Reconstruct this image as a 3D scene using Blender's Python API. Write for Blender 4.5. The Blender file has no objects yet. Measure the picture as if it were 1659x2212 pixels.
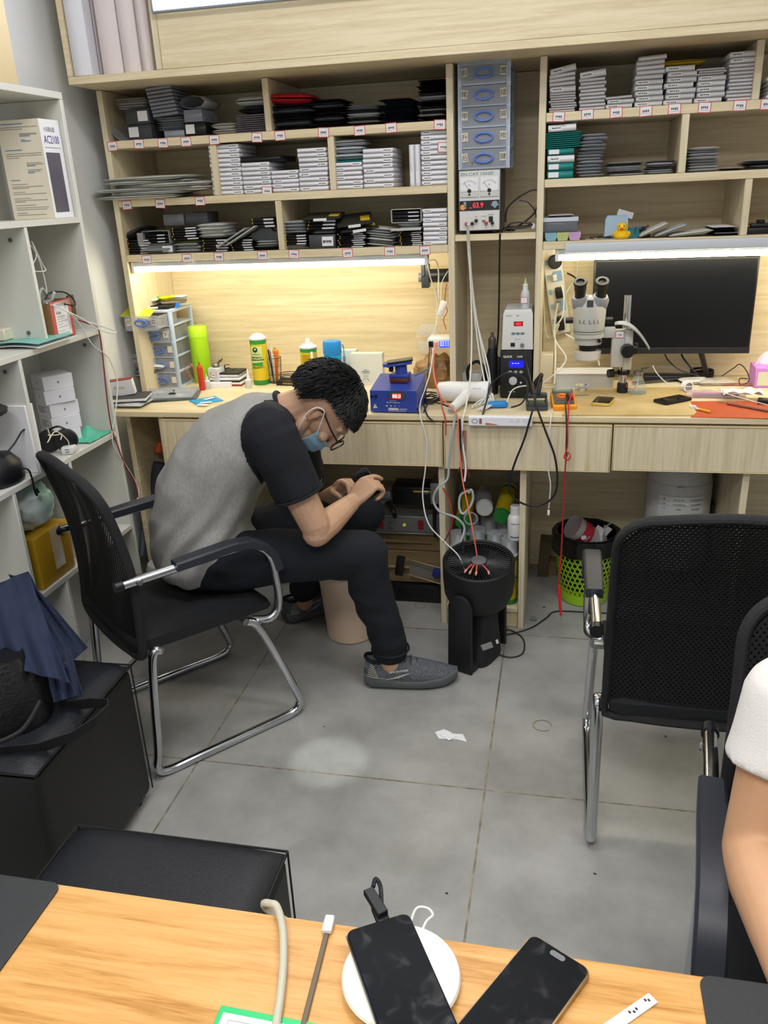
import bpy, bmesh, math, random
from mathutils import Vector, Matrix, Euler, noise
S = bpy.context.scene
COL = S.collection
random.seed(7)
R = math.radians
PI = math.pi

# ---------------- camera ----------------
F_PX, YAW, PITCH, ROLL, CAMH = 1769.2, -0.2219761, 0.37479885, -0.04661294, 1.45
def _axes():
    cy, sy, cp, sp, cr, sr = math.cos(YAW), math.sin(YAW), math.cos(PITCH), math.sin(PITCH), math.cos(ROLL), math.sin(ROLL)
    fwd = Vector((sy*cp, cy*cp, -sp)); right = Vector((cy, -sy, 0)); up = right.cross(fwd)
    return right*cr + up*sr, -(-right*sr + up*cr), fwd
AX, AD, AF = _axes()
CP = Vector((0, 0, CAMH))
cam = bpy.data.cameras.new('camera'); camo = bpy.data.objects.new('camera', cam); COL.objects.link(camo)
camo.matrix_world = Matrix(((AX.x, -AD.x, -AF.x, 0), (AX.y, -AD.y, -AF.y, 0), (AX.z, -AD.z, -AF.z, CAMH), (0, 0, 0, 1)))
cam.sensor_fit = 'VERTICAL'; cam.sensor_height = 36; cam.lens = F_PX/2212*36; cam.clip_start = .02
S.camera = camo
def ray(px, py): return AX*((px-829.5)/F_PX) + AD*((py-1106)/F_PX) + AF
def pl(px, py, ax, v):
    d = ray(px, py); return CP + d*((v-CP[ax])/d[ax])
def PX(a, b, x): return pl(a, b, 0, x)
def PY(a, b, y): return pl(a, b, 1, y)
def PZ(a, b, z): return pl(a, b, 2, z)

# ---------------- light and exposure ----------------
S.view_settings.view_transform = 'Standard'; S.view_settings.look = 'None'
S.view_settings.gamma = 1; S.view_settings.use_curve_mapping = False
S.view_settings.exposure = 0.0
w = bpy.data.worlds.new('world'); S.world = w; w.use_nodes = True
w.node_tree.nodes['Background'].inputs[0].default_value = (.9, .92, .92, 1)
w.node_tree.nodes['Background'].inputs[1].default_value = .12
def area(name, loc, sx, sy, power, col, rot=(0, 0, 0)):
    l = bpy.data.lights.new(name, 'AREA'); l.shape = 'RECTANGLE'; l.size = sx; l.size_y = sy
    l.energy = power; l.color = col
    o = bpy.data.objects.new(name, l); o.location = loc; o.rotation_euler = rot; COL.objects.link(o); return o
area('ceiling_lamp', (-.35, 1.55, 2.72), 1.1, .30, 17, (1, .985, .96))
area('ceiling_lamp', (.9, .9, 2.72), 1.1, .30, 17, (1, .985, .96))
area('ceiling_lamp', (-.35, -.3, 2.60), 1.2, .40, 37, (1, .985, .96))
sl = bpy.data.lights.new('added_floor_spot', 'SPOT'); sl.energy = 140; sl.spot_size = R(5.4); sl.spot_blend = .7; sl.color = (.95, 1, .98); sl.shadow_soft_size = .01  # added narrow beam for the bright floor patch, no such fitting known
so = bpy.data.objects.new('added_floor_spot', sl); so.location = (-.585, 1.755, 2.7); COL.objects.link(so)
TUBE_E, BOX_E = 40.0, 6.0

# ---------------- helpers ----------------
def lin(c):
    if isinstance(c, str): c = [int(c[i:i+2], 16) for i in (0, 2, 4)]
    return tuple(((v/255)/12.92 if v/255 <= .04045 else ((v/255+.055)/1.055)**2.4) for v in c) + (1,)
MATS = {}
def mat(name, c='808080', r=.5, m=0, emit=0, trans=0, alpha=1, coat=0, var=0, vs=8, vst=(1, 1, 1), bump=0, bs=200, bst=(1, 1, 1), c2=None, ior=1.45, sheen=0, sss=0):
    if name in MATS: return MATS[name]
    M = bpy.data.materials.new(name); M.use_nodes = True; nt = M.node_tree; N = nt.nodes; L = nt.links
    b = N['Principled BSDF']; col = lin(c)
    b.inputs['Base Color'].default_value = col; b.inputs['Roughness'].default_value = r; b.inputs['Metallic'].default_value = m
    b.inputs['IOR'].default_value = ior
    if coat: b.inputs['Coat Weight'].default_value = coat
    if trans: b.inputs['Transmission Weight'].default_value = trans
    if alpha < 1: b.inputs['Alpha'].default_value = alpha
    if sheen: b.inputs['Sheen Weight'].default_value = sheen
    if sss: b.inputs['Subsurface Weight'].default_value = sss; b.inputs['Subsurface Scale'].default_value = .01
    if emit: b.inputs['Emission Color'].default_value = col; b.inputs['Emission Strength'].default_value = emit
    def coords(st):
        tc = N.new('ShaderNodeTexCoord'); mp = N.new('ShaderNodeMapping'); mp.inputs['Scale'].default_value = st
        L.new(tc.outputs['Object'], mp.inputs[0]); return mp.outputs[0]
    if var or c2:
        n = N.new('ShaderNodeTexNoise'); n.inputs['Scale'].default_value = vs; n.inputs['Detail'].default_value = 5
        L.new(coords(vst), n.inputs['Vector'])
        rp = N.new('ShaderNodeValToRGB'); rp.color_ramp.elements[0].position = .32; rp.color_ramp.elements[1].position = .68
        a = lin(c2) if c2 else tuple(v*(1-var) for v in col[:3])+(1,)
        bb = col if c2 else tuple(min(1, v*(1+var)) for v in col[:3])+(1,)
        rp.color_ramp.elements[0].color = a; rp.color_ramp.elements[1].color = bb
        L.new(n.outputs['Fac'], rp.inputs[0]); L.new(rp.outputs[0], b.inputs['Base Color'])
    if bump:
        n = N.new('ShaderNodeTexNoise'); n.inputs['Scale'].default_value = bs; n.inputs['Detail'].default_value = 3
        L.new(coords(bst), n.inputs['Vector'])
        bp = N.new('ShaderNodeBump'); bp.inputs['Strength'].default_value = bump; bp.inputs['Distance'].default_value = .004
        L.new(n.outputs['Fac'], bp.inputs['Height']); L.new(bp.outputs[0], b.inputs['Normal'])
    MATS[name] = M; return M
def wood(name, c1, c2, st, sc=3.0, r=.45, c3=None):
    M = mat(name, c1, r); nt = M.node_tree; N = nt.nodes; L = nt.links; b = N['Principled BSDF']
    tc = N.new('ShaderNodeTexCoord'); mp = N.new('ShaderNodeMapping'); mp.inputs['Scale'].default_value = st
    L.new(tc.outputs['Object'], mp.inputs[0])
    n1 = N.new('ShaderNodeTexNoise'); n1.inputs['Scale'].default_value = sc; n1.inputs['Detail'].default_value = 7; n1.inputs['Distortion'].default_value = .9
    n2 = N.new('ShaderNodeTexNoise'); n2.inputs['Scale'].default_value = sc*9; n2.inputs['Detail'].default_value = 3
    L.new(mp.outputs[0], n1.inputs['Vector']); L.new(mp.outputs[0], n2.inputs['Vector'])
    ad = N.new('ShaderNodeMath'); ad.operation = 'MULTIPLY_ADD'; ad.inputs[1].default_value = .35
    L.new(n2.outputs['Fac'], ad.inputs[0]); L.new(n1.outputs['Fac'], ad.inputs[2])
    rp = N.new('ShaderNodeValToRGB'); e = rp.color_ramp.elements
    e[0].position = .45; e[0].color = lin(c2); e[1].position = .80; e[1].color = lin(c1)
    if c3:
        x = e.new(.62); x.color = lin(c3)
    L.new(ad.outputs[0], rp.inputs[0]); L.new(rp.outputs[0], b.inputs['Base Color'])
    return M

class G:
    """collects shapes into one mesh"""
    def __init__(s): s.bm = bmesh.new(); s.T = Matrix(); s.mi = 0
    def _v(s, p): return s.bm.verts.new(s.T @ Vector(p))
    def _f(s, vs):
        try: f = s.bm.faces.new(vs); f.material_index = s.mi; return f
        except ValueError: return None
    def box(s, a, b, bev=0, m=None):
        x0, y0, z0 = a; x1, y1, z1 = b
        x0, x1 = sorted((x0, x1)); y0, y1 = sorted((y0, y1)); z0, z1 = sorted((z0, z1))
        T = s.T; 
        if m is not None: s.T = s.T @ m
        vs = [s._v((x, y, z)) for x in (x0, x1) for y in (y0, y1) for z in (z0, z1)]
        s.T = T
        fs = [s._f([vs[i] for i in q]) for q in ((0, 1, 3, 2), (4, 6, 7, 5), (0, 4, 5, 1), (2, 3, 7, 6), (0, 2, 6, 4), (1, 5, 7, 3))]
        if bev:
            bev = min(bev, .45*min(x1-x0, y1-y0, z1-z0))
            es = list({e for f in fs for e in f.edges})
            r = bmesh.ops.bevel(s.bm, geom=es, offset=bev, segments=2 if bev > .0025 else 1, affect='EDGES', profile=.5)
            for f in r['faces']: f.material_index = s.mi
        return s
    def cbox(s, c, d, bev=0, rot=None):
        m = Matrix.Translation(c)
        if rot is not None: m = m @ (Euler(rot).to_matrix().to_4x4() if not isinstance(rot, Matrix) else rot)
        return s.box((-d[0]/2, -d[1]/2, -d[2]/2), (d[0]/2, d[1]/2, d[2]/2), bev, m)
    def rings(s, rs, close=True, caps=True):
        vr = [[s._v(p) for p in r] for r in rs]
        n = len(vr[0])
        for a, b in zip(vr, vr[1:]):
            for i in range(n if close else n-1):
                j = (i+1) % n; s._f((a[i], a[j], b[j], b[i]))
        if caps and close: s._f(vr[0][::-1]); s._f(vr[-1])
        return s
    def lathe(s, prof, n=24, m=None, caps=True, sx=1, sy=1):
        T = s.T
        if m is not None: s.T = s.T @ m
        s.rings([[(r*math.cos(2*PI*i/n)*sx, r*math.sin(2*PI*i/n)*sy, z) for i in range(n)] for r, z in [(max(r, 1e-5), z) for r, z in prof]], caps=caps)
        s.T = T; return s
    def cyl(s, p0, p1, r0, r1=None, n=16):
        p0 = Vector(p0); p1 = Vector(p1); r1 = r0 if r1 is None else r1
        q = (p1-p0).to_track_quat('Z', 'Y').to_matrix().to_4x4(); L = (p1-p0).length
        return s.lathe([(r0, 0), (r1, L)], n, Matrix.Translation(p0) @ q)
    def tube(s, pts, r=.003, n=8, res=6, sq=1, caps=True, closed=False):
        P = [Vector(p) for p in pts]; out = []; rr = []
        rad = r if isinstance(r, (list, tuple)) else [r]*len(P)
        if closed: P = [P[-1]]+P+[P[0], P[1]]; rad = [rad[-1]]+list(rad)+[rad[0], rad[1]]
        rng = range(1, len(P)-2) if closed else range(len(P)-1)
        if len(P) == 2: res = 1
        for i in rng:
            a = P[max(i-1, 0)]; b = P[i]; c = P[i+1]; d = P[min(i+2, len(P)-1)]
            for k in range(res):
                t = k/res
                out.append(.5*((2*b)+(c-a)*t+(2*a-5*b+4*c-d)*t*t+(3*b-a-3*c+d)*t**3)); rr.append(rad[i]*(1-t)+rad[i+1]*t)
        if not closed: out.append(P[-1]); rr.append(rad[-1])
        N = len(out); tg = []
        for i in range(N):
            a = out[i-1] if (i > 0 or closed) else out[0]; b = out[(i+1) % N] if (i < N-1 or closed) else out[-1]
            t = (b-a); tg.append(t.normalized() if t.length > 1e-9 else (tg[-1] if tg else Vector((0, 0, 1))))
        u = tg[0].orthogonal().normalized(); rs = []
        if abs(tg[0].z) < .95: u = tg[0].cross(Vector((0, 0, 1))).normalized()
        for i in range(N):
            u = (u-tg[i]*u.dot(tg[i]));
            if u.length < 1e-6: u = tg[i].orthogonal()
            u.normalize(); v = tg[i].cross(u)
            rs.append([tuple(out[i]+u*(math.cos(2*PI*k/n)*rr[i])+v*(math.sin(2*PI*k/n)*rr[i]*sq)) for k in range(n)])
        if closed: rs.append(rs[0]); return s.rings(rs, caps=False)
        return s.rings(rs, caps=caps)
    def prism(s, poly, z0, z1, m=None, bev=0):
        T = s.T
        if m is not None: s.T = s.T @ m
        a = [s._v((x, y, z0)) for x, y in poly]; b = [s._v((x, y, z1)) for x, y in poly]; n = len(poly)
        fs = [s._f(a[::-1]), s._f(b)] + [s._f((a[i], a[(i+1) % n], b[(i+1) % n], b[i])) for i in range(n)]
        s.T = T
        if bev:
            es = list({e for f in (fs[0], fs[1]) if f for e in f.edges})
            r = bmesh.ops.bevel(s.bm, geom=es, offset=bev, segments=2, affect='EDGES', profile=.5)
            for f in r['faces']: f.material_index = s.mi
        return s
    def ball(s, c, r, n=16, m=None):
        if not isinstance(r, (tuple, list)): r = (r, r, r)
        T = s.T; s.T = s.T @ Matrix.Translation(c)
        if m is not None: s.T = s.T @ m
        h = max(6, n//2)
        s.rings([[(r[0]*math.sin(PI*j/h)*math.cos(2*PI*i/n), r[1]*math.sin(PI*j/h)*math.sin(2*PI*i/n), -r[2]*math.cos(PI*j/h)) for i in range(n)] for j in [.03]+list(range(1, h))+[h-.03]])
        s.T = T; return s
    def grid(s, f, nu, nv, th=0):
        """sheet from f(u,v); th>0 gives it thickness"""
        P = [[s._v(f(i/nu, j/nv)) for j in range(nv+1)] for i in range(nu+1)]
        fs = [s._f((P[i][j], P[i+1][j], P[i+1][j+1], P[i][j+1])) for i in range(nu) for j in range(nv)]
        if th:
            s.bm.normal_update()
            bmesh.ops.solidify(s.bm, geom=[f for f in fs if f], thickness=th)
        return s
    def mesh(s, name, mats, ang=38):
        bmesh.ops.recalc_face_normals(s.bm, faces=s.bm.faces)
        me = bpy.data.meshes.new(name)
        a = math.radians(ang)
        for e in s.bm.edges: e.smooth = len(e.link_faces) == 2 and e.calc_face_angle(9) < a
        for f in s.bm.faces: f.smooth = True
        s.bm.to_mesh(me); s.bm.free()
        for m in (mats if isinstance(mats, (list, tuple)) else [mats]): me.materials.append(m)
        return me
    def obj(s, name, mats, parent=None, loc=None, rot=None, ang=38):
        o = bpy.data.objects.new(name, s.mesh(name, mats, ang)); COL.objects.link(o)
        if parent: o.parent = parent
        if loc is not None: o.location = loc
        if rot is not None: o.rotation_euler = rot
        return o
def tag(o, label=None, cat=None, group=None, kind=None):
    if label: o['label'] = label
    if cat: o['category'] = cat
    if group: o['group'] = group
    if kind: o['kind'] = kind
    return o
def thing(name, label, cat, loc=(0, 0, 0), rz=0, group=None, rot=None):
    o = bpy.data.objects.new(name, None); COL.objects.link(o); o.empty_display_size = .05
    o.location = loc; o.rotation_euler = rot if rot else (0, 0, rz)
    return tag(o, label, cat, group)
def copy_tree(o, parent=None):
    c = o.copy(); COL.objects.link(c)
    if parent: c.parent = parent
    for ch in list(o.children): copy_tree(ch, c)
    return c
def text(s, size, m, parent, loc, rot=(PI/2, 0, 0), name='lettering', ext=.0002, sx=1, align='LEFT', bold=0):
    cu = bpy.data.curves.new('t', 'FONT'); cu.body = s; cu.size = size; cu.extrude = ext; cu.align_x = align; cu.resolution_u = 2; cu.offset = bold
    o = bpy.data.objects.new('t', cu); me = bpy.data.meshes.new_from_object(o)
    bpy.data.objects.remove(o); me.materials.clear(); me.materials.append(m)
    t = bpy.data.objects.new(name, me); COL.objects.link(t); t.location = loc; t.rotation_euler = rot; t.scale = (sx, 1, 1)
    if parent: t.parent = parent
    return t
def rotm(x=0, y=0, z=0): return Euler((x, y, z)).to_matrix().to_4x4()
def TR(*v): return Matrix.Translation(Vector(v))
ORD = ['bottom'] + [q+' up' for q in 'second third fourth fifth sixth seventh eighth ninth tenth eleventh twelfth thirteenth fourteenth fifteenth sixteenth'.split()]
def nth(i, n): return 'topmost' if i == n-1 else ORD[i]

# ---------------- materials ----------------
m_ply = wood('pale_board', 'E4D6B6', 'CDBB97', (1.2, 6, 26), 2.2, .42, 'DACAA6')
m_plyv = wood('pale_board_upright_grain', 'E0D4B8', 'C9B895', (30, 8, 1.0), 2.0, .42, 'D6C8A8')
m_edge = mat('board_edge_band', 'DCC9A0', .45, var=.05, vs=30, vst=(.3, 1, 1))
m_white = mat('white_board', 'D2D2CB', .4)
m_wallp = mat('white_paint', 'DDE0E2', .6, bump=.05, bs=60)
m_black = mat('black_plastic', '141519', .38)
m_blackm = mat('black_matte_plastic', '191A1C', .55, bump=.1, bs=400)
m_chrome = mat('chrome', 'C9CBD0', .14, 1)
m_steel = mat('brushed_steel', '9A9A98', .35, 1)
m_paper = mat('white_paper', 'E6E6EA', .6)
m_red = mat('red_ink', 'D24545', .5)
m_ink = mat('dark_ink', '2A2A30', .6)
m_grey = mat('grey_plastic', '6C7074', .45)
m_wplas = mat('white_plastic', 'E2E3E4', .3)
m_orange = mat('orange_wire', 'F2836A', .4)
m_wire = mat('white_wire', 'D8DAD4', .4)
m_bwire = mat('black_wire', '17181C', .4)
m_gwire = mat('grey_wire', 'A3A6A8', .45)
m_rwire = mat('red_wire', 'B02428', .4)
m_clear = mat('clear_plastic', 'E8EEF4', .15, alpha=.28)
m_wrap = mat('bubble_wrap', 'C9CCD0', .25, alpha=.78, bump=.7, bs=120)

# ---------------- room ----------------
def struct(g, name, m, kind='structure'):
    o = g.obj(name, m); o['kind'] = kind; return o
XW, YB, YC, YD, ZD = -1.60, 3.13, 2.78, 2.53, .77
def floor_mat():
    M = mat('grey_floor_tile', '8E9193', .33, bump=.03, bs=40); nt = M.node_tree; N = nt.nodes; L = nt.links; b = N['Principled BSDF']
    tc = N.new('ShaderNodeTexCoord'); sp = N.new('ShaderNodeSeparateXYZ'); L.new(tc.outputs['Object'], sp.inputs[0])
    def line(o, off, per):
        a = N.new('ShaderNodeMath'); a.operation = 'SUBTRACT'; a.inputs[1].default_value = off; L.new(sp.outputs[o], a.inputs[0])
        p = N.new('ShaderNodeMath'); p.operation = 'PINGPONG'; p.inputs[1].default_value = per/2; L.new(a.outputs[0], p.inputs[0])
        c = N.new('ShaderNodeMath'); c.operation = 'LESS_THAN'; c.inputs[1].default_value = .0026; L.new(p.outputs[0], c.inputs[0]); return c.outputs[0]
    mx = N.new('ShaderNodeMath'); mx.operation = 'MAXIMUM'; L.new(line('X', -.153, .79), mx.inputs[0]); L.new(line('Y', 1.706, .80), mx.inputs[1])
    n = N.new('ShaderNodeTexNoise'); n.inputs['Scale'].default_value = 3.2; n.inputs['Detail'].default_value = 8; n.inputs['Roughness'].default_value = .6
    L.new(tc.outputs['Object'], n.inputs['Vector'])
    rp = N.new('ShaderNodeValToRGB'); e = rp.color_ramp.elements; e[0].position = .33; e[0].color = lin('888885'); e[1].position = .68; e[1].color = lin('ACACA9')
    L.new(n.outputs['Fac'], rp.inputs[0])
    n2 = N.new('ShaderNodeTexNoise'); n2.inputs['Scale'].default_value = 30; n2.inputs['Detail'].default_value = 4; L.new(tc.outputs['Object'], n2.inputs['Vector'])
    r2 = N.new('ShaderNodeValToRGB'); r2.color_ramp.elements[0].position = .35; r2.color_ramp.elements[0].color = lin('6A6152'); r2.color_ramp.elements[1].position = .75; r2.color_ramp.elements[1].color = lin('A39C8C')
    L.new(n2.outputs['Fac'], r2.inputs[0])
    mix = N.new('ShaderNodeMix'); mix.data_type = 'RGBA'; L.new(mx.outputs[0], mix.inputs['Factor']); L.new(rp.outputs[0], mix.inputs['A']); L.new(r2.outputs[0], mix.inputs['B'])
    L.new(mix.outputs['Result'], b.inputs['Base Color']); return M
X1, Y0, ZC = 2.6, -1.6, 2.75
struct(G().box((XW-.1, Y0, -.06), (X1, YB+.1, 0)), 'floor', floor_mat())
struct(G().box((XW-.1, Y0, ZC), (X1, YB+.1, ZC+.06)), 'ceiling', m_wallp)
struct(G().box((XW-.1, Y0, 0), (XW, YB+.1, ZC)), 'wall_left', m_wallp)
struct(G().box((XW, YB, 0), (X1, YB+.1, ZC)), 'wall_back', m_wallp)
struct(G().box((X1, Y0, 0), (X1+.1, YB+.1, ZC)), 'wall_right', m_wallp)
struct(G().box((XW-.1, Y0-.1, 0), (X1, Y0, ZC)), 'wall_front', m_wallp)

# ---------------- built-in furniture on the back wall ----------------
E_ = .0008
def cabinet(name, label, x0, x1, z0, z1, side_l=True, side_r=True, top=True):
    t = thing(name, label, 'shelf cabinet', ((x0+x1)/2, YC, z0))
    ox, oz = (x0+x1)/2, z0
    def bp(nm, a, b, m=m_ply):
        G().box((a[0]-ox, a[1]-YC, a[2]-oz), (b[0]-ox, b[1]-YC, b[2]-oz), .0012).obj(nm, m, t)
    return t, bp
XL0, XL1 = -1.539, -.373     # left cabinet
PW = .021
t, bp = cabinet('wall_shelf_cabinet', 'pale wood shelf unit left of the tall middle bay, above the lit recess', XL0, XL1, ZD, 1.8)
yb = YB-.014
bp('side_panel', (XL0, YC, ZD+E_), (XL0+.02, YB-.001, 1.795), m_plyv)
bp('back_panel', (XL0+.02, yb, ZD+E_), (XL1, YB-.001, 1.795))
bp('shelf', (XL0+.021, YC, 1.616), (XL1, yb, 1.641)); bp('shelf', (XL0+.021, YC, 1.431), (XL1, yb, 1.455)); bp('shelf', (XL0+.021, YC, 1.249), (XL1, yb, 1.273))
bp('divider', (-.961, YC+.002, 1.6415), (-.940, yb, 1.795), m_plyv); bp('divider', (-1.160, YC+.002, 1.4555), (-1.139, yb, 1.6155), m_plyv)
bp('divider', (-.757, YC+.002, 1.4555), (-.736, yb, 1.6155), m_plyv); bp('divider', (-.951, YC+.002, 1.2735), (-.930, yb, 1.4305), m_plyv)
XM0, XM1 = -.372, -.070
t, bp = cabinet('tall_shelf_cabinet', 'tall narrow pale wood bay between the two shelf units, holding the power supply', XM0, XM1, ZD, 1.8)
bp('side_panel', (XM0, YC-.002, ZD+E_), (XM0+PW, YB-.001, 1.795), m_plyv); bp('side_panel', (XM1-PW, YC-.002, ZD+E_), (XM1, YB-.001, 1.795), m_plyv)
bp('back_panel', (XM0+PW, yb, ZD+E_), (XM1-PW, YB-.001, 1.795)); bp('shelf', (XM0+PW+.001, YC, 1.283), (XM1-PW-.001, yb, 1.303))
XR0, XR1 = XM1+.001, 1.3
t, bp = cabinet('wall_shelf_cabinet', 'pale wood shelf unit right of the tall middle bay, above the monitor', XR0, XR1, ZD, 1.8)
bp('side_panel', (XR1-.02, YC, ZD+E_), (XR1, YB-.001, 1.795)); bp('back_panel', (XR0, yb, ZD+E_), (XR1-.02, YB-.001, 1.795))
bp('shelf', (XR0, YC, 1.618), (XR1-.021, yb, 1.643)); bp('shelf', (XR0, YC, 1.433), (XR1-.021, yb, 1.457)); bp('shelf', (XR0, YC, 1.249), (XR1-.021, yb, 1.273))
bp('divider', (.508, YC+.002, 1.6435), (.529, yb, 1.795), m_plyv); bp('divider', (.323, YC+.002, 1.4575), (.344, yb, 1.6175), m_plyv); bp('divider', (.516, YC+.002, 1.2735), (.537, yb, 1.4325), m_plyv)
# overhead cabinet
YO = 2.62
t = thing('overhead_cabinet', 'pale wood overhead cabinet with one open end cell of tall white boxes', 'cabinet', (0, YO, 1.7965))
def ob(nm, a, b, m=m_ply): G().box((a[0], a[1]-YO, a[2]-1.7965), (b[0], b[1]-YO, b[2]-1.7965), .0012).obj(nm, m, t)
ob('bottom_board', (XL0, YO, 1.7965), (XR1, YB-.001, 1.8185)); ob('side_panel', (XL0, YO, 1.819), (XL0+.018, YB-.001, 2.5)); ob('divider', (-1.237, YO, 1.819), (-1.217, YB-.001, 2.5), m_plyv)
ob('front_panel', (-1.2165, YO+.001, 1.819), (XR1, YO+.018, 2.5)); ob('back_panel', (XL0+.019, YB-.02, 1.819), (XR1, YB-.001, 2.5)); ob('top_board', (XL0, YO, 2.5005), (XR1, YB-.001, 2.52))
# lit panel on the fascia
t = thing('light_panel', 'bright white lit panel in a thin grey frame at the top of the wood front', 'light', (-.5, YO-.001, 1.964))
g = G(); g.box((-.72, -.02, 0), (.55, -.0005, .006), .001); g.box((-.72, -.02, .40), (.55, -.0005, .406), .001); g.box((-.72, -.02, .006), (-.714, -.0005, .40), .001); g.box((.544, -.02, .006), (.55, -.0005, .40), .001); g.obj('frame', mat('light_frame', '8E96A0', .4, .5), t)
G().box((-.714, -.016, .0061), (.544, -.0006, .3999)).obj('diffuser', mat('lit_diffuser', 'F4F6FF', .5, emit=BOX_E), t)
# LED tubes
def led(x0, x1, y, z, label, housing_h=.018):
    L_ = x1-x0; t = thing('tube_light', label, 'light', ((x0+x1)/2, y, z), group='tube lights under the shelves')
    G().box((-L_/2, -.014, -housing_h), (L_/2, .014, -.0005), .002).obj('housing', mat('lamp_housing', 'C9D2DA', .35), t)
    for sx in (-1, 1): G().box((sx*L_/2, -.016, -housing_h-.020), (sx*L_/2-sx*.012, .016, -.0005), .002).obj('end_cap', m_wplas, t)
    G().cyl((-L_/2+.013, 0, -housing_h-.010), (L_/2-.013, 0, -housing_h-.010), .009, n=16).obj('tube', mat('lit_tube', 'FFF6D8', .4, emit=TUBE_E), t)
led(-1.515, -.443, YC+.03, 1.2485, 'glowing white tube light under the left shelf unit')
led(-.03, 1.25, YC+.03, 1.2485, 'glowing white tube light under the right shelf unit above the monitor')
G().box((0, YC-.0235, 1.238), (1.29, YC-.0008, 1.268), .003).obj('cable_trunking', mat('trunking', 'C6CCD4', .35))
tag(bpy.data.objects['cable_trunking'], 'pale grey cable trunking along the front edge of the shelf above the monitor', 'cable cover')

# workbench
t = thing('workbench', 'long pale wood workbench with three wide drawers along the back wall', 'desk', (0, YD, 0))
def wb(nm, a, b, m=m_ply, bev=.0015): return G().box((a[0], a[1]-YD, a[2]), (b[0], b[1]-YD, b[2]), bev).obj(nm, m, t)
wb('worktop', (XL0, YD, .752), (XR1, YB-.001, ZD), m_ply)
for x in (-1.368, -.385, -.117, .56): wb('leg_panel', (x, YD+.022, .0), (x+.0205, YB-.05, .7515), m_plyv)
wb('leg_panel', (XL0, YD+.1, .0), (XL0+.02, YB-.05, .7515), m_ply)
wb('back_panel', (XL0+.021, YB-.045, 0), (XR1, YB-.03, .7515), m_ply)
wb('bottom_shelf', (-.364, YD+.024, .06), (-.1175, YB-.05, .078)); wb('kick_board', (-.364, YD+.03, .0005), (-.1175, YD+.045, .0595))
def drawer(x0, x1, z0, z1, dy):
    d = wb('drawer_front', (x0, YD-.002-dy, z0), (x1, YD+.018, z1), m_plyv, .0012)
    g = G(); y0 = -.0045-dy
    for a, b in (((x0, y0, z0-.003), (x1, .018, z0-.0004)), ((x0, y0, z1+.0004), (x1, .018, z1+.003)), ((x0-.003, y0, z0-.003), (x0-.0004, .018, z1+.003)), ((x1+.0004, y0, z0-.003), (x1+.003, .018, z1+.003))): g.box(a, b, .0006)
    g.obj('edge_strip', m_edge, d)
drawer(-1.343, -.369, .601, .742, 0); drawer(-.357, .158, .597, .742, .006); drawer(.170, 1.29, .602, .742, 0)

# white cube shelf on the left wall
KS = 1.0386
def ksc(p): return (p[0]*KS, p[1]*KS, max(0, CAMH+(p[2]-CAMH)*KS))
XS, YE = -1.318*KS, 2.202*KS
t = thing('cube_shelf', 'white board cube shelf standing against the left wall with many open cells', 'shelf', (XS, YE, 0))
def ws(nm, a, b):
    a = ksc(a); b = ksc(b); G().box((a[0]-XS, a[1]-YE, a[2]), (b[0]-XS, b[1]-YE, b[2]), .001).obj(nm, m_white, t)
ys0, xw, xs, ye = 1.0, -1.539, -1.318, 2.202
ws('side_panel', (xw, ye-.015, .03), (xs, ye, 1.7085)); ws('side_panel', (xw, ys0, .03), (xs, ys0+.015, 1.7085))
ws('shelf', (xw, ys0, 1.709), (xs, ye, 1.726))
for z in (1.401, 1.095, .786, .480, .065): ws('shelf', (xw+.011, ys0+.0155, z), (xs, ye-.0155, z+.015))
ws('back_panel', (xw, ys0+.0155, .05), (xw+.010, ye-.0155, 1.7085))
def dv(y, z0, z1): ws('divider', (xw+.011, y, z0), (xs-.0005, y+.012, z1))
dv(1.928, 1.1105, 1.4005); dv(1.800, .8015, 1.0945); dv(1.925, .4955, .7855); dv(1.673, .4955, .7855); dv(1.810, .0805, .4795); dv(1.45, 1.1105, 1.4005); dv(1.40, .8015, 1.0945)
m_screw = mat('screw_cam', '7C7A74', .4, .8)
for a, b, yy in ((22, 519, 1.927), (62, 719, 1.927), (183, 745, 2.1865), (11, 803, 1.799), (50, 987, 1.799)):
    p = pl(a, b, 1, yy*KS-.0004); g = G(); g.cyl((p[0]-XS, p[1]-YE, p[2]), (p[0]-XS, p[1]-YE-.002, p[2]), .0055, n=14); g.box((p[0]-XS-.003, p[1]-YE-.0026, p[2]-.0007), (p[0]-XS+.003, p[1]-YE-.002, p[2]+.0007)); g.obj('screw_cap', m_screw, t)

# ---------------- chairs ----------------
def mesh_fabric(name, c, hole, sc):
    M = mat(name, c, .8); nt = M.node_tree; N = nt.nodes; L = nt.links; b = N['Principled BSDF']
    tc = N.new('ShaderNodeTexCoord'); sp = N.new('ShaderNodeSeparateXYZ'); L.new(tc.outputs['Object'], sp.inputs[0])
    def sn(src, k, ph):
        a = N.new('ShaderNodeMath'); a.operation = 'MULTIPLY_ADD'; a.inputs[1].default_value = k; a.inputs[2].default_value = ph; L.new(src, a.inputs[0])
        s_ = N.new('ShaderNodeMath'); s_.operation = 'SINE'; L.new(a.outputs[0], s_.inputs[0]); return s_.outputs[0]
    m1 = N.new('ShaderNodeMath'); m1.operation = 'MULTIPLY'; L.new(sn(sp.outputs['Y'], sc, 0), m1.inputs[0]); L.new(sn(sp.outputs['Z'], sc*.8, 0), m1.inputs[1])
    gt = N.new('ShaderNodeMath'); gt.operation = 'LESS_THAN'; gt.inputs[1].default_value = hole; L.new(m1.outputs[0], gt.inputs[0])
    L.new(gt.outputs[0], b.inputs['Alpha']); return M
m_meshback = mesh_fabric('black_mesh_fabric', '090A0C', .50, 620)
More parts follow.
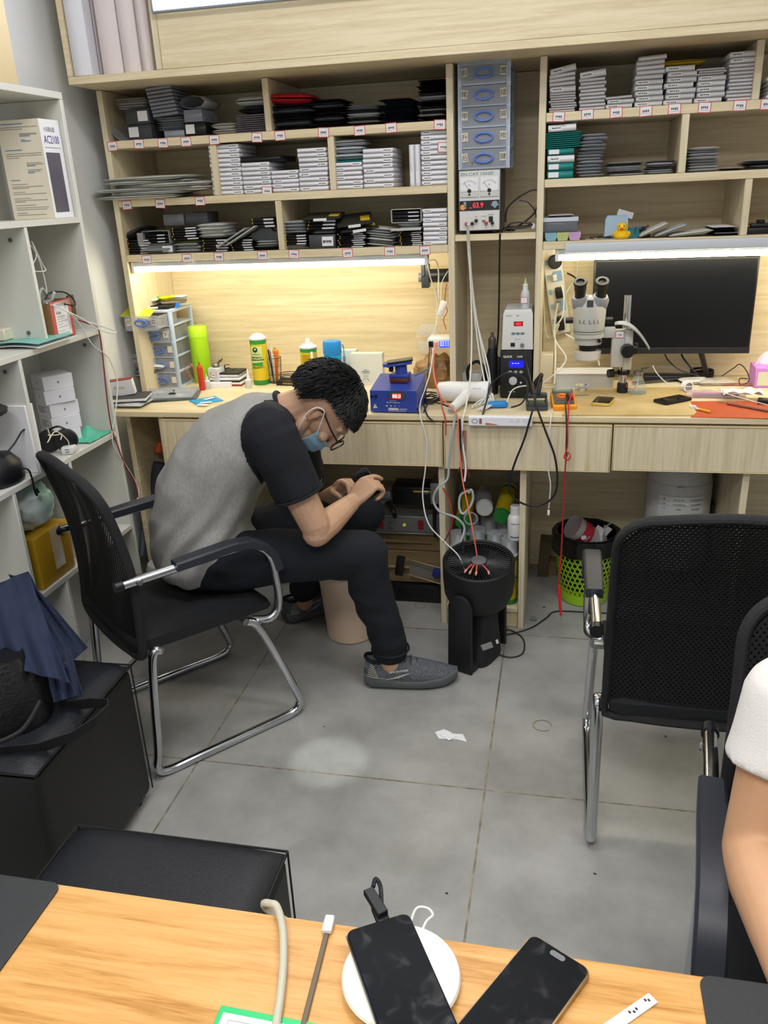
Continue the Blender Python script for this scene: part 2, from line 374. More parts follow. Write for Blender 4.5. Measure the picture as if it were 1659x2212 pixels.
m_seat = mat('black_seat_fabric', '17191D', .7, bump=.5, bs=900)
m_cloth_edge = mat('black_woven_edge', '1B1B1E', .75, bump=.5, bs=700)
m_armpad = mat('grey_arm_pad', '2A2D36', .42)
CW = .445
def chair(name, label, loc, heading, worn=False):
    t = thing(name, label, 'chair', (loc[0], loc[1], 0), R(heading), group='black mesh visitor chairs')
    r = .0125
    for v in (0, CW):
        i = 1 if v == 0 else -1
        G().tube([(.06, v, .375), (.035, v, .35), (.012, v, .10), (.002, v, .035), (.03, v, r+.001), (.12, v, r), (.32, v, r), (.415, v, r+.001), (.447, v, .03), (.445, v, .075), (.352, v, .32), (.31, v, .365)], r, 12, 6).obj('leg_frame', m_chrome, t)
        G().tube([(-.012, v-.016*i, .590), (.14, v-.016*i, .592), (.30, v-.016*i, .594), (.352, v-.016*i, .585), (.393, v-.016*i, .545), (.405, v-.016*i, .47), (.408, v-.016*i, .42), (.40, v-.014*i, .375), (.375, v-.01*i, .355), (.34, v+.02*i, .352)], r*.95, 12, 6).obj('arm_tube', m_chrome, t)
        G().tube([(-.030, v-.016*i, .590), (-.010, v-.016*i, .590)], .0145, 14).obj('end_cap', m_black, t)
        g = G()
        pts = [(.125, .599), (.20, .603), (.28, .606), (.335, .600), (.375, .578), (.402, .545), (.415, .50)]
        rs = []
        for k, (u, z) in enumerate(pts):
            a = pts[max(k-1, 0)]; b = pts[min(k+1, 6)]; tx, tz = b[0]-a[0], b[1]-a[1]; l = math.hypot(tx, tz); nx, nz = -tz/l, tx/l
            wv = .021 if 0 < k < 6 else .019; hh = .0115
            rs.append([(u+nx*h, v-.016*i+w, z+nz*h) for w, h in ((-wv, -hh), (wv, -hh), (wv, hh*.6), (wv*.8, hh), (-wv*.8, hh), (-wv, hh*.6))])
        g.rings(rs).obj('arm_pad', m_armpad, t)
        G().cyl((.028, v-.016*i-.0135*i, .590), (.028, v-.016*i-.0165*i, .590), .009, .007, 14).obj('bolt', m_steel, t)
    G().tube([(.06, 0.0, .372), (.06, CW, .372)], .011, 10).obj('cross_tube', m_steel, t)
    G().tube([(.31, 0.0, .362), (.31, CW, .362)], .011, 10).obj('cross_tube', m_steel, t)
    # seat: padded, rounded front
    def seat(u, v): pass
    g = G(); n = 14; rs = []
    sec = [(.0, .372), (.0, .402), (.02, .412), (.12, .410), (.26, .408), (.36, .402), (.405, .385), (.412, .37), (.40, .358), (.30, .358), (.10, .362)]
    for k in range(n+1):
        s_ = k/n; y = .022+s_*(CW-.044); e = min(s_, 1-s_); q = 1-max(0, (.08-e)/.08)**2*.35
        rs.append([(.2+(u-.2)*(1-(1-q)*.15), y, .385+(z-.385)*q) for u, z in sec])
    g.rings(rs).obj('seat', m_seat, t, ang=60)
    # backrest: woven border and see-through mesh panel, wrapped shape
    def prof(z): s_ = (z-.345)/.515; return -.004-.045*s_+.030*math.sin(PI*min(1, s_*1.05))
    def bow(y): return .022*(abs(y-CW/2)/(CW/2))**2.5
    def xb(y, z): return prof(z)+bow(y)
    z0, z1, rc = .352, .858, .075
    def outline(ins):
        P = []
        a, b, lo, hi = ins, CW-ins, z0+ins, z1-ins; rr = rc
        for k in range(9): P.append((a, lo+(hi-rr-lo)*k/8))
        for k in range(1, 7): th = PI-PI/2*k/6; P.append((a+rr+rr*math.cos(th), hi-rr+rr*math.sin(th)))
        for k in range(1, 8): P.append((a+rr+(b-a-2*rr)*k/8, hi+.012*math.sin(PI*k/8)))
        for k in range(7): th = PI/2-PI/2*k/6; P.append((b-rr+rr*math.cos(th), hi-rr+rr*math.sin(th)))
        for k in range(1, 9): P.append((b, hi-rr+(lo-hi+rr)*k/8))
        for k in range(1, 8): P.append((b+(a-b)*k/8, lo))
        return P
    O = outline(.014)
    G().tube([(xb(y, z), y, z) for y, z in O], .0145, 10, 2, sq=.62, closed=True).obj('back_frame', m_cloth_edge, t)
    g = G(); I = outline(.024)
    # fan the panel as horizontal strips between left and right outline
    def half_w(z):
        hi = z1-.022
        if z > hi-rc: d = z-(hi-rc); return CW/2-.022-rc+math.sqrt(max(0, rc*rc-d*d))
        return CW/2-.022
    for x_off in (0, .006):
        g.grid(lambda u, v: ((lambda z: (lambda y: (xb(y, z)+x_off, y, z))(CW/2+(v*2-1)*half_w(z)))(z0+.02+u*(z1-z0-.034))), 26, 14)
    g.obj('back_mesh', m_meshback, t)
    return t
chair('office_chair', 'black mesh sled-base chair beside the white cube shelf, with the bent-over man sitting on it', (-1.02, 1.617), 49.5)
chair('office_chair', 'empty black mesh chair facing the workbench in front of the green basket', (.552, 1.548), 90)
chair('office_chair', 'black mesh chair at the right edge facing the table, with a white-sleeved person on it', (.277, 1.19), -98)

# ---------------- ottomans ----------------
m_leather = mat('black_leather', '1B1D24', .36, bump=.35, bs=500)
m_leather2 = mat('black_leather_side', '151515', .5, bump=.3, bs=450)
def ottoman(label, x0, y0, x1, y1, h, rz=0):
    cx, cy = (x0+x1)/2, (y0+y1)/2; t = thing('ottoman', label, 'stool', (cx, cy, 0), rz, group='black leather cube stools')
    a, b = (x1-x0)/2, (y1-y0)/2
    g = G(); g.box((-a, -b, .025), (a, b, h-.03), .016); g.obj('body', m_leather2, t)
    g = G()
    def top(u, v):
        x, y = (u*2-1), (v*2-1); e = (1-abs(x)**5)*(1-abs(y)**5)
        return (x*a*(1-.02*abs(y)**6), y*b*(1-.02*abs(x)**6), h-.024+.030*e**.4)
    rs = []
    g.grid(top, 20, 20); g.obj('cushion', m_leather, t)
    g = G(); 
    for s_ in (1, -1):
        g.tube([(a*s_, -b, h-.021), (a*s_, b, h-.021)], .0024, 6); g.tube([(-a, b*s_, h-.021), (a, b*s_, h-.021)], .0024, 6)
        for q in (1, -1): g.tube([(a*s_, b*q, .03), (a*s_, b*q, h-.022)], .002, 6)
    g.obj('piping', m_leather2, t)
    for sx in (1, -1):
        for sy in (1, -1): G().lathe([(.016, .001), (.02, .025)], 12, TR(sx*(a-.035), sy*(b-.035), 0)).obj('foot', m_black, t)
    return t
ottoman('black leather cube stool with a bag and navy shirt on it', -1.362, 1.135, -.995, 1.545, .42, R(1.5))
ottoman('black leather cube stool with an empty top beside the wooden table', -.83, .652, -.43, 1.03, .42)

# messenger bag with strap, navy shirt draped over
m_bag = mat('black_bag_leather', '101114', .38, bump=.4, bs=120)
t = thing('shoulder_bag', 'black leather shoulder bag under the navy shirt on the stool', 'bag', (-1.20, 1.28, .421))
def bagf(u, v, w): pass
g = G(); rs = []
for k in range(11):
    s_ = k/10; zz = .004+.15*s_; wv = .140*(1-.25*s_*s_) ; dv_ = .12*(1-.35*s_**1.5)
    rs.append([(wv*math.copysign(abs(math.cos(a))**.55, math.cos(a)), dv_*math.copysign(abs(math.sin(a))**.55, math.sin(a)), zz+.006*math.sin(3*a)) for a in [2*PI*i/28 for i in range(28)]])
g.rings(rs).obj('body', m_bag, t, rot=(0, 0, R(35)))
g = G(); g.tube([(.12, -.17, .055), (.165, -.1, .05), (.17, -.03, .075)], .005, 8); g.obj('zip_piping', m_leather2, t)
g = G()
def strap(pts, wd):
    P = [Vector(p) for p in pts]
    return lambda u, v: tuple((lambda i, f: P[i].lerp(P[min(i+1, len(P)-1)], f)+Vector((0, 0, 0)))(min(int(u*(len(P)-1)), len(P)-2), u*(len(P)-1)-min(int(u*(len(P)-1)), len(P)-2))+Vector((wd[0]*(v-.5), wd[1]*(v-.5), wd[2]*(v-.5))))
sp_ = [(.05, -.115, .002), (.12, -.11, .003), (.19, -.09, .005), (.245, -.055, .012), (.285, -.02, .03), (.292, .02, .035), (.27, .05, .025), (.22, .065, .012), (.15, .05, .006)]
g.grid(strap(sp_, (.012, -.012, .034)), 40, 2, .002).obj('strap', mat('webbing', '1E1F22', .7, bump=.5, bs=600), t)
G().tube([(.0, -.18, .03), (.03, -.165, .03), (.06, -.15, .033)], .0022, 6).obj('zip_pull', m_steel, t)
# shirt
m_navy = mat('navy_cloth', '1F2943', .85, bump=.35, bs=300, var=.12, vs=20)
def smoothn(p, s, a): return a*noise.noise(Vector(p)*s)
t = thing('shirt', 'crumpled navy shirt thrown over the black bag on the stool', 'shirt', (-1.27, 1.28, .42))
sh = [PX(0, 1240, -1.43), PX(45, 1240, -1.40)]
def cloth(corners, nu, nv, amp, sc, seed, sag=0):
    c = [Vector(q) for q in corners]
    def f(u, v):
        p = (c[0]*(1-u)+c[1]*u)*(1-v)+(c[3]*(1-u)+c[2]*u)*v
        fold = amp*math.sin((u*5.2+.6*v+seed)*PI)*(.4+.6*v) + amp*.9*noise.noise(Vector((u*sc, v*sc*.5, seed)))
        return tuple(p+Vector((fold*.55, -fold*.65, fold*.5-sag*4*v*(1-v)*0)))
    return f
o = Vector((-1.27, 1.28, .42))
def rel(*L): return [tuple(Vector(q)-o) for q in L]
G().grid(cloth(rel(PZ(-70, 1290, .66), PZ(60, 1235, .66), PZ(150, 1475, .53), PZ(12, 1440, .54)), 40, 40, .010, 4, .3), 44, 44, .003).obj('back_panel', m_navy, t)
G().grid(cloth(rel(PZ(20, 1240, .655), PZ(70, 1262, .64), PZ(188, 1400, .45), PZ(135, 1448, .50)), 30, 30, .010, 3, 1.7), 34, 34, .003).obj('front_panel', m_navy, t)
G().grid(cloth(rel(PZ(90, 1420, .53), PZ(150, 1400, .52), PZ(180, 1500, .45), PZ(116, 1518, .455)), 24, 24, .010, 3, 2.2), 28, 28, .003).obj('sleeve', m_navy, t)
G().grid(cloth(rel(PZ(-70, 1290, .66), PZ(60, 1235, .66), PZ(110, 1330, .55), PZ(-20, 1500, .5)), 24, 24, .012, 3, 4.2), 30, 30, .003).obj('back_panel', m_navy, t)
G().cyl(PZ(141, 1432, .535)-o, PZ(141, 1432, .539)-o, .004, n=12).obj('button', m_black, t)

# ---------------- wooden table in front ----------------
ZT = .70
m_oak = wood('orange_oak', 'D9A96A', 'B07C3E', (1.0, 14, 14), 3.6, .36, 'CE9A58')
t = thing('table', 'orange oak table with black mats at both ends in the foreground', 'table', (-.2, .36, 0))
G().box((-1.0, -.33, ZT-.028), (1.1, .283, ZT), .003).obj('table_top', m_oak, t)
for x in (-.95, 1.0):
    for y in (-.28, .23): G().box((x, y, 0), (x+.045, y+.045, ZT-.0285), .002).obj('leg', m_steel, t)
G().box((-.95, -.25, ZT-.075), (1.04, .24, ZT-.0285), .002).obj('apron', m_black, t)
m_mat = mat('black_desk_mat', '2B2D30', .6, bump=.2, bs=500)
def deskmat(label, x0, x1, y0, y1, rc, side):
    P = []
    for cx, cy, a0 in ((x1-rc, y1-rc, 0), (x0+rc, y1-rc, 90), (x0+rc, y0+rc, 180), (x1-rc, y0+rc, 270)):
        for k in range(5): a = R(a0+90*k/4); P.append((cx+rc*math.cos(a), cy+rc*math.sin(a)))
    cx, cy = (x0+x1)/2, (y0+y1)/2
    tag(G().prism([(x-cx, y-cy) for x, y in P], .0003, .0025, bev=.0005).obj('desk_mat', m_mat, None, (cx, cy, ZT)), label, 'mat', 'black mats on the table')
deskmat('black mat covering the left end of the oak table', -1.15, -.556, .08, .642, .012, 1)
deskmat('black mat covering the right end of the oak table', .157, .85, .08, .642, .012, 1)

def slab(poly, th, bev=.002): pass
def rrect(w, h, rc, n=5):
    P = []
    for cx, cy, a0 in ((w/2-rc, h/2-rc, 0), (-w/2+rc, h/2-rc, 90), (-w/2+rc, -h/2+rc, 180), (w/2-rc, -h/2+rc, 270)):
        for k in range(n): a = R(a0+90*k/(n-1)); P.append((cx+rc*math.cos(a), cy+rc*math.sin(a)))
    return P
m_glass = mat('black_screen_glass', '05060A', .12, coat=.3, bump=.04, bs=40)
def smudge(name):
    M = mat(name, '06080D', .15); nt = M.node_tree; N = nt.nodes; L = nt.links; b = N['Principled BSDF']
    tc = N.new('ShaderNodeTexCoord'); n = N.new('ShaderNodeTexNoise'); n.inputs['Scale'].default_value = 45; n.inputs['Detail'].default_value = 6; n.inputs['Distortion'].default_value = .6
    L.new(tc.outputs['Object'], n.inputs['Vector']); rp = N.new('ShaderNodeValToRGB'); rp.color_ramp.elements[0].position = .48; rp.color_ramp.elements[0].color = (.05,)*3+(1,); rp.color_ramp.elements[1].position = .75; rp.color_ramp.elements[1].color = (.32,)*3+(1,)
    L.new(n.outputs['Fac'], rp.inputs[0]); L.new(rp.outputs[0], b.inputs['Roughness']); return M
m_smudge = smudge('smudged_screen')
def phone(label, c, rz, w, h, th, body, screen, z, tilt=(0, 0), rc=.008, group=None, cat='phone', name='smartphone', margin=.002):
    t = thing(name, label, cat, (c[0], c[1], z), rot=(tilt[0], tilt[1], rz), group=group)
    G().prism(rrect(w, h, rc), 0, th, bev=.0016).obj('body', body, t)
    G().prism(rrect(w-2*margin, h-2*margin, rc*.8), th+.0001, th+.0009).obj('screen', screen, t)
    return t
# charger pad
pc = PZ(866, 2105, ZT+.01)
t = thing('charging_pad', 'round white wireless charging pad under the black phone', 'charger', (pc[0], pc[1], ZT))
G().lathe([(.050, .001), (.058, .003), (.0605, .008), (.059, .0115), (.055, .0125), (.0, .0125)], 48).obj('body', mat('ivory_plastic', 'EFEBE0', .4), t)
G().tube([(.012, .059, .006), (.015, .072, .006), (.02, .083, .004), (.012, .092, .003), (.0, .088, .003), (-.004, .070, -.010), (-.004, .067, -.05)], .0016, 8).obj('cable', m_wire, t)
G().cyl((.03, -.035, .0126), (.03, -.035, .013), .0012, n=8).obj('indicator_light', mat('green_dot', '4C9A60', .4), t)
a, b = PZ(745, 2010, ZT+.022), PZ(882, 1968, ZT+.022); d_ = (b-a).normalized(); rz = math.atan2(d_[1], d_[0]); wd = (b-a).length
cen = (a+b)/2 + Vector((d_[1], -d_[0], 0))*.078
t = phone('black phone lying on the round white charging pad', cen, rz, wd, .156, .008, mat('dark_blue_metal', '1A2233', .25, .7), m_smudge, ZT+.0131, rc=.009)
G().box((-wd/2-.0005, -.075, .003), (-wd/2+.002, .075, .0055), .0005).obj('side_band', m_steel, t)
t = thing('usb_cable', 'short black cable with two plugs at the top of the black phone', 'cable', (a[0], a[1]+.02, ZT+.018))
g = Matrix.Rotation(rz, 4, 'Z')
G().box((-.007, -.004, -.004), (.007, .020, .004), .001, TR(.036, .003, .0)@g).obj('plug', m_black, t)
G().box((-.006, -.03, -.004), (.006, .008, .004), .001, TR(.018, .028, .006)@rotm(0, 0, rz+.15)).obj('plug', m_black, t)
G().tube([(.030, .024, .0), (.026, .04, .008), (.019, .048, .010), (.018, .038, .008)], .0025, 8).obj('cord', m_black, t)
# second phone
a, b = PZ(1148, 2016, ZT+.008), PZ(1279, 2098, ZT+.008); d_ = (b-a).normalized(); rz = math.atan2(d_[1], d_[0]); wd = (b-a).length
cen = (a+b)/2 + Vector((d_[1], -d_[0], 0))*.071
t = phone('black phone with gold metal edge and home button, lying on the oak table', cen, rz, wd, .145, .0072, mat('gold_metal', 'A88F6E', .3, .9), m_smudge, ZT+.0005, rc=.010)
G().prism(rrect(.017, .0065, .0032), .0081, .0086, TR(0, .064, 0)).obj('home_button', m_grey, t)
# thick cable, brown cable
pts = [PZ(598, 2205, ZT+.006), PZ(606, 2150, ZT+.006), PZ(612, 2080, ZT+.007), PZ(608, 2010, ZT+.012)]
q1 = PY(600, 1960, .645); 
tag(G().tube([Vector(p)-pts[0] for p in [PZ(585, 2300, ZT+.006)]+pts[:-1]+[PZ(611, 2010, ZT+.0105), PY(600, 1963, .646), PY(588, 1953, .652), PY(575, 1962, .660), (-.26, .665, .62), (-.26, .665, .4), (-.27, .67, .01)]], .0044, 12).obj('power_cable', mat('beige_cable', 'BDB9A6', .45), None, pts[0]), 'thick beige power cable bending over the far edge of the oak table', 'cable')
p0 = PZ(709, 2000, ZT+.004); p1 = PZ(650, 2230, ZT+.004)
t = thing('usb_cable', 'flat brown cable with a white plug lying on the oak table', 'cable', (p0[0], p0[1], ZT))
dd = (p1-p0); rz = math.atan2(dd[1], dd[0]); M_ = rotm(0, 0, rz)
G().box((.008, -.0028, .0008), (dd.length, .0028, .0036), .0008, M_).obj('cord', mat('brown_cord', '6A5B48', .5), t)
G().box((-.012, -.0055, .001), (.009, .0055, .0085), .0015, M_).obj('plug', m_wplas, t)
G().box((-.0128, -.0042, .003), (-.0121, .0042, .0065), 0, M_).obj('plug_mouth', mat('red_plug', 'B83A32', .5), t)
# green sleeve with paper
c0 = PZ(470, 2168, ZT); 
a = PZ(478, 2170, ZT+.003); b = PZ(660, 2205, ZT+.003); d_ = (b-a); rz = math.atan2(d_[1], d_[0])
t = thing('document_sleeve', 'clear green plastic sleeve holding a white card on the oak table', 'folder', (a[0], a[1], ZT), rz)
G().box((0, -.20, .0005), (.14, 0, .003), .0008).obj('sleeve', mat('green_plastic', '2FBE72', .25), t)
G().box((.006, -.195, .0032), (.134, -.008, .0042), 0).obj('insert', m_paper, t)
g = G()
for y in (-.015, -.19): g.box((.014, y, .0043), (.126, y+.0005, .0045))
for x in (.014, .126): g.box((x, -.19, .0043), (x+.0005, -.0145, .0045))
g.obj('printed_frame', mat('print_grey', '8E8E96', .6), t)
# white strip
a = PZ(1405, 2160, ZT+.001); b = PZ(1330, 2212, ZT+.001); d_ = b-a
t = thing('paper_strip', 'narrow white strip with grey marks lying on the oak table', 'strip', (a[0], a[1], ZT), math.atan2(d_[1], d_[0]))
G().box((-.004, -.006, .0004), (.09, .006, .0018), .0003).obj('strip', mat('lilac_white', 'D9D6E2', .45), t)
g = G()
for x, y in ((.001, 0), (.004, -.002), (.018, 0), (.022, .001), (.026, -.001)): g.box((x, y-.0015, .0019), (x+.002, y+.0012, .0021))
g.obj('printed_marks', m_ink, t)

# ---------------- things in the wall shelves ----------------
m_card = mat('white_card_box', 'E6E6EE', .5); m_cardedge = mat('card_shadow_line', 'B9BAC4', .6)
m_lilac = mat('pinkish_white_card', 'E3D8D8', .55)
m_dgrey = mat('dark_grey_card', '3F4146', .55); m_blkpouch = mat('black_foil_pouch', '272930', .35, bump=.25, bs=7)
m_navypouch = mat('navy_foil_pouch', '252C42', .35, bump=.25, bs=7)
m_bub = mat('bubble_wrap_grey', 'C0C4CA', .22, alpha=.97, bump=.35, bs=13); m_bubw = mat('bubble_wrap_white', 'DADBD5', .3, alpha=.97, bump=.35, bs=11)
m_teal = mat('teal_card', '12807C', .45); m_yel = mat('yellow_card', 'D9B52A', .5); m_gold = mat('gold_print', 'C9A443', .4, .3)
m_silver = mat('silver_sticker', 'C5C6CC', .4)
m_slim = mat('black_slim_card', '131417', .4)
XX = lambda px, py, y=YC+.02: pl(px, py, 1, y)[0]
S1, S2, S3 = 1.6415, 1.4555, 1.2735
def unit_mesh(f):
    g = G(); f(g); return g
def pillow(seed, m, pinch=.12, amp=.10):
    g = G()
    def top(u, v, s_):
        x, y = u*2-1, v*2-1; e = max(0, 1-abs(x)**4)*max(0, 1-abs(y)**4)
        nz = noise.noise(Vector((x*2.2, y*2.2, seed*3.1)))
        return (x/2*(1+.03*noise.noise(Vector((y*3, seed, 0)))), y/2, .5+s_*(pinch/2+(.5-pinch/2)*e**.5)*(1+amp*nz))
    n = 12
    g.grid(lambda u, v: top(u, v, 1), n, n); g.grid(lambda u, v: top(u, v, -1), n, n)
    bmesh.ops.remove_doubles(g.bm, verts=g.bm.verts, dist=.0001)
    return g.mesh('pouch', m)
PIL = {}
def pil(m, k):
    key = (m.name, k)
    if key not in PIL: PIL[key] = pillow(k+1, m)
    return PIL[key]
me_box = {}
def ubox(m):
    if m.name not in me_box: me_box[m.name] = G().box((-.5, -.5, 0), (.5, .5, 1), .012).mesh('box', m)
    return me_box[m.name]
def put(name, me, loc, dims, label, cat, group=None, rz=0, rx=0, ry=0, parent=None):
    o = bpy.data.objects.new(name, me); COL.objects.link(o); o.location = loc; o.scale = dims; o.rotation_euler = (rx, ry, rz)
    if parent: o.parent = parent
    if label: tag(o, label, cat, group)
    return o
# marks for stickers (small printed lines), unit size
def marks(seed, w=1, h=1):
    rr = random.Random(seed); g = G()
    for k in range(5): x = .1+k*.16; g.box((x, -.001, .30+rr.random()*.1), (x+.09+rr.random()*.04, 0, .62))
    return g.mesh('printed_marks', m_ink)
MK = [marks(k) for k in range(3)]
me_stick = G().box((0, -1, 0), (1, 0, 1)).mesh('sticker', m_silver)
me_lite = G().box((0, -1, 0), (1, 0, 1)).mesh('sticker', m_paper)
def cardbox(label, x0, x1, z, h, d=.17, m=m_card, rz=0, sx=.62, sw=.30, y=None, ry=0, group=None, sticker=None, name='parts_box', cat='box', mark=True):
    w_ = x1-x0; yy = YC+.012 if y is None else y
    t = thing(name, label, cat, ((x0+x1)/2, yy+d/2, z), rot=(0, ry, rz), group=group)
    put('box', ubox(m), (0, 0, 0), (w_-.0015, d, h-.0008), None, None, parent=t)
    if sw:
        put('sticker', sticker or me_lite, (-w_/2+sx*w_, -d/2-.0002, h*.18), (w_*sw, .0005, h*.66), None, None, parent=t)
        if mark: put('printed_marks', MK[random.randrange(3)], (-w_/2+sx*w_, -d/2-.0008, h*.18), (w_*sw, .4, h*.66), None, None, parent=t)
    return t
def white_stack(px0, px1, pyb, z, n, pyt, desc, sx=None, grp='white flat parts boxes', m=m_card, word='white flat box'):
    x0, x1 = XX(px0, pyb), XX(px1, pyb); h = (PY((px0+px1)/2, pyt, YC+.02)[2]-z)/n
    for i in range(n):
        j = random.uniform(-.0015, .0015)
        cardbox(f'{word}, {nth(i, n)} in the stack {desc}', x0+j, x1+j, z+i*h, h, sx=(sx if sx is not None else random.choice([.66, .68, .66, .08])), y=YC+.012+random.uniform(0, .004), group=grp, m=m)
    return x0, x1, z+n*h
# middle row
white_stack(463, 528, 424, S2, 11, 311, 'right beside the left-hand middle divider')
a = white_stack(529, 589, 422, S2, 7, 350, 'second from that divider, under the black box')
white_stack(591, 648, 420, S2, 5, 367, 'of five low boxes in the middle row')
white_stack(650, 712, 415, S2, 9, 319, 'of nine by the right-hand middle divider')
cardbox('flat black box lying on the seven-box white stack', a[0]-.002, a[1]+.04, a[2]+.0005, .018, m=m_slim, sw=0, y=YC+.015)
a = white_stack(724, 785, 410, S2, 6, 350, 'of six white boxes under the teal card')
put('card_sheet', ubox(m_teal), ((a[0]+a[1])/2, YC+.09, a[2]+.0005), (.108, .15, .004), 'flat teal card on top of the six-box white stack', 'card')
for i in range(3): put('wrapped_screen', pil(m_bub, i), ((a[0]+a[1])/2+.003*i, YC+.09, a[2]+.005+i*.021), (.115-.004*i, .15, .022), f'bubble-wrapped flat part, {nth(i, 3)} on the teal card', 'packet', 'bubble-wrapped parts')
white_stack(787, 852, 408, S2, 8, 320, 'of eight beside the teal card stack')
for k, (p0, p1) in enumerate(((888, 898), (899, 910))):
    t = thing('parts_box', 'white narrow box standing upright, '+('left' if k == 0 else 'right')+' one of the pair in the middle row', 'box', (XX((p0+p1)/2, 402), YC+.08, S2), group='white flat parts boxes')
    put('box', ubox(m_card), (0, 0, 0), (.0165, .15, .122), None, None, parent=t); put('sticker', me_lite, (-.005, -.0753, .008), (.010, .0005, .036), None, None, parent=t)
white_stack(911, 968, 402, S2, 11, 280, 'of eleven against the tall middle bay', sx=.08)
# bottom row right end
white_stack(915, 967, 534, S3, 8, 450, 'of eight ending the bottom row')

def pile(px0, px1, pyb, z, n, pyt, kind, desc, word, tilt=.0, d=.15, cat='packet', jit=.006, thick=1.15, grp=None, name='foil_pouch', y=YC+.02):
    x0, x1 = XX(px0, pyb), XX(px1, pyb); H = PY((px0+px1)/2, pyt, YC+.02)[2]-z; h = H/n
    for i in range(n):
        m = kind[i % len(kind)] if isinstance(kind, (list, tuple)) else kind
        put(name, pil(m, i % 3), ((x0+x1)/2+random.uniform(-jit, jit), y+d/2+random.uniform(-.006, .006), z+i*h+.0003), ((x1-x0)*random.uniform(.94, 1.02), d, h*thick), f'{word}, {nth(i, n)} {desc}', cat, grp or 'flat packets on the left shelves', rz=random.uniform(-.05, .05), ry=tilt)
    return x0, x1, z+H
def slims(px0, px1, pyb, z, n, pyt, desc, tilt=0, grp='slim black screen boxes'):
    x0, x1 = XX(px0, pyb), XX(px1, pyb); h = (PY((px0+px1)/2, pyt, YC+.02)[2]-z)/n
    for i in range(n):
        j = random.uniform(-.003, .003); w_ = x1-x0
        t = thing('screen_box', f'slim black box, silver label, {nth(i, n)} {desc}', 'box', ((x0+x1)/2+j, YC+.09, z+i*h), rot=(0, tilt, random.uniform(-.03, .03)), group=grp)
        put('box', ubox(m_slim), (0, 0, 0), (w_, .14, h-.0015), None, None, parent=t)
        put('silver_label', me_stick, (w_*.05, -.0701, h*.2), (w_*.40, .0008, h*.5), None, None, parent=t)
        put('gold_mark', ubox(m_gold), (-w_*.42, -.0703, h*.2), (.003, .001, h*.6), None, None, parent=t)
    return x0, x1, z+n*h
# ---- left unit, top row
for k in range(3):
    put('wrapped_sheet', ubox(m_clear if k else m_bub), (XX(258+k*7, 302), YC+.09, S1+.001), (.003, .13, .078), f'clear wrapped sheet leaning left in the top left corner, {["left", "middle", "right"][k]} of three', 'packet', 'leaning clear sheets', ry=-.85)
x0, x1 = XX(281, 303), XX(333, 303)
for k in range(2): cardbox(f'dark grey carton with a white sticker, {["lower", "upper"][k]} of two in the top row', x0, x1, S1+k*.047, .046, .15, m_dgrey, sx=.05 if k == 0 else .5, sw=.40, group='dark grey cartons', mark=False)
pile(262, 326, 303, S1+.0945, 5, 210, m_bubw, 'on the two dark grey cartons', 'pale bubble-wrapped part', grp='bubble-wrapped parts', name='wrapped_screen')
x0, x1 = XX(358, 300), XX(402, 300)
cardbox('clear case at the base of the bubble-wrapped stack in the top row', x0, x1, S1, .022, .15, mat('clear_case', 'A9AFBE', .2, alpha=.8), sw=0)
a = pile(340, 400, 300, S1+.0225, 6, 252, m_bub, 'of the six under the grey flat boxes', 'grey bubble-wrapped part', grp='bubble-wrapped parts', name='wrapped_screen')
m_gbox = mat('grey_blue_card', '8B8E9C', .5)
n = 8
for i in range(n):
    cardbox(f'thin grey box, {nth(i, n)} in the leaning stack of the top row', XX(333, 258)-.002*i, XX(388, 258)-.002*i, a[2]+.003+i*.0113, .0105, .15, m_gbox, sw=0, ry=-.06, group='thin grey boxes')
x0, x1 = XX(402, 297), XX(437, 297)
cardbox('black tray box with a white sticker in the top row', x0, x1+.02, S1, .042, .15, m_slim, sx=.08, sw=.4, mark=False)
cardbox('clear lidded box standing on the black tray box', x0+.004, x1+.012, S1+.0425, .037, .13, mat('clear_box', 'A6ABBB', .2, alpha=.55), sw=0)
g = G(); g.lathe([(.030, -.07), (.034, -.06), (.034, .06), (.030, .07)], 8, rotm(PI/2, 0, 0), caps=False, sx=1.5, sy=.62)
t = tag(g.obj('wrapped_tube', m_bub, None, (x0+.035, YC+.09, S1+.0805+.0215)), 'rolled grey bubble wrap tube open at the front, on the clear lidded box', 'packet')
pile(460, 513, 293, S1, 2, 266, m_bubw, 'of two low ones beside the glass stack', 'grey bubble-wrapped part', grp='bubble-wrapped parts', name='wrapped_screen')
n = 9
x0, x1 = XX(514, 290), XX(575, 290)
for i in range(n): put('glass_sheet', ubox(mat('tinted_glass', '8E8A9C', .15, alpha=.75)), ((x0+x1)/2, YC+.09, S1+i*.0062), (x1-x0, .14, .0042), f'tinted glass sheet, {nth(i, n)} in the stack left of the top divider', 'glass sheet', 'stacked glass sheets')
put('wrapped_tray', pil(m_blkpouch, 1), ((x0+x1)/2, YC+.09, S1+.057), (.085, .13, .022), 'black tray lying on the stack of glass sheets', 'tray')
put('wrapped_tray', pil(m_bub, 2), ((x0+x1)/2, YC+.09, S1+.0795), (.10, .13, .03), 'grey wrapped tray, topmost on the glass sheets', 'tray')
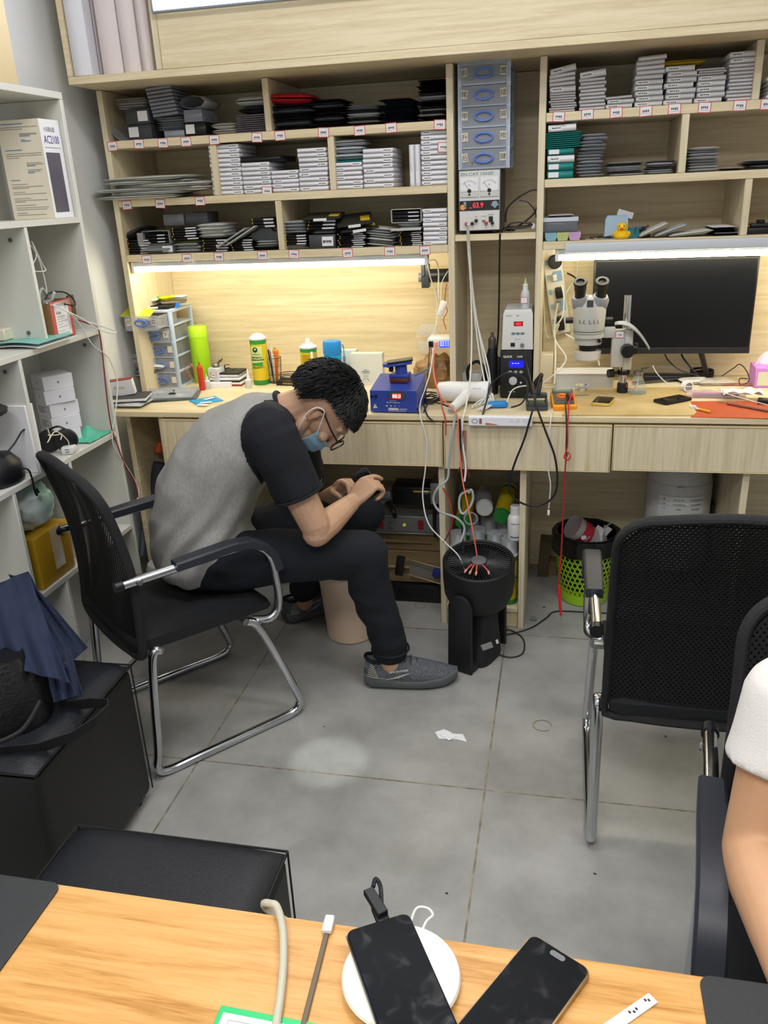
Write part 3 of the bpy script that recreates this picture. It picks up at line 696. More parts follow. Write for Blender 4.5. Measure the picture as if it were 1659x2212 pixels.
# top row right compartment
W1 = 'black foil pouch'
a = pile(588, 675, 287, S1, 10, 226, [m_blkpouch, m_blkpouch, m_bub, m_navypouch, m_blkpouch], 'in the pile under the red bag', W1, jit=.010, thick=1.3)
put('plastic_bag', pil(mat('red_film', 'B5232E', .35, bump=.3, bs=6), 0), ((a[0]+a[1])/2-.005, YC+.09, a[2]+.001), (.16, .15, .036), 'crumpled red plastic bag on a pile of black pouches', 'bag', ry=.06)
pile(676, 745, 283, S1, 11, 214, [m_blkpouch, m_slim, m_blkpouch, m_bub, m_slim], 'in the pile right of the red bag pile', W1, jit=.008, thick=1.2)
pile(748, 818, 278, S1, 8, 226, [m_slim, m_bub, m_slim, m_paper, m_paper, m_slim, m_bub, m_bub], 'in the mixed pile in the middle', 'thin black or white wrapped packet', jit=.006, thick=1.1)
pile(822, 895, 272, S1, 9, 212, [m_navypouch, m_navypouch, m_blkpouch], 'in the navy pile of the top row', 'navy foil pouch', jit=.008, thick=1.15)
pile(904, 962, 266, S1, 16, 170, [m_slim, m_slim, m_paper, m_slim, m_paper, m_slim, m_slim, m_slim, m_paper, m_paper, m_blkpouch, m_blkpouch, m_slim, m_blkpouch, m_slim, m_blkpouch], 'in the tallest pile, against the middle bay', 'thin packet', jit=.003, thick=1.0, d=.16)
# middle row left: large wrapped sheets sticking out
for i in range(8):
    cx = XX([300, 325, 300, 340, 320, 400, 318, 405][i], 420, YC-.01); ww = [.30, .27, .33, .30, .31, .17, .30, .14][i]
    put('bubble_packet', pil(m_bubw, i % 3), (cx, YC+.065, S2+.0005+[0, .012, .023, .034, .046, .02, .057, .034][i]), (ww, .20, [.016, .015, .015, .017, .014, .018, .016, .016][i]), f'large bubble-wrapped flat packet jutting over the shelf edge, {nth(i, 8)} layer', 'packet', 'large wrapped panels', rz=random.uniform(-.12, .12), rx=.02)
# ---- bottom row, left compartment
a = slims(276, 330, 553, S3, 6, 517, 'at the far left of the bottom row')
put('foil_pouch', pil(m_blkpouch, 2), (a[0]+.03, YC+.08, a[2]+.004), (.10, .12, .03), 'crumpled dark pouch on the far left slim boxes', 'packet', ry=-.35)
cardbox('plain grey carton under the torn open box in the bottom row', XX(322, 553), XX(378, 553), S3, .030, .13, mat('mid_grey_card', '63656A', .5), sx=.6, sw=.38, mark=False)
bx, bz = XX(342, 530), S3+.0315
t = thing('open_box', 'torn open grey carton with black packets inside in the bottom row', 'box', (bx, YC+.085, bz), rot=(0, 0, -.05))
g = G(); m_ = mat('grey_card', '8B8B86', .6)
for q in (((-.052, -.07, 0), (.052, .07, .0015)), ((-.052, -.07, 0), (-.0505, .07, .045)), ((.0505, -.07, 0), (.052, .07, .045)), ((-.052, -.07, .0435), (.052, .07, .045))): g.box(*q)
g.box((-.052, -.098, -.0015), (.052, -.07, .0005), 0, rotm(.18)); g.box((-.072, -.07, .0), (-.052, -.0685, .04), 0); g.obj('carton', m_, t)
for k in range(3): put('packet', ubox(m_slim), (0, 0, .003+k*.011), (.092, .12, .009), None, None, parent=t); put('silver_label', me_stick, (-.0, -.0605, .006+k*.011), (.03, .0006, .004), None, None, parent=t)
a = pile(377, 434, 549, S3, 4, 519, [m_bub, m_bubw, m_bub, mat('green_film', '8E9C4A', .4)], 'under the slim boxes in the bottom row', 'bubble-wrapped part', grp='bubble-wrapped parts', name='wrapped_screen')
a = slims(375, 433, 549, a[2]+.001, 5, 490, 'on the wrapped parts under the grey cartons', tilt=-.02)
cardbox('plain grey carton on the slim boxes, left of two at the back', XX(350, 500), XX(395, 500), a[2]+.006, .037, .10, mat('mid_grey_card', '63656A', .5), sw=0, y=YC+.04, group='grey cartons')
cardbox('plain dark carton on the slim boxes, right of two at the back', XX(397, 490), XX(446, 490), a[2]+.008, .037, .10, m_dgrey, sw=0, y=YC+.04, group='grey cartons')
a = slims(437, 497, 549, S3, 5, 516, 'under the pale wrapped pile of the bottom row')
pile(432, 490, 530, a[2]+.001, 4, 486, [m_bubw], 'in the pile on five slim boxes', 'pale bubble-wrapped part', grp='bubble-wrapped parts', name='wrapped_screen', thick=1.5)
a = slims(499, 549, 548, S3, 5, 516, 'under the two leaning clear panels')
for k in range(2): put('wrapped_sheet', ubox(m_bub), (XX(505+k*22, 520), YC+.05, a[2]+.003+k*.006), (.125, .11, .005), f'wrapped clear panel leaning on the slim boxes, {["left", "right"][k]} of two', 'packet', 'leaning wrapped panels', ry=-.48)
a = pile(553, 600, 546, S3, 4, 520, [m_slim, m_bubw, m_bub, m_bubw], 'beside the bottom row divider', 'wrapped part', grp='bubble-wrapped parts', name='wrapped_screen')
g = G(); g.prism([(-.05, 0), (.05, 0), (.05, .025), (.03, .028), (.02, .04), (-.02, .04), (-.03, .028), (-.05, .024)], -.01, .01, rotm(PI/2)); g.cyl((0, -.011, .02), (0, -.0105, .02), .004, n=10)
tag(g.obj('metal_holder', mat('gunmetal', '4A4E52', .4, .6), None, ((a[0]+a[1])/2-.002, YC+.04, a[2]+.001)), 'dark grey metal bracket on the pile beside the bottom row divider', 'bracket')
slims(548, 600, 546, a[2]+.042, 3, 470, 'above the dark metal bracket')
# ---- bottom row, right compartment
a = pile(616, 667, 541, S3, 2, 530, [m_bubw], 'at the foot of the pile right of the divider', 'bubble-wrapped part', grp='bubble-wrapped parts', name='wrapped_screen')
a = slims(616, 665, 541, a[2]+.001, 4, 506, 'right of the bottom row divider')
pile(614, 668, 530, a[2]+.001, 4, 478, [m_bub], 'above the slim boxes right of the divider', 'bubble-wrapped part', grp='bubble-wrapped parts', name='wrapped_screen')
x0, x1 = XX(670, 541), XX(727, 541)
cardbox('dark grey carton with a white sticker in the bottom row', x0, x1, S3, .045, .15, m_dgrey, sx=.5, sw=.42, mark=True)
a = pile(676, 728, 530, S3+.046, 2, 497, [m_bub], 'on the dark grey carton of the bottom row', 'bubble-wrapped part', grp='bubble-wrapped parts', name='wrapped_screen')
a = slims(663, 728, 520, a[2]+.001, 3, 474, 'on the wrapped parts above the dark carton')
def zip_pouch(label, px, py, z, w_, rz, ry, rx=0):
    t = thing('screen_pouch', label, 'packet', (XX(px, py), YC+.07, z), rot=(rx, ry, rz), group='black pouches with yellow labels')
    put('pouch', pil(mat('grey_black_film', '35342F', .3), 1), (0, 0, 0), (w_, .14, .012), None, None, parent=t)
    put('yellow_label', ubox(m_yel), (w_*.30, -.015, .010), (w_*.26, .05, .0025), None, None, parent=t)
    put('white_sticker', ubox(m_paper), (-w_*.02, -.0685, .001), (w_*.34, .006, .008), None, None, parent=t); return t
zip_pouch('black pouch with a yellow corner label, left one on the bottom row piles', 692, 478, a[2]+.003, .13, .1, 0, .12)
a = slims(729, 791, 540, S3, 7, 503, 'of the seven below the yellow-labelled pouches')
zip_pouch('black pouch with a yellow label, lower of two tilted ones in the bottom row', 765, 495, a[2]+.012, .13, .35, -.10, .15)
zip_pouch('black pouch with a yellow label, upper of two tilted ones in the bottom row', 758, 480, a[2]+.034, .12, .25, -.08, .25)
pile(794, 850, 537, S3, 7, 492, [m_bubw, m_bub], 'in the slanted pile of the bottom row', 'pale wrapped screen', grp='bubble-wrapped parts', name='wrapped_screen', tilt=.12, jit=.008)
a = slims(862, 913, 536, S3, 7, 500, 'of the seven beside the white boxes')
a = pile(864, 913, 520, a[2]+.001, 2, 481, [m_bub], 'under the small open white box', 'bubble-wrapped part', grp='bubble-wrapped parts', name='wrapped_screen')
t = thing('open_box', 'small open white box holding black packets on the bottom row pile', 'box', (XX(878, 470), YC+.085, a[2]+.001))
g = G()
for q in (((-.05, -.07, 0), (.05, .07, .0015)), ((-.05, -.07, 0), (-.0485, .07, .042)), ((.0485, -.07, 0), (.05, .07, .042)), ((-.05, -.07, .0405), (.05, .07, .042))): g.box(*q)
g.box((-.05, -.092, -.001), (.05, -.07, .0005), 0, rotm(.25)); g.obj('carton', mat('off_white_card', 'C9C8C2', .55), t)
for k in range(3): put('packet', ubox(m_slim), (0, 0, .002+k*.012), (.094, .12, .0105), None, None, parent=t); put('silver_label', me_stick, (.005, -.0605, .005+k*.012), (.035, .0006, .004), None, None, parent=t)

# ---- shelf tags
me_tag = G().box((-.018, -.0006, -.0145), (.018, 0, .0145), 0).mesh('paper_tag', m_paper)
def frame_mesh():
    g = G(); 
    for a, b in (((-.018, -.0009, .0125), (.018, -.0006, .0145)), ((-.018, -.0009, -.0145), (.018, -.0006, -.0125)), ((-.018, -.0009, -.0125), (-.016, -.0006, .0125)), ((.016, -.0009, -.0125), (.018, -.0006, .0125))): g.box(a, b)
    return g.mesh('red_border', m_red)
me_fr = frame_mesh()
def tmarks(seed):
    rr = random.Random(seed); g = G()
    for k in range(4): x = -.009+k*.005; g.box((x, -.0009, -.004+rr.random()*.002), (x+.003, -.0006, .003))
    g.box((-.013, -.0009, -.007), (.013, -.0006, -.0065)); return g.mesh('handwriting', m_ink)
TM = [tmarks(k) for k in range(4)]
def shelftags(lst, where, y=YC-.0003):
    for k, (px, py) in enumerate(lst):
        p = PY(px, py, y); n = len(lst)
        wd = ['first', 'second', 'third', 'fourth', 'fifth', 'sixth', 'seventh', 'eighth', 'ninth', 'tenth', 'eleventh'][k]
        t = thing('shelf_tag', f'red-framed white tag, {wd} from the left on the {where}', 'label', p, rot=(0, random.uniform(-.06, .06), 0), group='red-framed tags on shelf edges')
        for nm, me in (('paper', me_tag), ('red_border', me_fr), ('handwriting', TM[k % 4])): put(nm, me, (0, 0, 0), (1, 1, 1), None, None, parent=t)
shelftags([(243, 316), (300, 311), (352, 309), (402, 306), (463, 302), (555, 297), (605, 293), (699, 286), (777, 282), (845, 276), (950, 269)], 'top shelf of the left unit')
shelftags([(274, 443), (346, 440), (432, 434)], 'middle shelf of the left unit')
shelftags([(317, 561), (404, 558), (473, 555), (567, 552), (635, 549), (751, 547), (842, 543), (918, 541)], 'bottom shelf of the left unit')
shelftags([(1207, 252), (1269, 247), (1331, 243), (1395, 240), (1457, 235), (1522, 232), (1598, 228), (1657, 225)], 'top shelf of the right unit')
shelftags([(577, 413)], 'white boxes of the middle row', YC+.0095); shelftags([(958, 318)], 'eleven-box white stack', YC+.0095)

# ---- right unit, top row
R1, R2, R3 = 1.6435, 1.4575, 1.2735
def rstack(px0, px1, pyb, parts, desc, z=R1):
    """parts: (n, pytop, labelled, tilt)"""
    x0, x1 = XX(px0, pyb), XX(px1, pyb); tot = sum(p[0] for p in parts); k = 0; zz = z
    for n, pyt, lab, tl in parts:
        top = PY((px0+px1)/2, pyt, YC+.02)[2]; h = (top-zz)/n
        for i in range(n):
            j = random.uniform(-.004, .004)
            cardbox(f'white thin box, {nth(k, tot)} in the {desc}', x0+j, x1+j, zz+i*h, h*.97, .16, m_card if not lab else m_paper, sx=.08, sw=.42 if lab else 0, group='white thin boxes on the right shelf', ry=tl*(i+1)/n, sticker=me_lite)
            k += 1
        zz = top+.0005
rstack(1187, 1243, 244, [(8, 200, 0, 0), (1, 186, 1, -.02), (3, 158, 0, -.10), (1, 143, 1, -.17)], 'stack beside the tall bay')
rstack(1250, 1306, 240, [(9, 168, 0, -.03), (1, 152, 1, -.11)], 'second stack from the tall bay')
rstack(1309, 1367, 236, [(2, 214, 1, 0), (1, 207, 0, -.03)], 'lowest stack of three boxes')
rstack(1370, 1430, 232, [(5, 172, 1, 0), (5, 120, 0, -.04)], 'stack right of the lowest stack')
rstack(1434, 1497, 228, [(7, 142, 1, 0)], 'stack topped with a yellow packet')
put('foil_pouch', pil(m_yel, 1), (XX(1470, 138), YC+.09, PY(1465, 141, YC+.02)[2]+.001), (.14, .15, .014), 'yellow packet on a stack of labelled white boxes', 'packet')
rstack(1500, 1560, 225, [(5, 163, 1, 0), (3, 147, 0, 0)], 'stack right of the yellow packet')
rstack(1568, 1627, 222, [(10, 137, 0, .0), (2, 111, 1, -.01)], 'tallest stack at the right end')
rstack(1652, 1712, 220, [(5, 165, 1, 0)], 'stack beyond the right divider')
# right unit, middle row
x0, x1 = XX(1181, 390), XX(1238, 390)
T0 = 'teal carton with a white sticker'
for i in range(2): cardbox(f'{T0}, {["lower", "upper"][i]} of the bottom pair', x0, x1, R2+i*.023, .0225, .15, m_teal, sx=.06, sw=.38, group='teal cartons', mark=False)
cardbox('white box between the teal cartons', x0, x1+.002, R2+.0465, .02, .15, m_paper, sx=.1, sw=.35)
cardbox('teal carton with a white sticker above the white box', x0, x1, R2+.067, .019, .15, m_teal, sx=.06, sw=.38, group='teal cartons', mark=False)
for i in range(8): put('card_sheet', ubox(m_teal), ((x0+x1)/2+.002+random.uniform(-.003, .003), YC+.09, R2+.087+i*.0056), (.112, .15, .004), f'thin teal card, {nth(i, 8)} in the fanned stack', 'card', 'thin teal cards', ry=-.02)
cardbox('white box on the thin teal cards', x0, x1+.004, R2+.133, .020, .15, m_paper, sx=.1, sw=.4, ry=-.02)
g = G(); put('wrapped_screen', pil(m_bub, 0), ((x0+x1)/2, YC+.09, R2+.155), (.10, .14, .014), 'grey wrapped part between two white boxes on the teal stack', 'packet')
cardbox('topmost white box of the teal stack', x0, x1, R2+.170-.001, .011, .14, m_paper, sw=0, ry=-.03)
pile(1247, 1305, 385, R2, 13, 289, [m_bub], 'in the wavy stack beside the teal stack', 'grey bubble-wrapped part', grp='bubble-wrapped parts', name='wrapped_screen', jit=.007, thick=1.1)
m_dk = mat('grey_film', '55565C', .3)
pile(1312, 1392, 384, R2, 7, 350, [m_paper, m_dk, m_bub, m_paper], 'in the low pile left of the right divider', 'flat paper-wrapped sheet', grp='flat wrapped sheets', name='wrapped_sheet', jit=.006)
pile(1396, 1458, 380, R2, 6, 347, [m_bub, m_paper, m_dk], 'in the low pile touching the right divider', 'flat paper-wrapped sheet', grp='flat wrapped sheets', name='wrapped_sheet', jit=.004)
pile(1482, 1553, 376, R2, 8, 318, [m_bub, m_bubw, m_bub], 'in the stack right of the right divider', 'grey bubble-wrapped part', grp='bubble-wrapped parts', name='wrapped_screen')
pile(1560, 1608, 372, R2, 3, 362, [m_slim, m_gold, m_paper], 'in the thin black pile of the middle row', 'flat packet', grp='flat wrapped sheets', jit=.01)
pile(1612, 1690, 370, R2, 5, 345, [m_dk, m_bub, m_navypouch], 'at the right edge of the middle row', 'flat packet', grp='flat wrapped sheets', jit=.01)
# right unit, bottom row
x0 = XX(1177, 525)
for k, (px, c, nm) in enumerate(((1190, '8FC3D6', 'blue'), (1215, 'C9D48A', 'green'), (1241, 'CFA9D6', 'pink'))):
    g = G(); X_ = XX(px, 523)
    g.rings([[(sx*(.014+.005*q), sy*.05, z_) for sx, sy in ((-1, -1), (1, -1), (1, 1), (-1, 1))] for z_, q in ((.001, 0), (.012, .8), (.026, 1))], caps=False); g.box((-.014, -.049, .0005), (.014, .049, .0015))
    tag(g.obj('small_tray', mat('tray_'+nm, c, .3, alpha=.75), None, (X_, YC+.062, R3)), f'small clear {nm} tray under the lidded box in the bottom row', 'tray', 'small coloured trays')
t = thing('storage_box', 'clear lidded box with grey contents on three small coloured trays', 'box', (XX(1209, 500), YC+.065, R3+.0265))
G().box((-.055, -.05, 0), (.055, .05, .030), .003).obj('body', mat('smoky_clear', '70767E', .2, alpha=.7), t); G().box((-.057, -.052, .0305), (.057, .052, .044), .002).obj('lid', mat('frosted_lid', 'C8CCD6', .3), t)
pile(1181, 1236, 480, R3+.0715, 4, 465, [m_paper, m_bub, m_lilac], 'on the clear lidded box', 'flat pale packet', grp='flat wrapped sheets', name='wrapped_sheet', jit=.004)
t = thing('card_box', 'light blue open carton behind the yellow duck', 'box', (XX(1332, 512), YC+.11, R3), rot=(0, 0, .05))
g = G(); g.rings([[(sx*w_, sy*.025, z_) for sx, sy in ((-1, -1), (1, -1), (1, 1), (-1, 1))] for z_, w_ in ((0, .036), (.055, .035), (.068, .030))]); g.obj('carton', mat('light_blue_card', 'A9C2D6', .5), t)
G().box((-.02, -.01, .066), (.03, -.009, .085), 0, rotm(0, .3)).obj('flap', m_card, t)
t = thing('duck_figure', 'small yellow toy duck on the shelf above the monitor', 'toy', PY(1342, 521, YC+.03), rot=(0, 0, -.1))
t.location.z = R3
g = G(); g.lathe([(.010, .0), (.020, .001), (.0245, .008), (.024, .016), (.018, .022), (.010, .026)], 20, sx=1.05, sy=1.2); g.ball((-.022, .002, .014), (.006, .014, .009), 10); g.ball((.022, .002, .014), (.006, .014, .009), 10)
g.obj('body', mat('duck_yellow', 'F0C21A', .35), t); G().ball((0, -.004, .035), (.0155, .015, .0145), 18).obj('head', mat('duck_yellow'), t)
G().ball((0, -.020, .031), (.0065, .007, .0028), 12).obj('beak', mat('duck_beak', 'E5702A', .4), t)
g = G(); g.ball((-.0065, -.0170, .0385), (.0016, .0012, .0026), 8); g.ball((.0065, -.0170, .0385), (.0016, .0012, .0026), 8); g.obj('eyes', m_black, t)
m_tealp = mat('teal_plastic', '2C6E78', .4)
for k, (px, py, rz, m_) in enumerate(((1363, 505, .3, m_tealp), (1377, 512, -.2, m_tealp), (1392, 511, .1, m_slim))):
    g = G(); g.prism([(-.02, 0), (.02, 0), (.022, .012), (.008, .014), (.006, .030), (-.004, .032), (-.008, .014), (-.022, .01)], -.012, .012, rotm(PI/2)); g.cyl((-.012, 0, .02), (.016, 0, .034), .003, n=8)
    tag(g.obj('screen_clamp', m_, None, (XX(px, py), YC+.04+.02*k, R3), (0, 0, rz)), f'{["left teal", "right teal", "black"][k]} plastic screen clamp beside the duck', 'clamp', 'screen clamps beside the duck')
for k, (px, py, w_, tl, m_) in enumerate(((1413, 505, .09, -.42, m_bubw), (1450, 506, .10, -.32, m_bub), (1492, 507, .13, -.10, m_bubw))):
    put('wrapped_screen', pil(m_, k), (XX(px, py), YC+.06, R3+[.018, .014, .004][k]), (w_, .11, .012), f'pale wrapped screen leaning in the bottom row, {["left", "middle", "right"][k]} of three', 'packet', 'leaning pale screens', ry=tl)
pile(1536, 1592, 513, R3, 6, 490, [m_slim, m_paper, m_slim, m_slim], 'in the black pile left of the bottom right divider', 'thin black packet', grp='flat wrapped sheets', jit=.005)
g = G(); 
for k in range(26): a_ = random.uniform(0, PI); c = Vector((random.uniform(-.045, .045), random.uniform(-.03, .03), .002+.004*random.random())); d_ = Vector((math.cos(a_), math.sin(a_)*.6, random.uniform(-.1, .1)))*.014; g.cyl(c-d_, c+d_, .0012, n=5)
tag(g.obj('small_metal_parts', mat('dark_metal', '3A3A3A', .4, .5), None, (XX(1287, 518), YC+.045, R3+.001)), 'scattered dark metal pieces left of the yellow duck', 'metal parts', kind='stuff')
t = thing('camera_module', 'black ribbed device with brass tip at the right end of the bottom row', 'device', (XX(1640, 505), YC+.07, R3))
g = G(); g.box((-.04, -.03, 0), (.06, .03, .018), .003); g.box((-.02, -.02, .0185), (.05, .02, .03), .003); g.box((0, -.015, .0305), (.02, .015, .04), .002); g.obj('body', m_black, t); G().cyl((-.055, 0, .02), (-.0205, 0, .022), .0035, n=10).obj('brass_tip', m_gold, t)

# ---- tall white boxes in the overhead cell
xprev = -9
for k, (a_, b_, yy) in enumerate(((160, 200, YO+.006), (203, 222, YO+.05), (224, 268, YO+.03), (270, 306, YO+.03), (309, 334, YO+.035))):
    x0, x1 = pl(a_, 160, 1, yy)[0], pl(b_, 160, 1, yy)[0]
    x0 = max(x0, xprev+.001); xprev = x1
    t = put('tall_box', ubox([m_card, m_lilac][k > 0]), ((x0+x1)/2, yy+.12, 1.8195), (x1-x0-.001, .24, .42), f'tall plain white box, {["first", "second", "third", "fourth", "fifth"][k]} from the wall in the overhead cell', 'box', 'tall white boxes in the overhead cabinet')

# ---- drawer tower and power supply in the tall bay
m_bframe = mat('pale_blue_plastic', 'C2D2E8', .35, alpha=.93); m_bring = mat('blue_ring', '5F83D8', .35)
m_drawer = mat('frosted_drawer', 'B9BEC8', .25, alpha=.36); m_dark = mat('dark_contents', '45474C', .7); m_cream = mat('tape_label', 'D6D0C0', .6)
def scrawl(seed, s_=.008):
    rr = random.Random(seed); g = G()
    for k in range(5):
        x, z = rr.uniform(-1, 1)*s_, rr.uniform(-1, 1)*s_; a_ = rr.choice([0, PI/2, .9, -.8]); l = s_*rr.uniform(.6, 1.3)
        g.box((-l/2, -.0003, -.0005), (l/2, 0, .0005), 0, TR(x*.7, 0, z*.8)@rotm(0, a_, 0))
    return g
def drawer_tower(name, label, loc, rz, w_, d_, hh, n, outs, grp_label, slotted=True, chars=None):
    t = thing(name, label, 'drawers', loc, rz)
    H = hh*n
    g = G(); b = .004
    for sx in (-1, 1):
        for sy in (-1, 1): x = sx*(w_/2-.006); y = sy*(d_/2-.008); g.box((x-.006, y-.008, 0), (x+.006, y+.008, H), .001)
        for k in range(n+1): z = min(k*hh, H-.007); g.box((sx*(w_/2)-(.004 if sx > 0 else 0), -d_/2+.0165, z), (sx*(w_/2)+(.004 if sx < 0 else 0), d_/2-.0165, z+.007), .001)
    for k in range(n+1): z = min(k*hh, H-.005); g.box((-w_/2+.0125, -d_/2, z), (w_/2-.0125, d_/2, z+.005), .001)
    g.obj('frame', m_bframe, t)
    for k in range(n):
        o_ = outs[k]; z = k*hh+.0055; w2 = w_/2-.014; y0 = -d_/2-.002-o_; h2 = hh-.007
        dr = bpy.data.objects.new('drawer', None); COL.objects.link(dr); dr.parent = t; dr.location = (0, y0, z)
        g = G(); g.box((-w2-.010, 0, -.003), (w2+.010, .003, h2), .001); g.box((-w2, .0031, 0), (-w2+.002, d_-.01, h2-.006)); g.box((w2-.002, .0031, 0), (w2, d_-.01, h2-.006)); g.box((-w2, .0031, 0), (w2, d_-.01, .002)); g.box((-w2, d_-.012, .0021), (w2, d_-.01, h2-.006))
        g.obj('tray', m_drawer, dr)
        rr0 = min(.028, w_*.17); P = [(rr0*math.cos(a), -.0035, h2/2+rr0*.46*math.sin(a)) for a in [2*PI*i/28 for i in range(28)]]
        G().tube(P, .0032, 8, 1, closed=True).obj('ring_handle', m_bring, dr)
        g = G(); rr = random.Random(k+n)
        for q in range(9): x = rr.uniform(-w2+.02, w2-.02); y = rr.uniform(.02, d_-.03); g.cbox((x, y, .003+h2*.2), (.03, .03, h2*.36), .002, (rr.uniform(-.3, .3), rr.uniform(-.3, .3), rr.uniform(0, 3)))
        g.obj('contents', m_dark, dr)
        if chars:
            for sd, ch in ((-1, chars[k][0]), (1, chars[k][1])):
                c = G().cbox((sd*(w_/2-.021), -.0006, h2/2+.003), (.019, .0006, .024), 0, (0, rr.uniform(-.15, .15), 0)).obj('tape_label', m_cream, dr)
                if ch: text(ch, .019, m_ink, dr, (sd*(w_/2-.021), -.0012, h2/2-.004), name='handwriting', align='CENTER')
    G().box((-w_/2, -d_/2, H+.0005), (w_/2, d_/2, H+.0035), .001).obj('top_cover', m_bframe, t)
    return t
pA = PY(992, 362, YC+.012); pB = PY(1103, 360, YC+.012)
zt = 1.303+.001
# power supply
pw = PY(991, 498, YC+.012); pe = PY(1081, 496, YC+.012); wps = pe[0]-pw[0]
hps = PY(1035, 366, YC+.012)[2]-zt-.008
cx = (pw[0]+pe[0])/2
t = thing('power_supply', 'white bench power supply with two dials and a red digital readout', 'power supply', (cx, YC+.012+.10, zt))
m_ps = mat('cream_metal', 'C9CAC6', .45); m_face = mat('face_white', 'D5D5D2', .5)
W2 = wps/2; H_ = hps
G().box((-W2, -.10, .008), (W2, .10, H_+.008), .003).obj('case', mat('dark_case', '4A4C50', .45), t)
G().box((-W2+.003, -.103, .011), (W2-.003, -.1005, H_+.005), .001).obj('front_panel', m_face, t)
for sx in (-1, 1):
    for sy in (-1, 1): G().cyl((sx*(W2-.02), sy*.08, 0), (sx*(W2-.02), sy*.08, .0085), .008, .01, 10).obj('foot', m_black, t)
fy = -.1032; zt_ = H_+.008
text('ZN-CAT 1503D', .0125, mat('print_teal', '3F6A7A', .5), t, (-W2+.006, fy, zt_-.017), sx=1.25)
for s_ in (-1, 1):
    c = s_*W2*.47
    me_ = bpy.data.objects.new('analog_meter', None); COL.objects.link(me_); me_.parent = t; me_.location = (c, fy, zt_-.045)
    G().box((-W2*.43, -.003, -.019), (W2*.43, 0, .022), .001).obj('meter_face', m_paper, me_)
    g = G(); g.tube([(.024*math.cos(a), -.0032, -.012+.024*math.sin(a)) for a in [R(35+110*i/12) for i in range(13)]], .0003, 4, 1)
    for i in range(7): a = R(40+100*i/6); g.cyl((.024*math.cos(a), -.0032, -.012+.024*math.sin(a)), (.028*math.cos(a), -.0032, -.012+.028*math.sin(a)), .0003, n=4)
    g.obj('scale', m_ink, me_)
    G().cyl((0, -.0035, -.014), (-.016*(1 if s_ < 0 else 1.1), -.0035, .008), .0004, n=4).obj('needle', m_ink, me_)
    text('V' if s_ < 0 else 'A', .008, m_ink, me_, (0, -.0032, -.003), align='CENTER')
    G().lathe([(.006, 0), (.006, .001)], 16, TR(0, -.0035, -.017)@rotm(PI/2, 0, 0)).obj('meter_hub', m_black, me_)
    G().box((-W2*.43, -.003, -.036), (W2*.43, 0, -.0195), .001).obj('meter_base', m_ps, me_); G().cyl((0, -.003, -.028), (0, -.005, -.028), .0032, n=12).obj('adjust_screw', m_black, me_)
zb = zt_-.105
G().box((-W2+.004, -.1045, zb-.016), (W2-.004, -.1035, zb+.014), .0005).obj('display_panel', m_glass, t)
m_led = mat('red_led', 'FF2030', .4, emit=3.0)
text('03.9', .022, m_led, t, (-.004, -.1052, zb-.0075), align='CENTER', name='readout', sx=.9)
G().box((-.031, -.1052, zb-.0085), (-.025, -.1046, zb-.0065)).obj('readout', m_led, t)
G().lathe([(.0085, 0), (.0085, .0005)], 20, TR(-W2+.014, -.1046, zb-.005)@rotm(PI/2, 0, 0)).obj('orange_print', mat('orange_print', 'E8963C', .4), t)
G().prism([(-.010, .010), (-.001, .010), (-.001, -.012), (-.004, -.010)], .1046, .1051, TR(-W2+.026, 0, zb+.001)@rotm(PI/2, 0, 0)).obj('grey_print', mat('grey_blue_print', '8E9EAC', .4), t)
g = G(); g.prism([(-.009, .008), (0, .011), (.009, .008), (.007, -.004), (0, -.011), (-.007, -.004)], .1046, .1050, TR(W2-.018, 0, zb)@rotm(PI/2, 0, 0)); g.box((W2-.030, -.1054, zb-.003), (W2-.006, -.1050, zb+.002)); g.obj('shield_emblem', mat('grey_blue_print'), t)
zk = zt_-.155
G().lathe([(.0055, 0), (.005, .010), (.003, .011)], 18, TR(-.010, fy, zk+.004)@rotm(PI/2, 0, 0)).obj('knob', m_black, t)
G().lathe([(.0045, 0), (.004, .006), (.0015, .007), (.0015, .011)], 14, TR(.014, fy, zk+.004)@rotm(PI/2, 0, 0)).obj('toggle', m_steel, t)
g = G().box((.030, fy-.0025, zk-.002), (.043, fy, zk+.015), .0008).obj('power_switch', m_black, t)
text('POWER', .005, m_ink, t, (.0365, fy, zk+.018), align='CENTER'); text('OUTPUT', .0042, m_ink, t, (.014, fy, zk+.014), align='CENTER'); text('VOL', .0042, m_ink, t, (-.010, fy, zk+.014), align='CENTER')
for px_, m_ in ((-W2*.62, m_red), (-W2*.34, m_slim), (W2*.33, m_red), (W2*.62, m_slim)): G().lathe([(.0055, 0), (.0055, .004), (.0045, .012), (.003, .013)], 16, TR(px_, fy, .032)@rotm(PI/2, 0, 0)).obj('terminal', m_ if m_ is m_slim else mat('red_terminal', 'C23338', .35), t)
HT = (PY(1045, 133, YC+.012)[2]-(zt+H_+.010))/5
drawer_tower('drawer_tower', 'pale blue five-drawer plastic tower standing on the power supply', (cx+(pB[0]-pA[0]-wps)/2, YC+.012+.115, zt+H_+.0085), 0, pB[0]-pA[0], .22, HT, 5, [0]*5, None, chars=[('后', '键'), ('升', '按'), ('带', '屏'), ('尾', '插'), ('前', '置')])
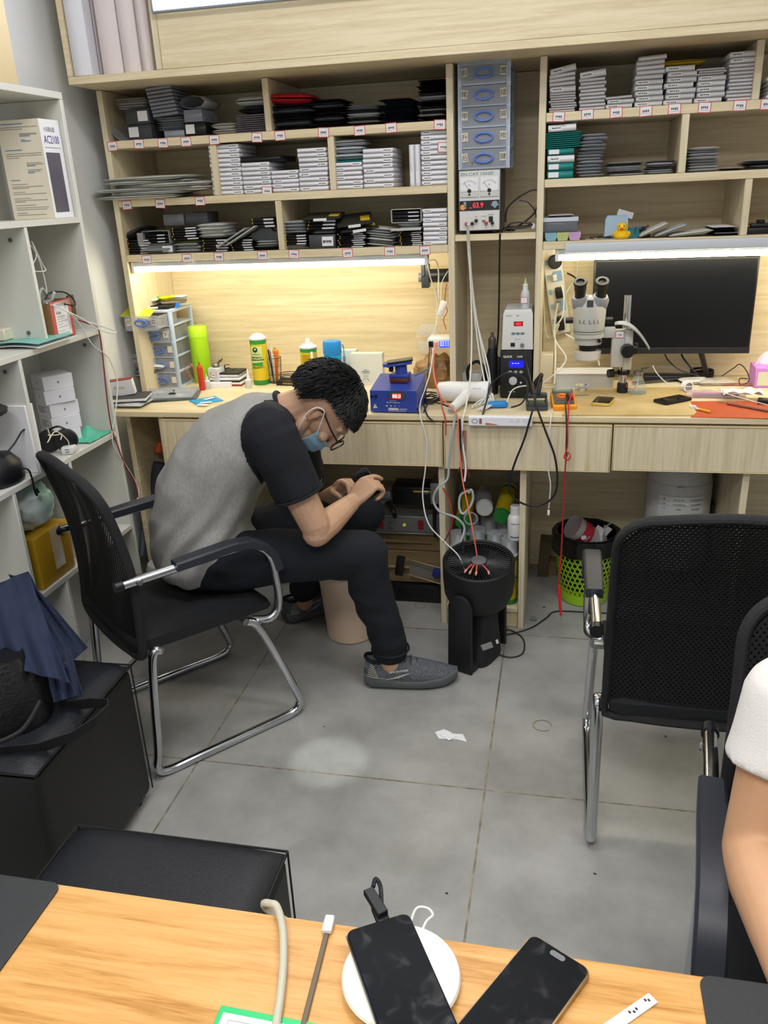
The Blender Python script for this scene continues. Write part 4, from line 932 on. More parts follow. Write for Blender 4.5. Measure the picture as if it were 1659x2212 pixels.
# bundle of adapters and cords right of the power supply
t = thing('cord_bundle', 'tangled black cords heaped on the shelf right of the power supply', 'cable', (XX(1125, 495), YC+.06, zt))
g = G(); ox, oy, oz = XX(1125, 495), YC+.06, zt
def tp(lst, y=YC+.04): return [tuple(PY(a, b, y)-Vector((ox, oy, oz))) for a, b in lst]
g.tube(tp([(1083, 505), (1090, 492), (1110, 490), (1140, 488), (1145, 480)]), .003); g.tube(tp([(1092, 480), (1095, 452), (1115, 430), (1145, 412), (1160, 410)]), .0028); g.tube(tp([(1122, 433), (1140, 437), (1155, 455), (1158, 470)], YC+.05), .0016)
g.tube(tp([(1100, 492), (1120, 488), (1150, 465), (1160, 447)]), .003); g.tube(tp([(1090, 500), (1100, 485), (1120, 480), (1150, 485), (1130, 492), (1095, 494)], YC+.03), .0025)
for k in range(10): g.tube([(random.uniform(-.05, -.02), random.uniform(-.03, .01), .004+.012*random.random()) for q in range(4)], .0018)
g.obj('cords', m_bwire, t); G().ball(tp([(1152, 489)])[0], (.008, .012, .010), 12).obj('tape_wad', m_paper, t)

# ---------------- things on the workbench ----------------
def at(px, py, z=ZD): return PZ(px, py, z)
def mp(p): return AF.dot(Vector(p)-CP)/F_PX
def ctext(s, size, m, parent, r, z, a0=-PI/2, name='lettering', sx=1, bold=0):
    """lettering wrapped round an upright cylinder, centred on angle a0"""
    o = text(s, size, m, parent, (0, 0, 0), (0, 0, 0), name, sx=1, align='CENTER', bold=bold)
    for v in o.data.vertices:
        a = a0+v.co.x*sx/r; rr = r+v.co.z+.0004; v.co = (rr*math.cos(a), rr*math.sin(a), z+v.co.y)
    return o
def cable(label, pts, r=.0025, m=None, name='cable', n=8, sq=1, cat='cable', group=None, res=7):
    P = [Vector(p) if isinstance(p, Vector) else (Vector(p[3]) if len(p) > 3 else PY(*p)) for p in pts]
    o = G().tube([p-P[0] for p in P], r, n, res, sq=sq).obj(name, m or m_wire, None, P[0])
    return tag(o, label, cat, group)
m_cyel = mat('can_yellow', 'D9B81E', .32, c2='B9B82A', vs=12, vst=(1, 1, .3)); m_cgrn = mat('can_green', '2E8B3A', .32); m_cwh = mat('can_white', 'E2DEE6', .35)
m_clabel = mat('can_pale_label', 'BFD08A', .35); m_cap_clear = mat('clear_cap', 'C9CCD4', .15, alpha=.45)
def spray_can(label, p, r=.0325, h=.20, cap='none', rot=(0, 0, 0), group='yellow and green spray cans', front=True, turn=0):
    t = thing('spray_can', label, 'spray can', p, rot=rot, group=group)
    G().lathe([(r*.93, .0), (r, .004), (r, h*.10)], 28).obj('green_base', m_cgrn, t)
    G().lathe([(r, h*.10), (r, h*.80)], 28, caps=False).obj('body', m_cyel, t)
    G().lathe([(r, h*.80), (r, h*.88)], 28, caps=False).obj('green_band', m_cgrn, t)
    G().lathe([(r, h*.88), (r*1.04, h*.89), (r*1.04, h*.91), (r*.92, h*.93), (r*.62, h*.965), (r*.58, h*.985), (r*.50, h*.985), (r*.48, h*.975), (0, h*.975)], 28).obj('shoulder', m_cwh, t)
    if cap == 'stem': G().lathe([(.003, h*.975), (.003, h*1.01), (0, h*1.01)], 8).obj('valve', m_wplas, t)
    if cap in ('nozzle', 'clear'): G().lathe([(.010, h*.975), (.010, h*1.03), (.008, h*1.06), (.007, h*1.09), (0, h*1.09)], 16).obj('nozzle', m_wplas, t)
    if cap == 'clear': G().lathe([(r*.99, h*.90), (r*.97, h*1.16), (r*.93, h*1.18), (0, h*1.18)], 24, caps=False).obj('clear_cap', m_cap_clear, t)
    if front:
        a0 = -PI/2+turn
        g = G(); n = 12; rs = [[((r+.0004)*math.cos(a0-.75+1.5*i/n), (r+.0004)*math.sin(a0-.75+1.5*i/n), z) for i in range(n+1)] for z in (h*.40, h*.44, h*.76)]
        g.rings(rs, close=False, caps=False).obj('pale_label', m_clabel, t)
        g = G(); g.prism([(0, .011), (.0095, .0055), (.0095, -.0055), (0, -.011), (-.0095, -.0055), (-.0095, .0055)], 0, .0004)
        o = g.obj('cube_emblem', m_ink, t)
        for v in o.data.vertices: a = a0-.1+v.co.x/r; rr_ = r+.0008+v.co.z; v.co = (rr_*math.cos(a), rr_*math.sin(a), h*.70+v.co.y)
        ctext('PRECISION', .0085, m_ink, t, r+.0006, h*.535, a0, bold=.0002); ctext('CLEANINGAGENT', .0072, m_ink, t, r+.0006, h*.49, a0, bold=.0002)
        ctext('OUYUAN', .0075, mat('dark_green_ink', '3A4A42', .5), t, r+.0006, h*.60, a0)
        g = G(); rs = [[((r+.0008)*math.cos(a0-.7+1.4*i/n), (r+.0008)*math.sin(a0-.7+1.4*i/n), z+.004*i/n) for i in range(n+1)] for z in (h*.33, h*.44)]
        g.rings(rs, close=False, caps=False).obj('green_strip', m_cgrn, t); ctext('精密电器清洁剂', .0088, m_cyel, t, r+.0012, h*.36, a0)
    return t
rc_ = mp(at(563, 833))*21
spray_can('yellow and green spray can without nozzle beside the mesh pen cup', at(566, 829), .0315, .195, 'stem')
p = at(700, 812); spray_can('yellow and green spray can with white nozzle left of the blue bottle', (p[0], 2.93, ZD), .0315, .165, 'nozzle', front=False)
o = bpy.data.objects['spray_can.001']; g = G(); n = 6
g.rings([[(.0322*math.cos(-1.05+.28*i/n), .0322*math.sin(-1.05+.28*i/n), z) for i in range(n+1)] for z in (.02, .135)], close=False, caps=False).obj('white_strip', m_paper, o)
g = G(); g.rings([[(.0320*math.cos(-2.1+.95*i/n), .0320*math.sin(-2.1+.95*i/n), z) for i in range(n+1)] for z in (.02, .125)], close=False, caps=False).obj('orange_label', mat('can_orange', 'B58A18', .35), o)
# pen cup
p = at(596, 826); p[1] = max(p[1], 2.93)
t = thing('pen_cup', 'black wire mesh pen cup full of tools', 'pen holder', p)
g = G(); rr_ = .028
for k in range(28): a = 2*PI*k/28; g.tube([(rr_*.82*math.cos(a), rr_*.82*math.sin(a), .001), (rr_*math.cos(a), rr_*math.sin(a), .098)], .0006, 4)
for z, q in ((.001, .82), (.034, .88), (.066, .94), (.098, 1)): g.tube([(rr_*q*math.cos(2*PI*i/24), rr_*q*math.sin(2*PI*i/24), z) for i in range(24)], .0011 if z in (.001, .098) else .0006, 5, 1, closed=True)
g.lathe([(.022, .0002), (.022, .0015)], 20); g.obj('basket', m_black, t)
cols = [('F08A1E', 'orange'), ('E9A23A', 'amber'), ('2A2A2E', 'black'), ('8A2A2A', 'dark red'), ('E0D060', 'yellow'), ('3A3A40', 'grey'), ('D8D8D8', 'white'), ('D9662A', 'rust')]
for k, (c, cn) in enumerate(cols):
    a = 2*PI*k/8; r0 = .012; tp_ = Vector((.020*math.cos(a), .020*math.sin(a), .118+.006*(k % 3)+(.03 if cn == 'white' else 0)))
    o = G().tube([(0, 0, 0), tuple((tp_-Vector((r0*math.cos(a)*.6, r0*math.sin(a)*.6, .004))) )], [.0028, .0038 if k % 2 else .003], 8).obj('hand_tool', mat('tool_'+cn, c, .4), None, p+Vector((r0*math.cos(a)*.6, r0*math.sin(a)*.6, .004)))
    tag(o, f'{cn} handled tool standing in the mesh pen cup', 'tool', 'tools in the pen cup')
o = G().ball((0, 0, 0), (.0105, .0105, .012), 12).cyl((0, 0, -.1), (0, 0, -.008), .002, n=6).obj('screwdriver', mat('tool_orange'), None, p+Vector((.010, -.002, .120))); tag(o, 'short screwdriver with round orange knob in the mesh pen cup', 'screwdriver', 'tools in the pen cup')
# blue bottle
p = at(750, 812); p[1] = 2.92; p[2] = ZD
t = thing('water_bottle', 'bright blue water bottle with a wide cap and strap', 'bottle', p)
m_blue = mat('clear_blue', '1E9AD8', .22, alpha=.93); m_bluec = mat('blue_cap', '1F86D0', .4)
G().lathe([(.028, 0), (.0315, .004), (.0325, .06), (.0325, .118), (.031, .125)], 28).obj('body', m_blue, t)
G().lathe([(.0335, .1255), (.0345, .128), (.034, .165), (.032, .172), (.0, .173)], 28).obj('cap', m_bluec, t)
G().tube([(.034, 0, .158), (.042, 0, .155), (.044, 0, .135), (.045, 0, .10), (.044, 0, .06)], .0045, 8, sq=.35).obj('strap', m_bluec, t); G().box((.040, -.004, .095), (.049, .004, .115), .001).obj('strap_clip', m_grey, t)
g = G(); g.prism([(.0, .006), (.005, .007), (.008, .003), (.007, -.003), (.003, -.008), (0, -.007), (-.003, -.008), (-.007, -.003), (-.008, .003), (-.005, .007)], 0, .0004); g.prism([(0, .008), (.004, .012), (.004, .009)], 0, .0004)
o = g.obj('emblem', m_wplas, t)
for v in o.data.vertices: a = -PI/2+.45+v.co.x/.0325; q = .0331+v.co.z; v.co = (q*math.cos(a), q*math.sin(a), .045+v.co.y)
# green bottle, red bottle
p = at(438, 817); t = thing('thermos_bottle', 'lime green tall bottle with a flat lid beside the drawer tower', 'bottle', (p[0], 3.0, ZD))
p = (pl(436, 790, 1, 3.0)[0], 3.0, ZD); t.location = p; m_lime = mat('lime_plastic', 'A6D81E', .35)
hh = PY(430, 727, 3.0)[2]-ZD; ht = PY(428, 704, 3.0)[2]-ZD
G().lathe([(.033, 0), (.0355, .004), (.0355, hh)], 28).obj('body', m_lime, t); G().lathe([(.0365, hh+.0005), (.0365, ht-.004), (.034, ht), (0, ht)], 28).obj('lid', mat('lime_lid', 'B4DE2A', .4), t)
p = at(434, 832); t = thing('glue_bottle', 'slim red glue bottle with a long needle tip', 'bottle', (p[0], 2.86, ZD)); t.location[0] = pl(432, 800, 1, 2.86)[0]
G().lathe([(.0105, 0), (.0115, .003), (.0115, .082), (.009, .092), (.0035, .097), (.0025, .106)], 18).obj('body', mat('red_plastic', 'C2331E', .35), t); G().cyl((0, 0, .106), (-.002, 0, .135), .0006, n=6).obj('needle', m_steel, t)
# drawer tower on the desk
tw, td, HT2 = .140, .19, .0585; yf = 2.885; q = PY(389, 830, yf)
t = drawer_tower('drawer_tower', 'pale blue five-drawer plastic tower on the workbench, top drawer pulled out', (q[0]-tw/2, yf+td/2, ZD), 0, tw, td, HT2, 5, [0, 0, 0, .02, .10], None, chars=[('', ''), ('', ''), ('', ''), ('卡', '下'), ('贝', '双')])
tx, ty, tz = t.location; tz += HT2*5-.2015
G().cbox((0, 0, 0), (.11, .07, .0012), 0, (.38, .1, 0)).obj('card', mat('yellow_green_card', 'BDBE2A', .5), None, (tx-.03, ty-td/2-.06, tz+.205)); tag(bpy.data.objects['card'], 'yellow green folded card lying on the pulled-out top drawer', 'card')
t2 = thing('hard_case', 'black slim device on top of the desk drawer tower', 'device', (tx-.01, ty-.03, tz+.2065), .05)
G().box((-.06, -.045, 0), (.06, .045, .013), .002).obj('body', m_black, t2); G().box((-.01, -.0462, .003), (.02, -.0455, .009)).obj('sticker', m_paper, t2)
t2 = thing('hard_case', 'grey device with a clear film, upper right on the desk drawer tower', 'device', (tx+.045, ty+.0, tz+.2205), .3)
G().box((-.045, -.03, 0), (.045, .03, .009), .002).obj('body', mat('taupe_plastic', '77705E', .4), t2)
put('bubble_bag', pil(m_bubw, 1), (tx-.055, ty-.02, tz+.2205), (.11, .09, .02), 'white bubble bag on top of the desk drawer tower', 'bag', ry=-.1)
for k, (dx, c, nm) in enumerate(((-.012, '35C24A', 'green'), (.018, 'E3DE1E', 'yellow'), (.048, 'D8D22A', 'pale yellow'), (.082, 'C9CAD0', 'silver'))):
    put('plastic_wrapper', pil(mat('wrapper_'+nm, c, .3, bump=.3, bs=6), k % 3), (tx+dx, ty-.005-.01*(k % 2), tz+.230+.002*k), (.042, .035, .016), f'small crumpled {nm} wrapper on top of the desk drawer tower', 'wrapper', 'crumpled wrappers', rz=k)
G().prism([(-.01, 0), (.012, .004), (.01, .02), (-.004, .016)], 0, .01, rotm(PI/2, 0, .4)).obj('clip', mat('blue_plastic', '1E6FD0', .4), None, (tx+.07, ty-.03, tz+.2065)); tag(bpy.data.objects['clip'], 'small bright blue plastic clip on the drawer tower', 'clip')
# left corner pile
p = at(283, 880); px0 = p[0]; py0 = p[1]
t = put('bubble_bag', pil(m_bub, 0), (px0-.03, py0+.04, ZD+.0005), (.16, .12, .016), 'flat bubble bag under the dark book in the left desk corner', 'bag')
t = thing('notebook', 'dark covered book with white pages in the left desk corner', 'book', (px0-.03, py0+.045, ZD+.018), R(14))
G().box((-.075, -.05, 0), (.075, .05, .0025), .0005).obj('cover', m_dgrey, t); G().box((-.073, -.048, .0026), (.073, .048, .0125)).obj('pages', m_paper, t); G().box((-.075, -.05, .0126), (.075, .05, .015), .0005).obj('cover', m_dgrey, t)
pa = PY(240, 846, py0+.0); t = thing('phone_box', 'white carton reading iPhone with red top edge, leaning on the dark book', 'box', (px0-.055, py0+.05, ZD+.0335), rot=(.12, -.10, R(12)))
G().box((-.052, -.012, 0), (.052, .012, .055), .001).obj('carton', m_card, t); G().box((-.052, -.012, .0553), (.052, .012, .058), .0005).obj('red_edge', mat('brick_red', '8E3A2E', .5), t); text('iPhone', .014, mat('rose_print', 'C08070', .5), t, (0, -.0123, .026), align='CENTER')
p = at(318, 838); t = thing('plastic_cup', 'clear patterned plastic cup under the clear cases', 'cup', (p[0], p[1]+.02, ZD))
G().lathe([(.020, 0), (.0235, .02), (.026, .05), (.027, .0535)], 24, caps=False).lathe([(.020, 0), (.020, .002)], 24).obj('cup', mat('cloudy_cup', 'B9B59A', .3, alpha=.8), t); G().lathe([(.0262, .034), (.0272, .046)], 24, caps=False).obj('pattern_band', m_dgrey, t)
cp_ = t.location.copy()
t = thing('round_lid', 'grey round lid lying on the patterned plastic cup', 'lid', (cp_[0]-.02, cp_[1], cp_[2]+.0545)); G().lathe([(.058, 0), (.060, .002), (.058, .006), (.0, .006)], 32).obj('disc', mat('grey_film_lid', 'A5A6A8', .3), t)
put('bubble_bag', pil(m_bubw, 2), (cp_[0]+.015, cp_[1], cp_[2]+.078), (.16, .10, .022), 'bubble bag between the round lid and the clear cases', 'bag', ry=.05)
put('grey_tray', ubox(mat('smoke_plastic', '85888E', .25, alpha=.85)), (cp_[0]-.02, cp_[1]-.005, cp_[2]+.0615), (.155, .10, .013), 'smoky grey tray with a red-edged sheet in the left desk corner', 'tray', ry=-.03)
put('paper_sheet', ubox(mat('pink_print', 'D9B8B4', .5)), (cp_[0]-.02, cp_[1], cp_[2]+.0765), (.13, .09, .001), 'red printed sheet on the smoky grey tray', 'paper', ry=-.03)
m_cc = mat('frosted_case', 'C6CED9', .2, alpha=.5)
for k, (dz, dx, ry) in enumerate(((.101, -.03, -.03), (.121, -.045, -.06))):
    t = thing('clear_case', f'frosted clear case, {["lower", "upper"][k]} of the two stacked in the left desk corner', 'case', (cp_[0]+dx, cp_[1]-.0, cp_[2]+dz), rot=(0, ry, .1), group='frosted clear cases')
    g = G(); w_, d_ = .085, .055
    g.box((-w_, -d_, 0), (w_, d_, .0015)); g.box((-w_, -d_, .0016), (w_, -d_+.0015, .016)); g.box((-w_, d_-.0015, .0016), (w_, d_, .016)); g.box((-w_, -d_+.0016, .0016), (-w_+.0015, d_-.0016, .016)); g.box((w_-.0015, -d_+.0016, .0016), (w_, d_-.0016, .016)); g.obj('tray', m_cc, t)
    G().box((-w_-.001, -d_-.001, .0165), (w_+.001, d_+.001, .018), .0005).obj('lid', m_cc, t)
# grey laptop-like board with clear case in front
a, b, c_ = at(300, 872), at(382, 881), at(428, 850)
t = thing('tablet', 'dark grey flat tablet case on the workbench under a clear case', 'tablet', ((a[0]+c_[0])/2, (a[1]+c_[1])/2+.01, ZD), R(16))
G().box((-.105, -.06, 0), (.105, .06, .010), .004).obj('body', mat('slate_plastic', '5A5F62', .4), t); G().box((-.06, -.062, .002), (.0, -.0602, .007)).obj('latch', m_dgrey, t)
lx, ly = t.location[0], t.location[1]
t = thing('clear_case', 'open frosted clear case holding small parts on the grey tablet case', 'case', (lx+.0, ly+.005, ZD+.0105), R(12), group=None)
g = G(); w_, d_ = .092, .058
for q in (((-w_, -d_, 0), (w_, d_, .0015)), ((-w_, -d_, .0016), (w_, -d_+.0015, .013)), ((-w_, d_-.0015, .0016), (w_, d_, .013)), ((-w_, -d_+.0016, .0016), (-w_+.0015, d_-.0016, .013)), ((w_-.0015, -d_+.0016, .0016), (w_, d_-.0016, .013)), ((-.012, -d_+.0016, .0016), (-.0105, d_-.0016, .011))): g.box(*q)
g.obj('tray', m_cc, t)
g = G(); g.box((.0, -.01, 0), (.022, .006, .006), .001); g.tube([(.01, 0, .006), (.018, .008, .012), (.004, .016, .012), (.008, .028, .008)], .0018, 5, sq=.4); g.tube([(-.03, -.03, .001), (-.032, -.034, .01)], .001, 5)
tag(g.obj('flex_cable', m_black, None, (lx, ly, ZD+.0125)), 'small black flex part lying in the open clear case', 'electronic part')
tag(G().box((.03, -.02, 0), (.075, .0, .002)).box((.035, -.05, .0), (.06, -.024, .0015), 0, rotm(0, 0, .2)).obj('paper_scrap', m_paper, None, (lx, ly, ZD+.0125)), 'white paper scraps in the open clear case', 'paper')
# blue boards and white scraps
a = at(445, 868); t = tag(G().box((-.045, -.03, 0), (.055, .055, .003), .0008, rotm(0, 0, .75)).obj('blue_board', mat('sky_blue_board', '2E9FD6', .4), None, (a[0], a[1], ZD+.0002)), 'flat sky blue board on the workbench beside the grey tablet case', 'board')
for k, (x, y, rz) in enumerate(((445, 872, .3), (452, 864, 1.0), (438, 878, -.1))): a = at(x, y); put('paper_scrap', ubox(m_paper), (a[0], a[1], ZD+.004+k*.001), (.04, .018, .0008), f'white paper scrap on the sky blue board, {["left", "right", "nearest"][k]} of three', 'paper', 'scraps on the blue board', rz=rz)
# small bottles
m_milky = mat('milky_plastic', 'D9DCE0', .3, alpha=.82)
def dropper(label, p, r, h, hc, ht, tipc='m'):
    t = thing('dropper_bottle', label, 'bottle', p, group='milky dropper bottles')
    G().lathe([(r*.9, 0), (r, .003), (r, h*.85), (r*.55, h)], 20).obj('body', m_milky, t); G().lathe([(r*.5, h), (r*.5, h+hc), (r*.42, h+hc)], 16).obj('cap', m_wplas, t)
    G().lathe([(r*.36, h+hc), (.001, h+hc+ht), (0, h+hc+ht)], 12).obj('tip', m_wplas if tipc == 'm' else mat('yellow_green_tip', 'C3CC7A', .4), t); return t
dropper('milky squeeze bottle with a pale green tip in front of the square pump bottle', at(449, 840), .0125, .036, .010, .014, 'g')
dropper('milky dropper bottle with a tall white cone beside the spray can', at(538, 838), .0125, .036, .010, .030)
p = at(470, 836); t = thing('card_box', 'white flat box under the square pump bottle', 'box', (p[0], p[1]+.03, ZD), R(12)); G().box((-.055, -.04, 0), (.05, .035, .018), .001).obj('box', m_card, t)
t2 = thing('pump_bottle', 'square milky bottle with metal flip lid and red-framed label', 'bottle', (p[0]-.012, p[1]+.035, ZD+.0185), R(-14))
G().box((-.025, -.025, 0), (.025, .025, .052), .006).obj('body', m_milky, t2); G().lathe([(.013, .0525), (.015, .054), (.015, .062), (.012, .066)], 20).obj('lid', m_steel, t2); G().lathe([(.014, 0), (.0145, .002), (.010, .004)], 18, TR(.022, 0, .075)@rotm(0, -.75, 0), sx=1.2, sy=.8).obj('flip_cover', m_steel, t2)
put('paper', me_tag, (.004, -.0256, .026), (.7, .7, .7), None, None, parent=t2); put('red_border', me_fr, (.004, -.0256, .026), (.7, .7, .7), None, None, parent=t2); put('handwriting', TM[1], (.004, -.0256, .026), (.7, .7, .7), None, None, parent=t2)
tag(G().box((-.04, -.01, 0), (.04, .03, .002)).obj('sticker_sheet', mat('colour_print_sheet', 'D9C3D0', .4, c2='E6D96A', vs=40), None, (p[0]-.08, p[1]+.02, ZD+.0005), (0, 0, .2)), 'sheet with small coloured stickers left of the square pump bottle', 'paper')
for k in range(3): cable(f'thin {["red", "orange", "green"][k]} looped wire at the foot of the green bottle', [(412+k*3, 820, 2.93), (400+k*4, 800, 2.93), (404+k*4, 785, 2.93), (414+k*3, 792, 2.93), (424, 815, 2.93)], .0009, [m_rwire, m_orange, mat('green_wire', '7AA050', .4)][k], group='thin looped wires')
# phone frames pile, black torch
p = at(506, 822)
for k, (m_, hh_, nm) in enumerate(((mat('brick_red'), .006, 'red'), (m_card, .008, 'white'), (m_slim, .007, 'black'), (m_card, .009, 'grey white'), (m_bub, .012, 'wrapped grey'), (m_slim, .007, 'black framed'))):
    z = [0, .0065, .015, .0225, .032, .0445][k]; put('phone_part', ubox(m_), (p[0]+.004*(k % 2), 2.97, ZD+z+.0005), (.135-.004*k, .09, hh_), f'flat {nm} part, {nth(k, 6)} in the low pile behind the black torch', 'phone part', 'flat parts piled behind the torch')
tag(G().tube([(-.01, 0, 0), (-.01, 0, .022), (.012, 0, .024)], .0022, 6, sq=.4).tube([(-.01, 0, .010), (.010, 0, .012)], .0018, 6).obj('flex_cable', m_black, None, (p[0]+.005, 2.96, ZD+.0525)), 'thin black flex strip standing on the low pile of parts', 'electronic part')
p = at(506, 826); t = thing('torch', 'short black torch standing upright on the workbench', 'torch', p); G().lathe([(.0095, 0), (.010, .002), (.0095, .034), (.0115, .040), (.0115, .052), (.010, .054)], 20).obj('body', m_black, t); G().lathe([(.0102, .008), (.0102, .016)], 20, caps=False).obj('ring_print', m_silver, t)
p = at(617, 833); t = thing('tool_tray', 'black slotted tray holding bent phone frames right of the pen cup', 'tray', (p[0]+.015, p[1]+.03, ZD), R(-6))
G().box((-.05, -.035, 0), (.05, .035, .018), .002).obj('tray', m_black, t); g = G(); [g.box((-.02+k*.007, -.0358, .006), (-.016+k*.007, -.0352, .012)) for k in range(6)]; g.obj('slots', m_gold, t)
for k in range(3): tag(G().tube([(-.035, -.02, 0), (.035, -.022, .004), (.038, .02, .006), (-.034, .022, .002)], .0017, 6, 4, closed=True).obj('phone_chassis', m_dgrey, None, (p[0]+.015, p[1]+.03, ZD+.021+k*.006), (.1*k, .1, .2*k)), f'thin bent metal phone frame, {nth(k, 3)} on the slotted tray', 'frame', 'bent metal frames')
tag(G().cyl((0, 0, 0), (.09, .0, .003), .0022, .003, 8).obj('wooden_stick', mat('pale_stick', 'C9B08A', .6), None, at(582, 816)+Vector((0, -.01, .012))), 'pale wooden stick lying beside the spray can', 'stick')
tag(G().box((-.02, -.01, 0), (.03, .012, .012), .004).obj('orange_item', mat('orange_red', 'E5562A', .4), None, (at(797, 825)[0], 2.80, ZD+.001)), 'orange red plastic piece left of the blue machine', 'plastic part')
# boxes behind
for k, (a_, b_, yt, m_, nm) in enumerate(((716, 770, 757, mat('cool_white_card', 'C9D2D6', .5), 'pale box behind the can and blue bottle'), (757, 826, 764, mat('grey_white_card', 'CFD2CC', .5), 'grey white printed box behind the blue machine'))):
    yy = 3.0-.05*k; x0, x1 = pl(a_, 790, 1, yy)[0], pl(b_, 790, 1, yy)[0]; zt_ = PY((a_+b_)/2, yt, yy)[2]
    t = thing('card_box', nm, 'box', ((x0+x1)/2, yy+.02, ZD)); G().box((-(x1-x0)/2, -.02, 0), ((x1-x0)/2, .02, zt_-ZD), .001).obj('box', m_, t)
    if k:
        g = G(); [g.box((-.004-w_, -.0206, z), (-.004+w_, -.0202, z+.0012)) for z, w_ in ((.058, .006), (.053, .014), (.049, .016), (.044, .012), (.034, .010))]; g.tube([(-.004+.012*math.cos(a), -.0206, .016+.012*math.sin(a)) for a in [R(20*i) for i in range(10)]], .0006, 4, 1); g.obj('printing', m_ink, t)
p = (pl(797, 770, 1, 2.98)[0], 2.975, ZD)
t = thing('glue_tube', 'bright yellow tapered tube with black marks behind the blue machine', 'tube', (p[0], 3.03, ZD)); G().lathe([(.001, .118), (.004, .105), (.0135, .045), (.014, 0)], 16, rotm(0, .08, 0)).obj('tube', mat('acid_yellow', 'D9E81E', .35), t); g = G(); g.lathe([(.0078, .088), (.0090, .080)], 16, rotm(0, .08, 0), caps=False); g.obj('black_band', m_ink, t)
# ---- blue separator machine
a, b = at(803, 892), at(902, 895); wd = b[0]-a[0]
t = thing('screen_separator', 'blue screen separator machine with a red 88.0 readout', 'machine', ((a[0]+b[0])/2, a[1]+.07, ZD), R(-3))
m_mb = mat('blue_metal', '34489F', .32); H_ = .078; W_ = wd/2; D_ = .07
g = G(); g.rings([[(-W_, -D_, z0), (W_, -D_, z0), (W_, D_, z1), (-W_, D_, z1)] for z0, z1 in ((.004, .004), (H_*.62, H_))]); 
g.obj('lower_body', m_mb, t)
g = G(); g.rings([[(-W_, y, .004), (W_, y, .004), (W_, y, z), (-W_, y, z)] for y, z in ((-D_-.0005, H_*.95), (D_, H_*1.28))]); g.obj('body', m_mb, t)
bpy.data.objects.remove([c for c in t.children if c.name.startswith('lower_body')][0])
fy = -D_-.0009
text('Real-Time temperature', .0052, m_paper, t, (.0, fy, H_*.44), align='CENTER', sx=.9); text('实时温度', .0055, m_paper, t, (.0, fy, H_*.52), align='CENTER'); text('Edge LCD Screen Separator Machine', .0046, m_paper, t, (.012, fy, H_*.085), align='CENTER', sx=.85); text('M2360+2021', .0055, m_paper, t, (.020, fy, H_*.155), sx=.9)
g = G(); g.prism(rrect(.034, .007, .003), -fy, -fy+.0003, TR(.0, 0, H_*.18)@rotm(PI/2)); g.obj('white_plate', m_silver, t)
for k in range(4):
    s_ = (.0042, .0036, .0026, .0018)[k]; P = [(s_*(1 if i % 2 == 0 else .45)*math.sin(2*PI*i/10), s_*(1 if i % 2 == 0 else .45)*math.cos(2*PI*i/10)) for i in range(10)]
    G().prism(P, -fy, -fy+.0003, TR(-.022+.014*k, 0, H_*.31)@rotm(PI/2)).obj('star_print', m_silver, t)
g = G(); g.prism([(-.007, -.006), (.007, -.006), (.006, 0), (.002, .001), (.004, .009), (0, .005), (-.003, .009), (-.003, .001), (-.006, 0)], -fy, -fy+.0003, TR(-W_+.016, 0, H_*.28)@rotm(PI/2)); g.obj('emblem', m_silver, t)
G().prism(rrect(.060, .028, .013), -fy, -fy+.002, TR(.013, 0, H_*.74)@rotm(PI/2)).obj('display_bezel', m_dgrey, t)
G().box((-.002, fy-.0026, H_*.74-.0085), (.027, fy-.0021, H_*.74+.0085)).obj('display', mat('red_window', 'D83A3A', .4, emit=.8), t)
text('88.0', .0165, mat('lit_digits', 'FFB8A8', .4, emit=2.5), t, (.0125, fy-.0028, H_*.74-.006), align='CENTER', name='readout')
[G().cyl((x, fy-.002, z), (x, fy-.0028, z), .0020, n=10).obj('button', mat('blue_button', '3F74B8', .4), t) for x, z in ((-.008, H_*.80), (-.008, H_*.67), (.0335, H_*.80), (.0335, H_*.67))]
for x in (-W_+.006, -W_+.020): G().lathe([(.0052, 0), (.0052, .003), (.0036, .007), (0, .0075)], 14, TR(x, fy, H_*.72)@rotm(PI/2)).obj('knob', mat('dark_blue_plastic', '14204F', .3), t)
for sx in (-1, 1): G().cyl((sx*(W_-.012), -.05, 0), (sx*(W_-.012), -.05, .0045), .006, n=10).obj('foot', m_black, t)
cz = H_*1.1
g = G(); g.cbox((.006, .01, cz+.009), (.062, .05, .016), .003); g.obj('hinge_block', mat('brown_plate', '5B2E2A', .4), t); G().cbox((.006, .01, cz+.0235), (.064, .052, .012), .003).obj('turret_base', m_mb, t)
G().lathe([(.020, cz+.030), (.020, cz+.052), (.016, cz+.056)], 24, TR(.010, .01, 0)).obj('turret', m_mb, t); G().lathe([(.007, 0), (.009, .003), (.009, .012), (.006, .014)], 10, TR(-.014, .0, cz+.044)@rotm(0, -PI/2, 0)).obj('clamp_knob', m_black, t)
pm = TR(.004, .01, cz+.062)@rotm(.0, -.10, R(14))
G().cbox((0, 0, 0), (.085, .06, .008), .002, None).obj('work_plate', m_mb, t).matrix_local = pm
G().cbox((-.045, -.01, .004), (.016, .045, .010), .002).obj('plate_arm', m_mb, t).matrix_local = pm
tp2 = thing('phone_chassis', 'black phone chassis lying on the blue machine turntable', 'phone part', t.matrix_basis @ (pm @ Vector((.004, 0, .0046))), rot=(t.matrix_basis.to_3x3()@pm.to_3x3()).to_euler())
G().prism(rrect(.085, .05, .006), 0, .006, bev=.001).obj('frame', m_black, tp2); G().prism(rrect(.077, .043, .004), .0061, .0065).obj('inner_tray', mat('olive_grey', '5A5A50', .5), tp2)
tw_ = cable('blue anodised clip sticking up from the blue machine', [(895, 812, 2.60), (908, 806, 2.60), (926, 796, 2.60)], .004, mat('blue_anodised', '1E6EB8', .25, .7), name='clip', cat='clip', sq=.5)
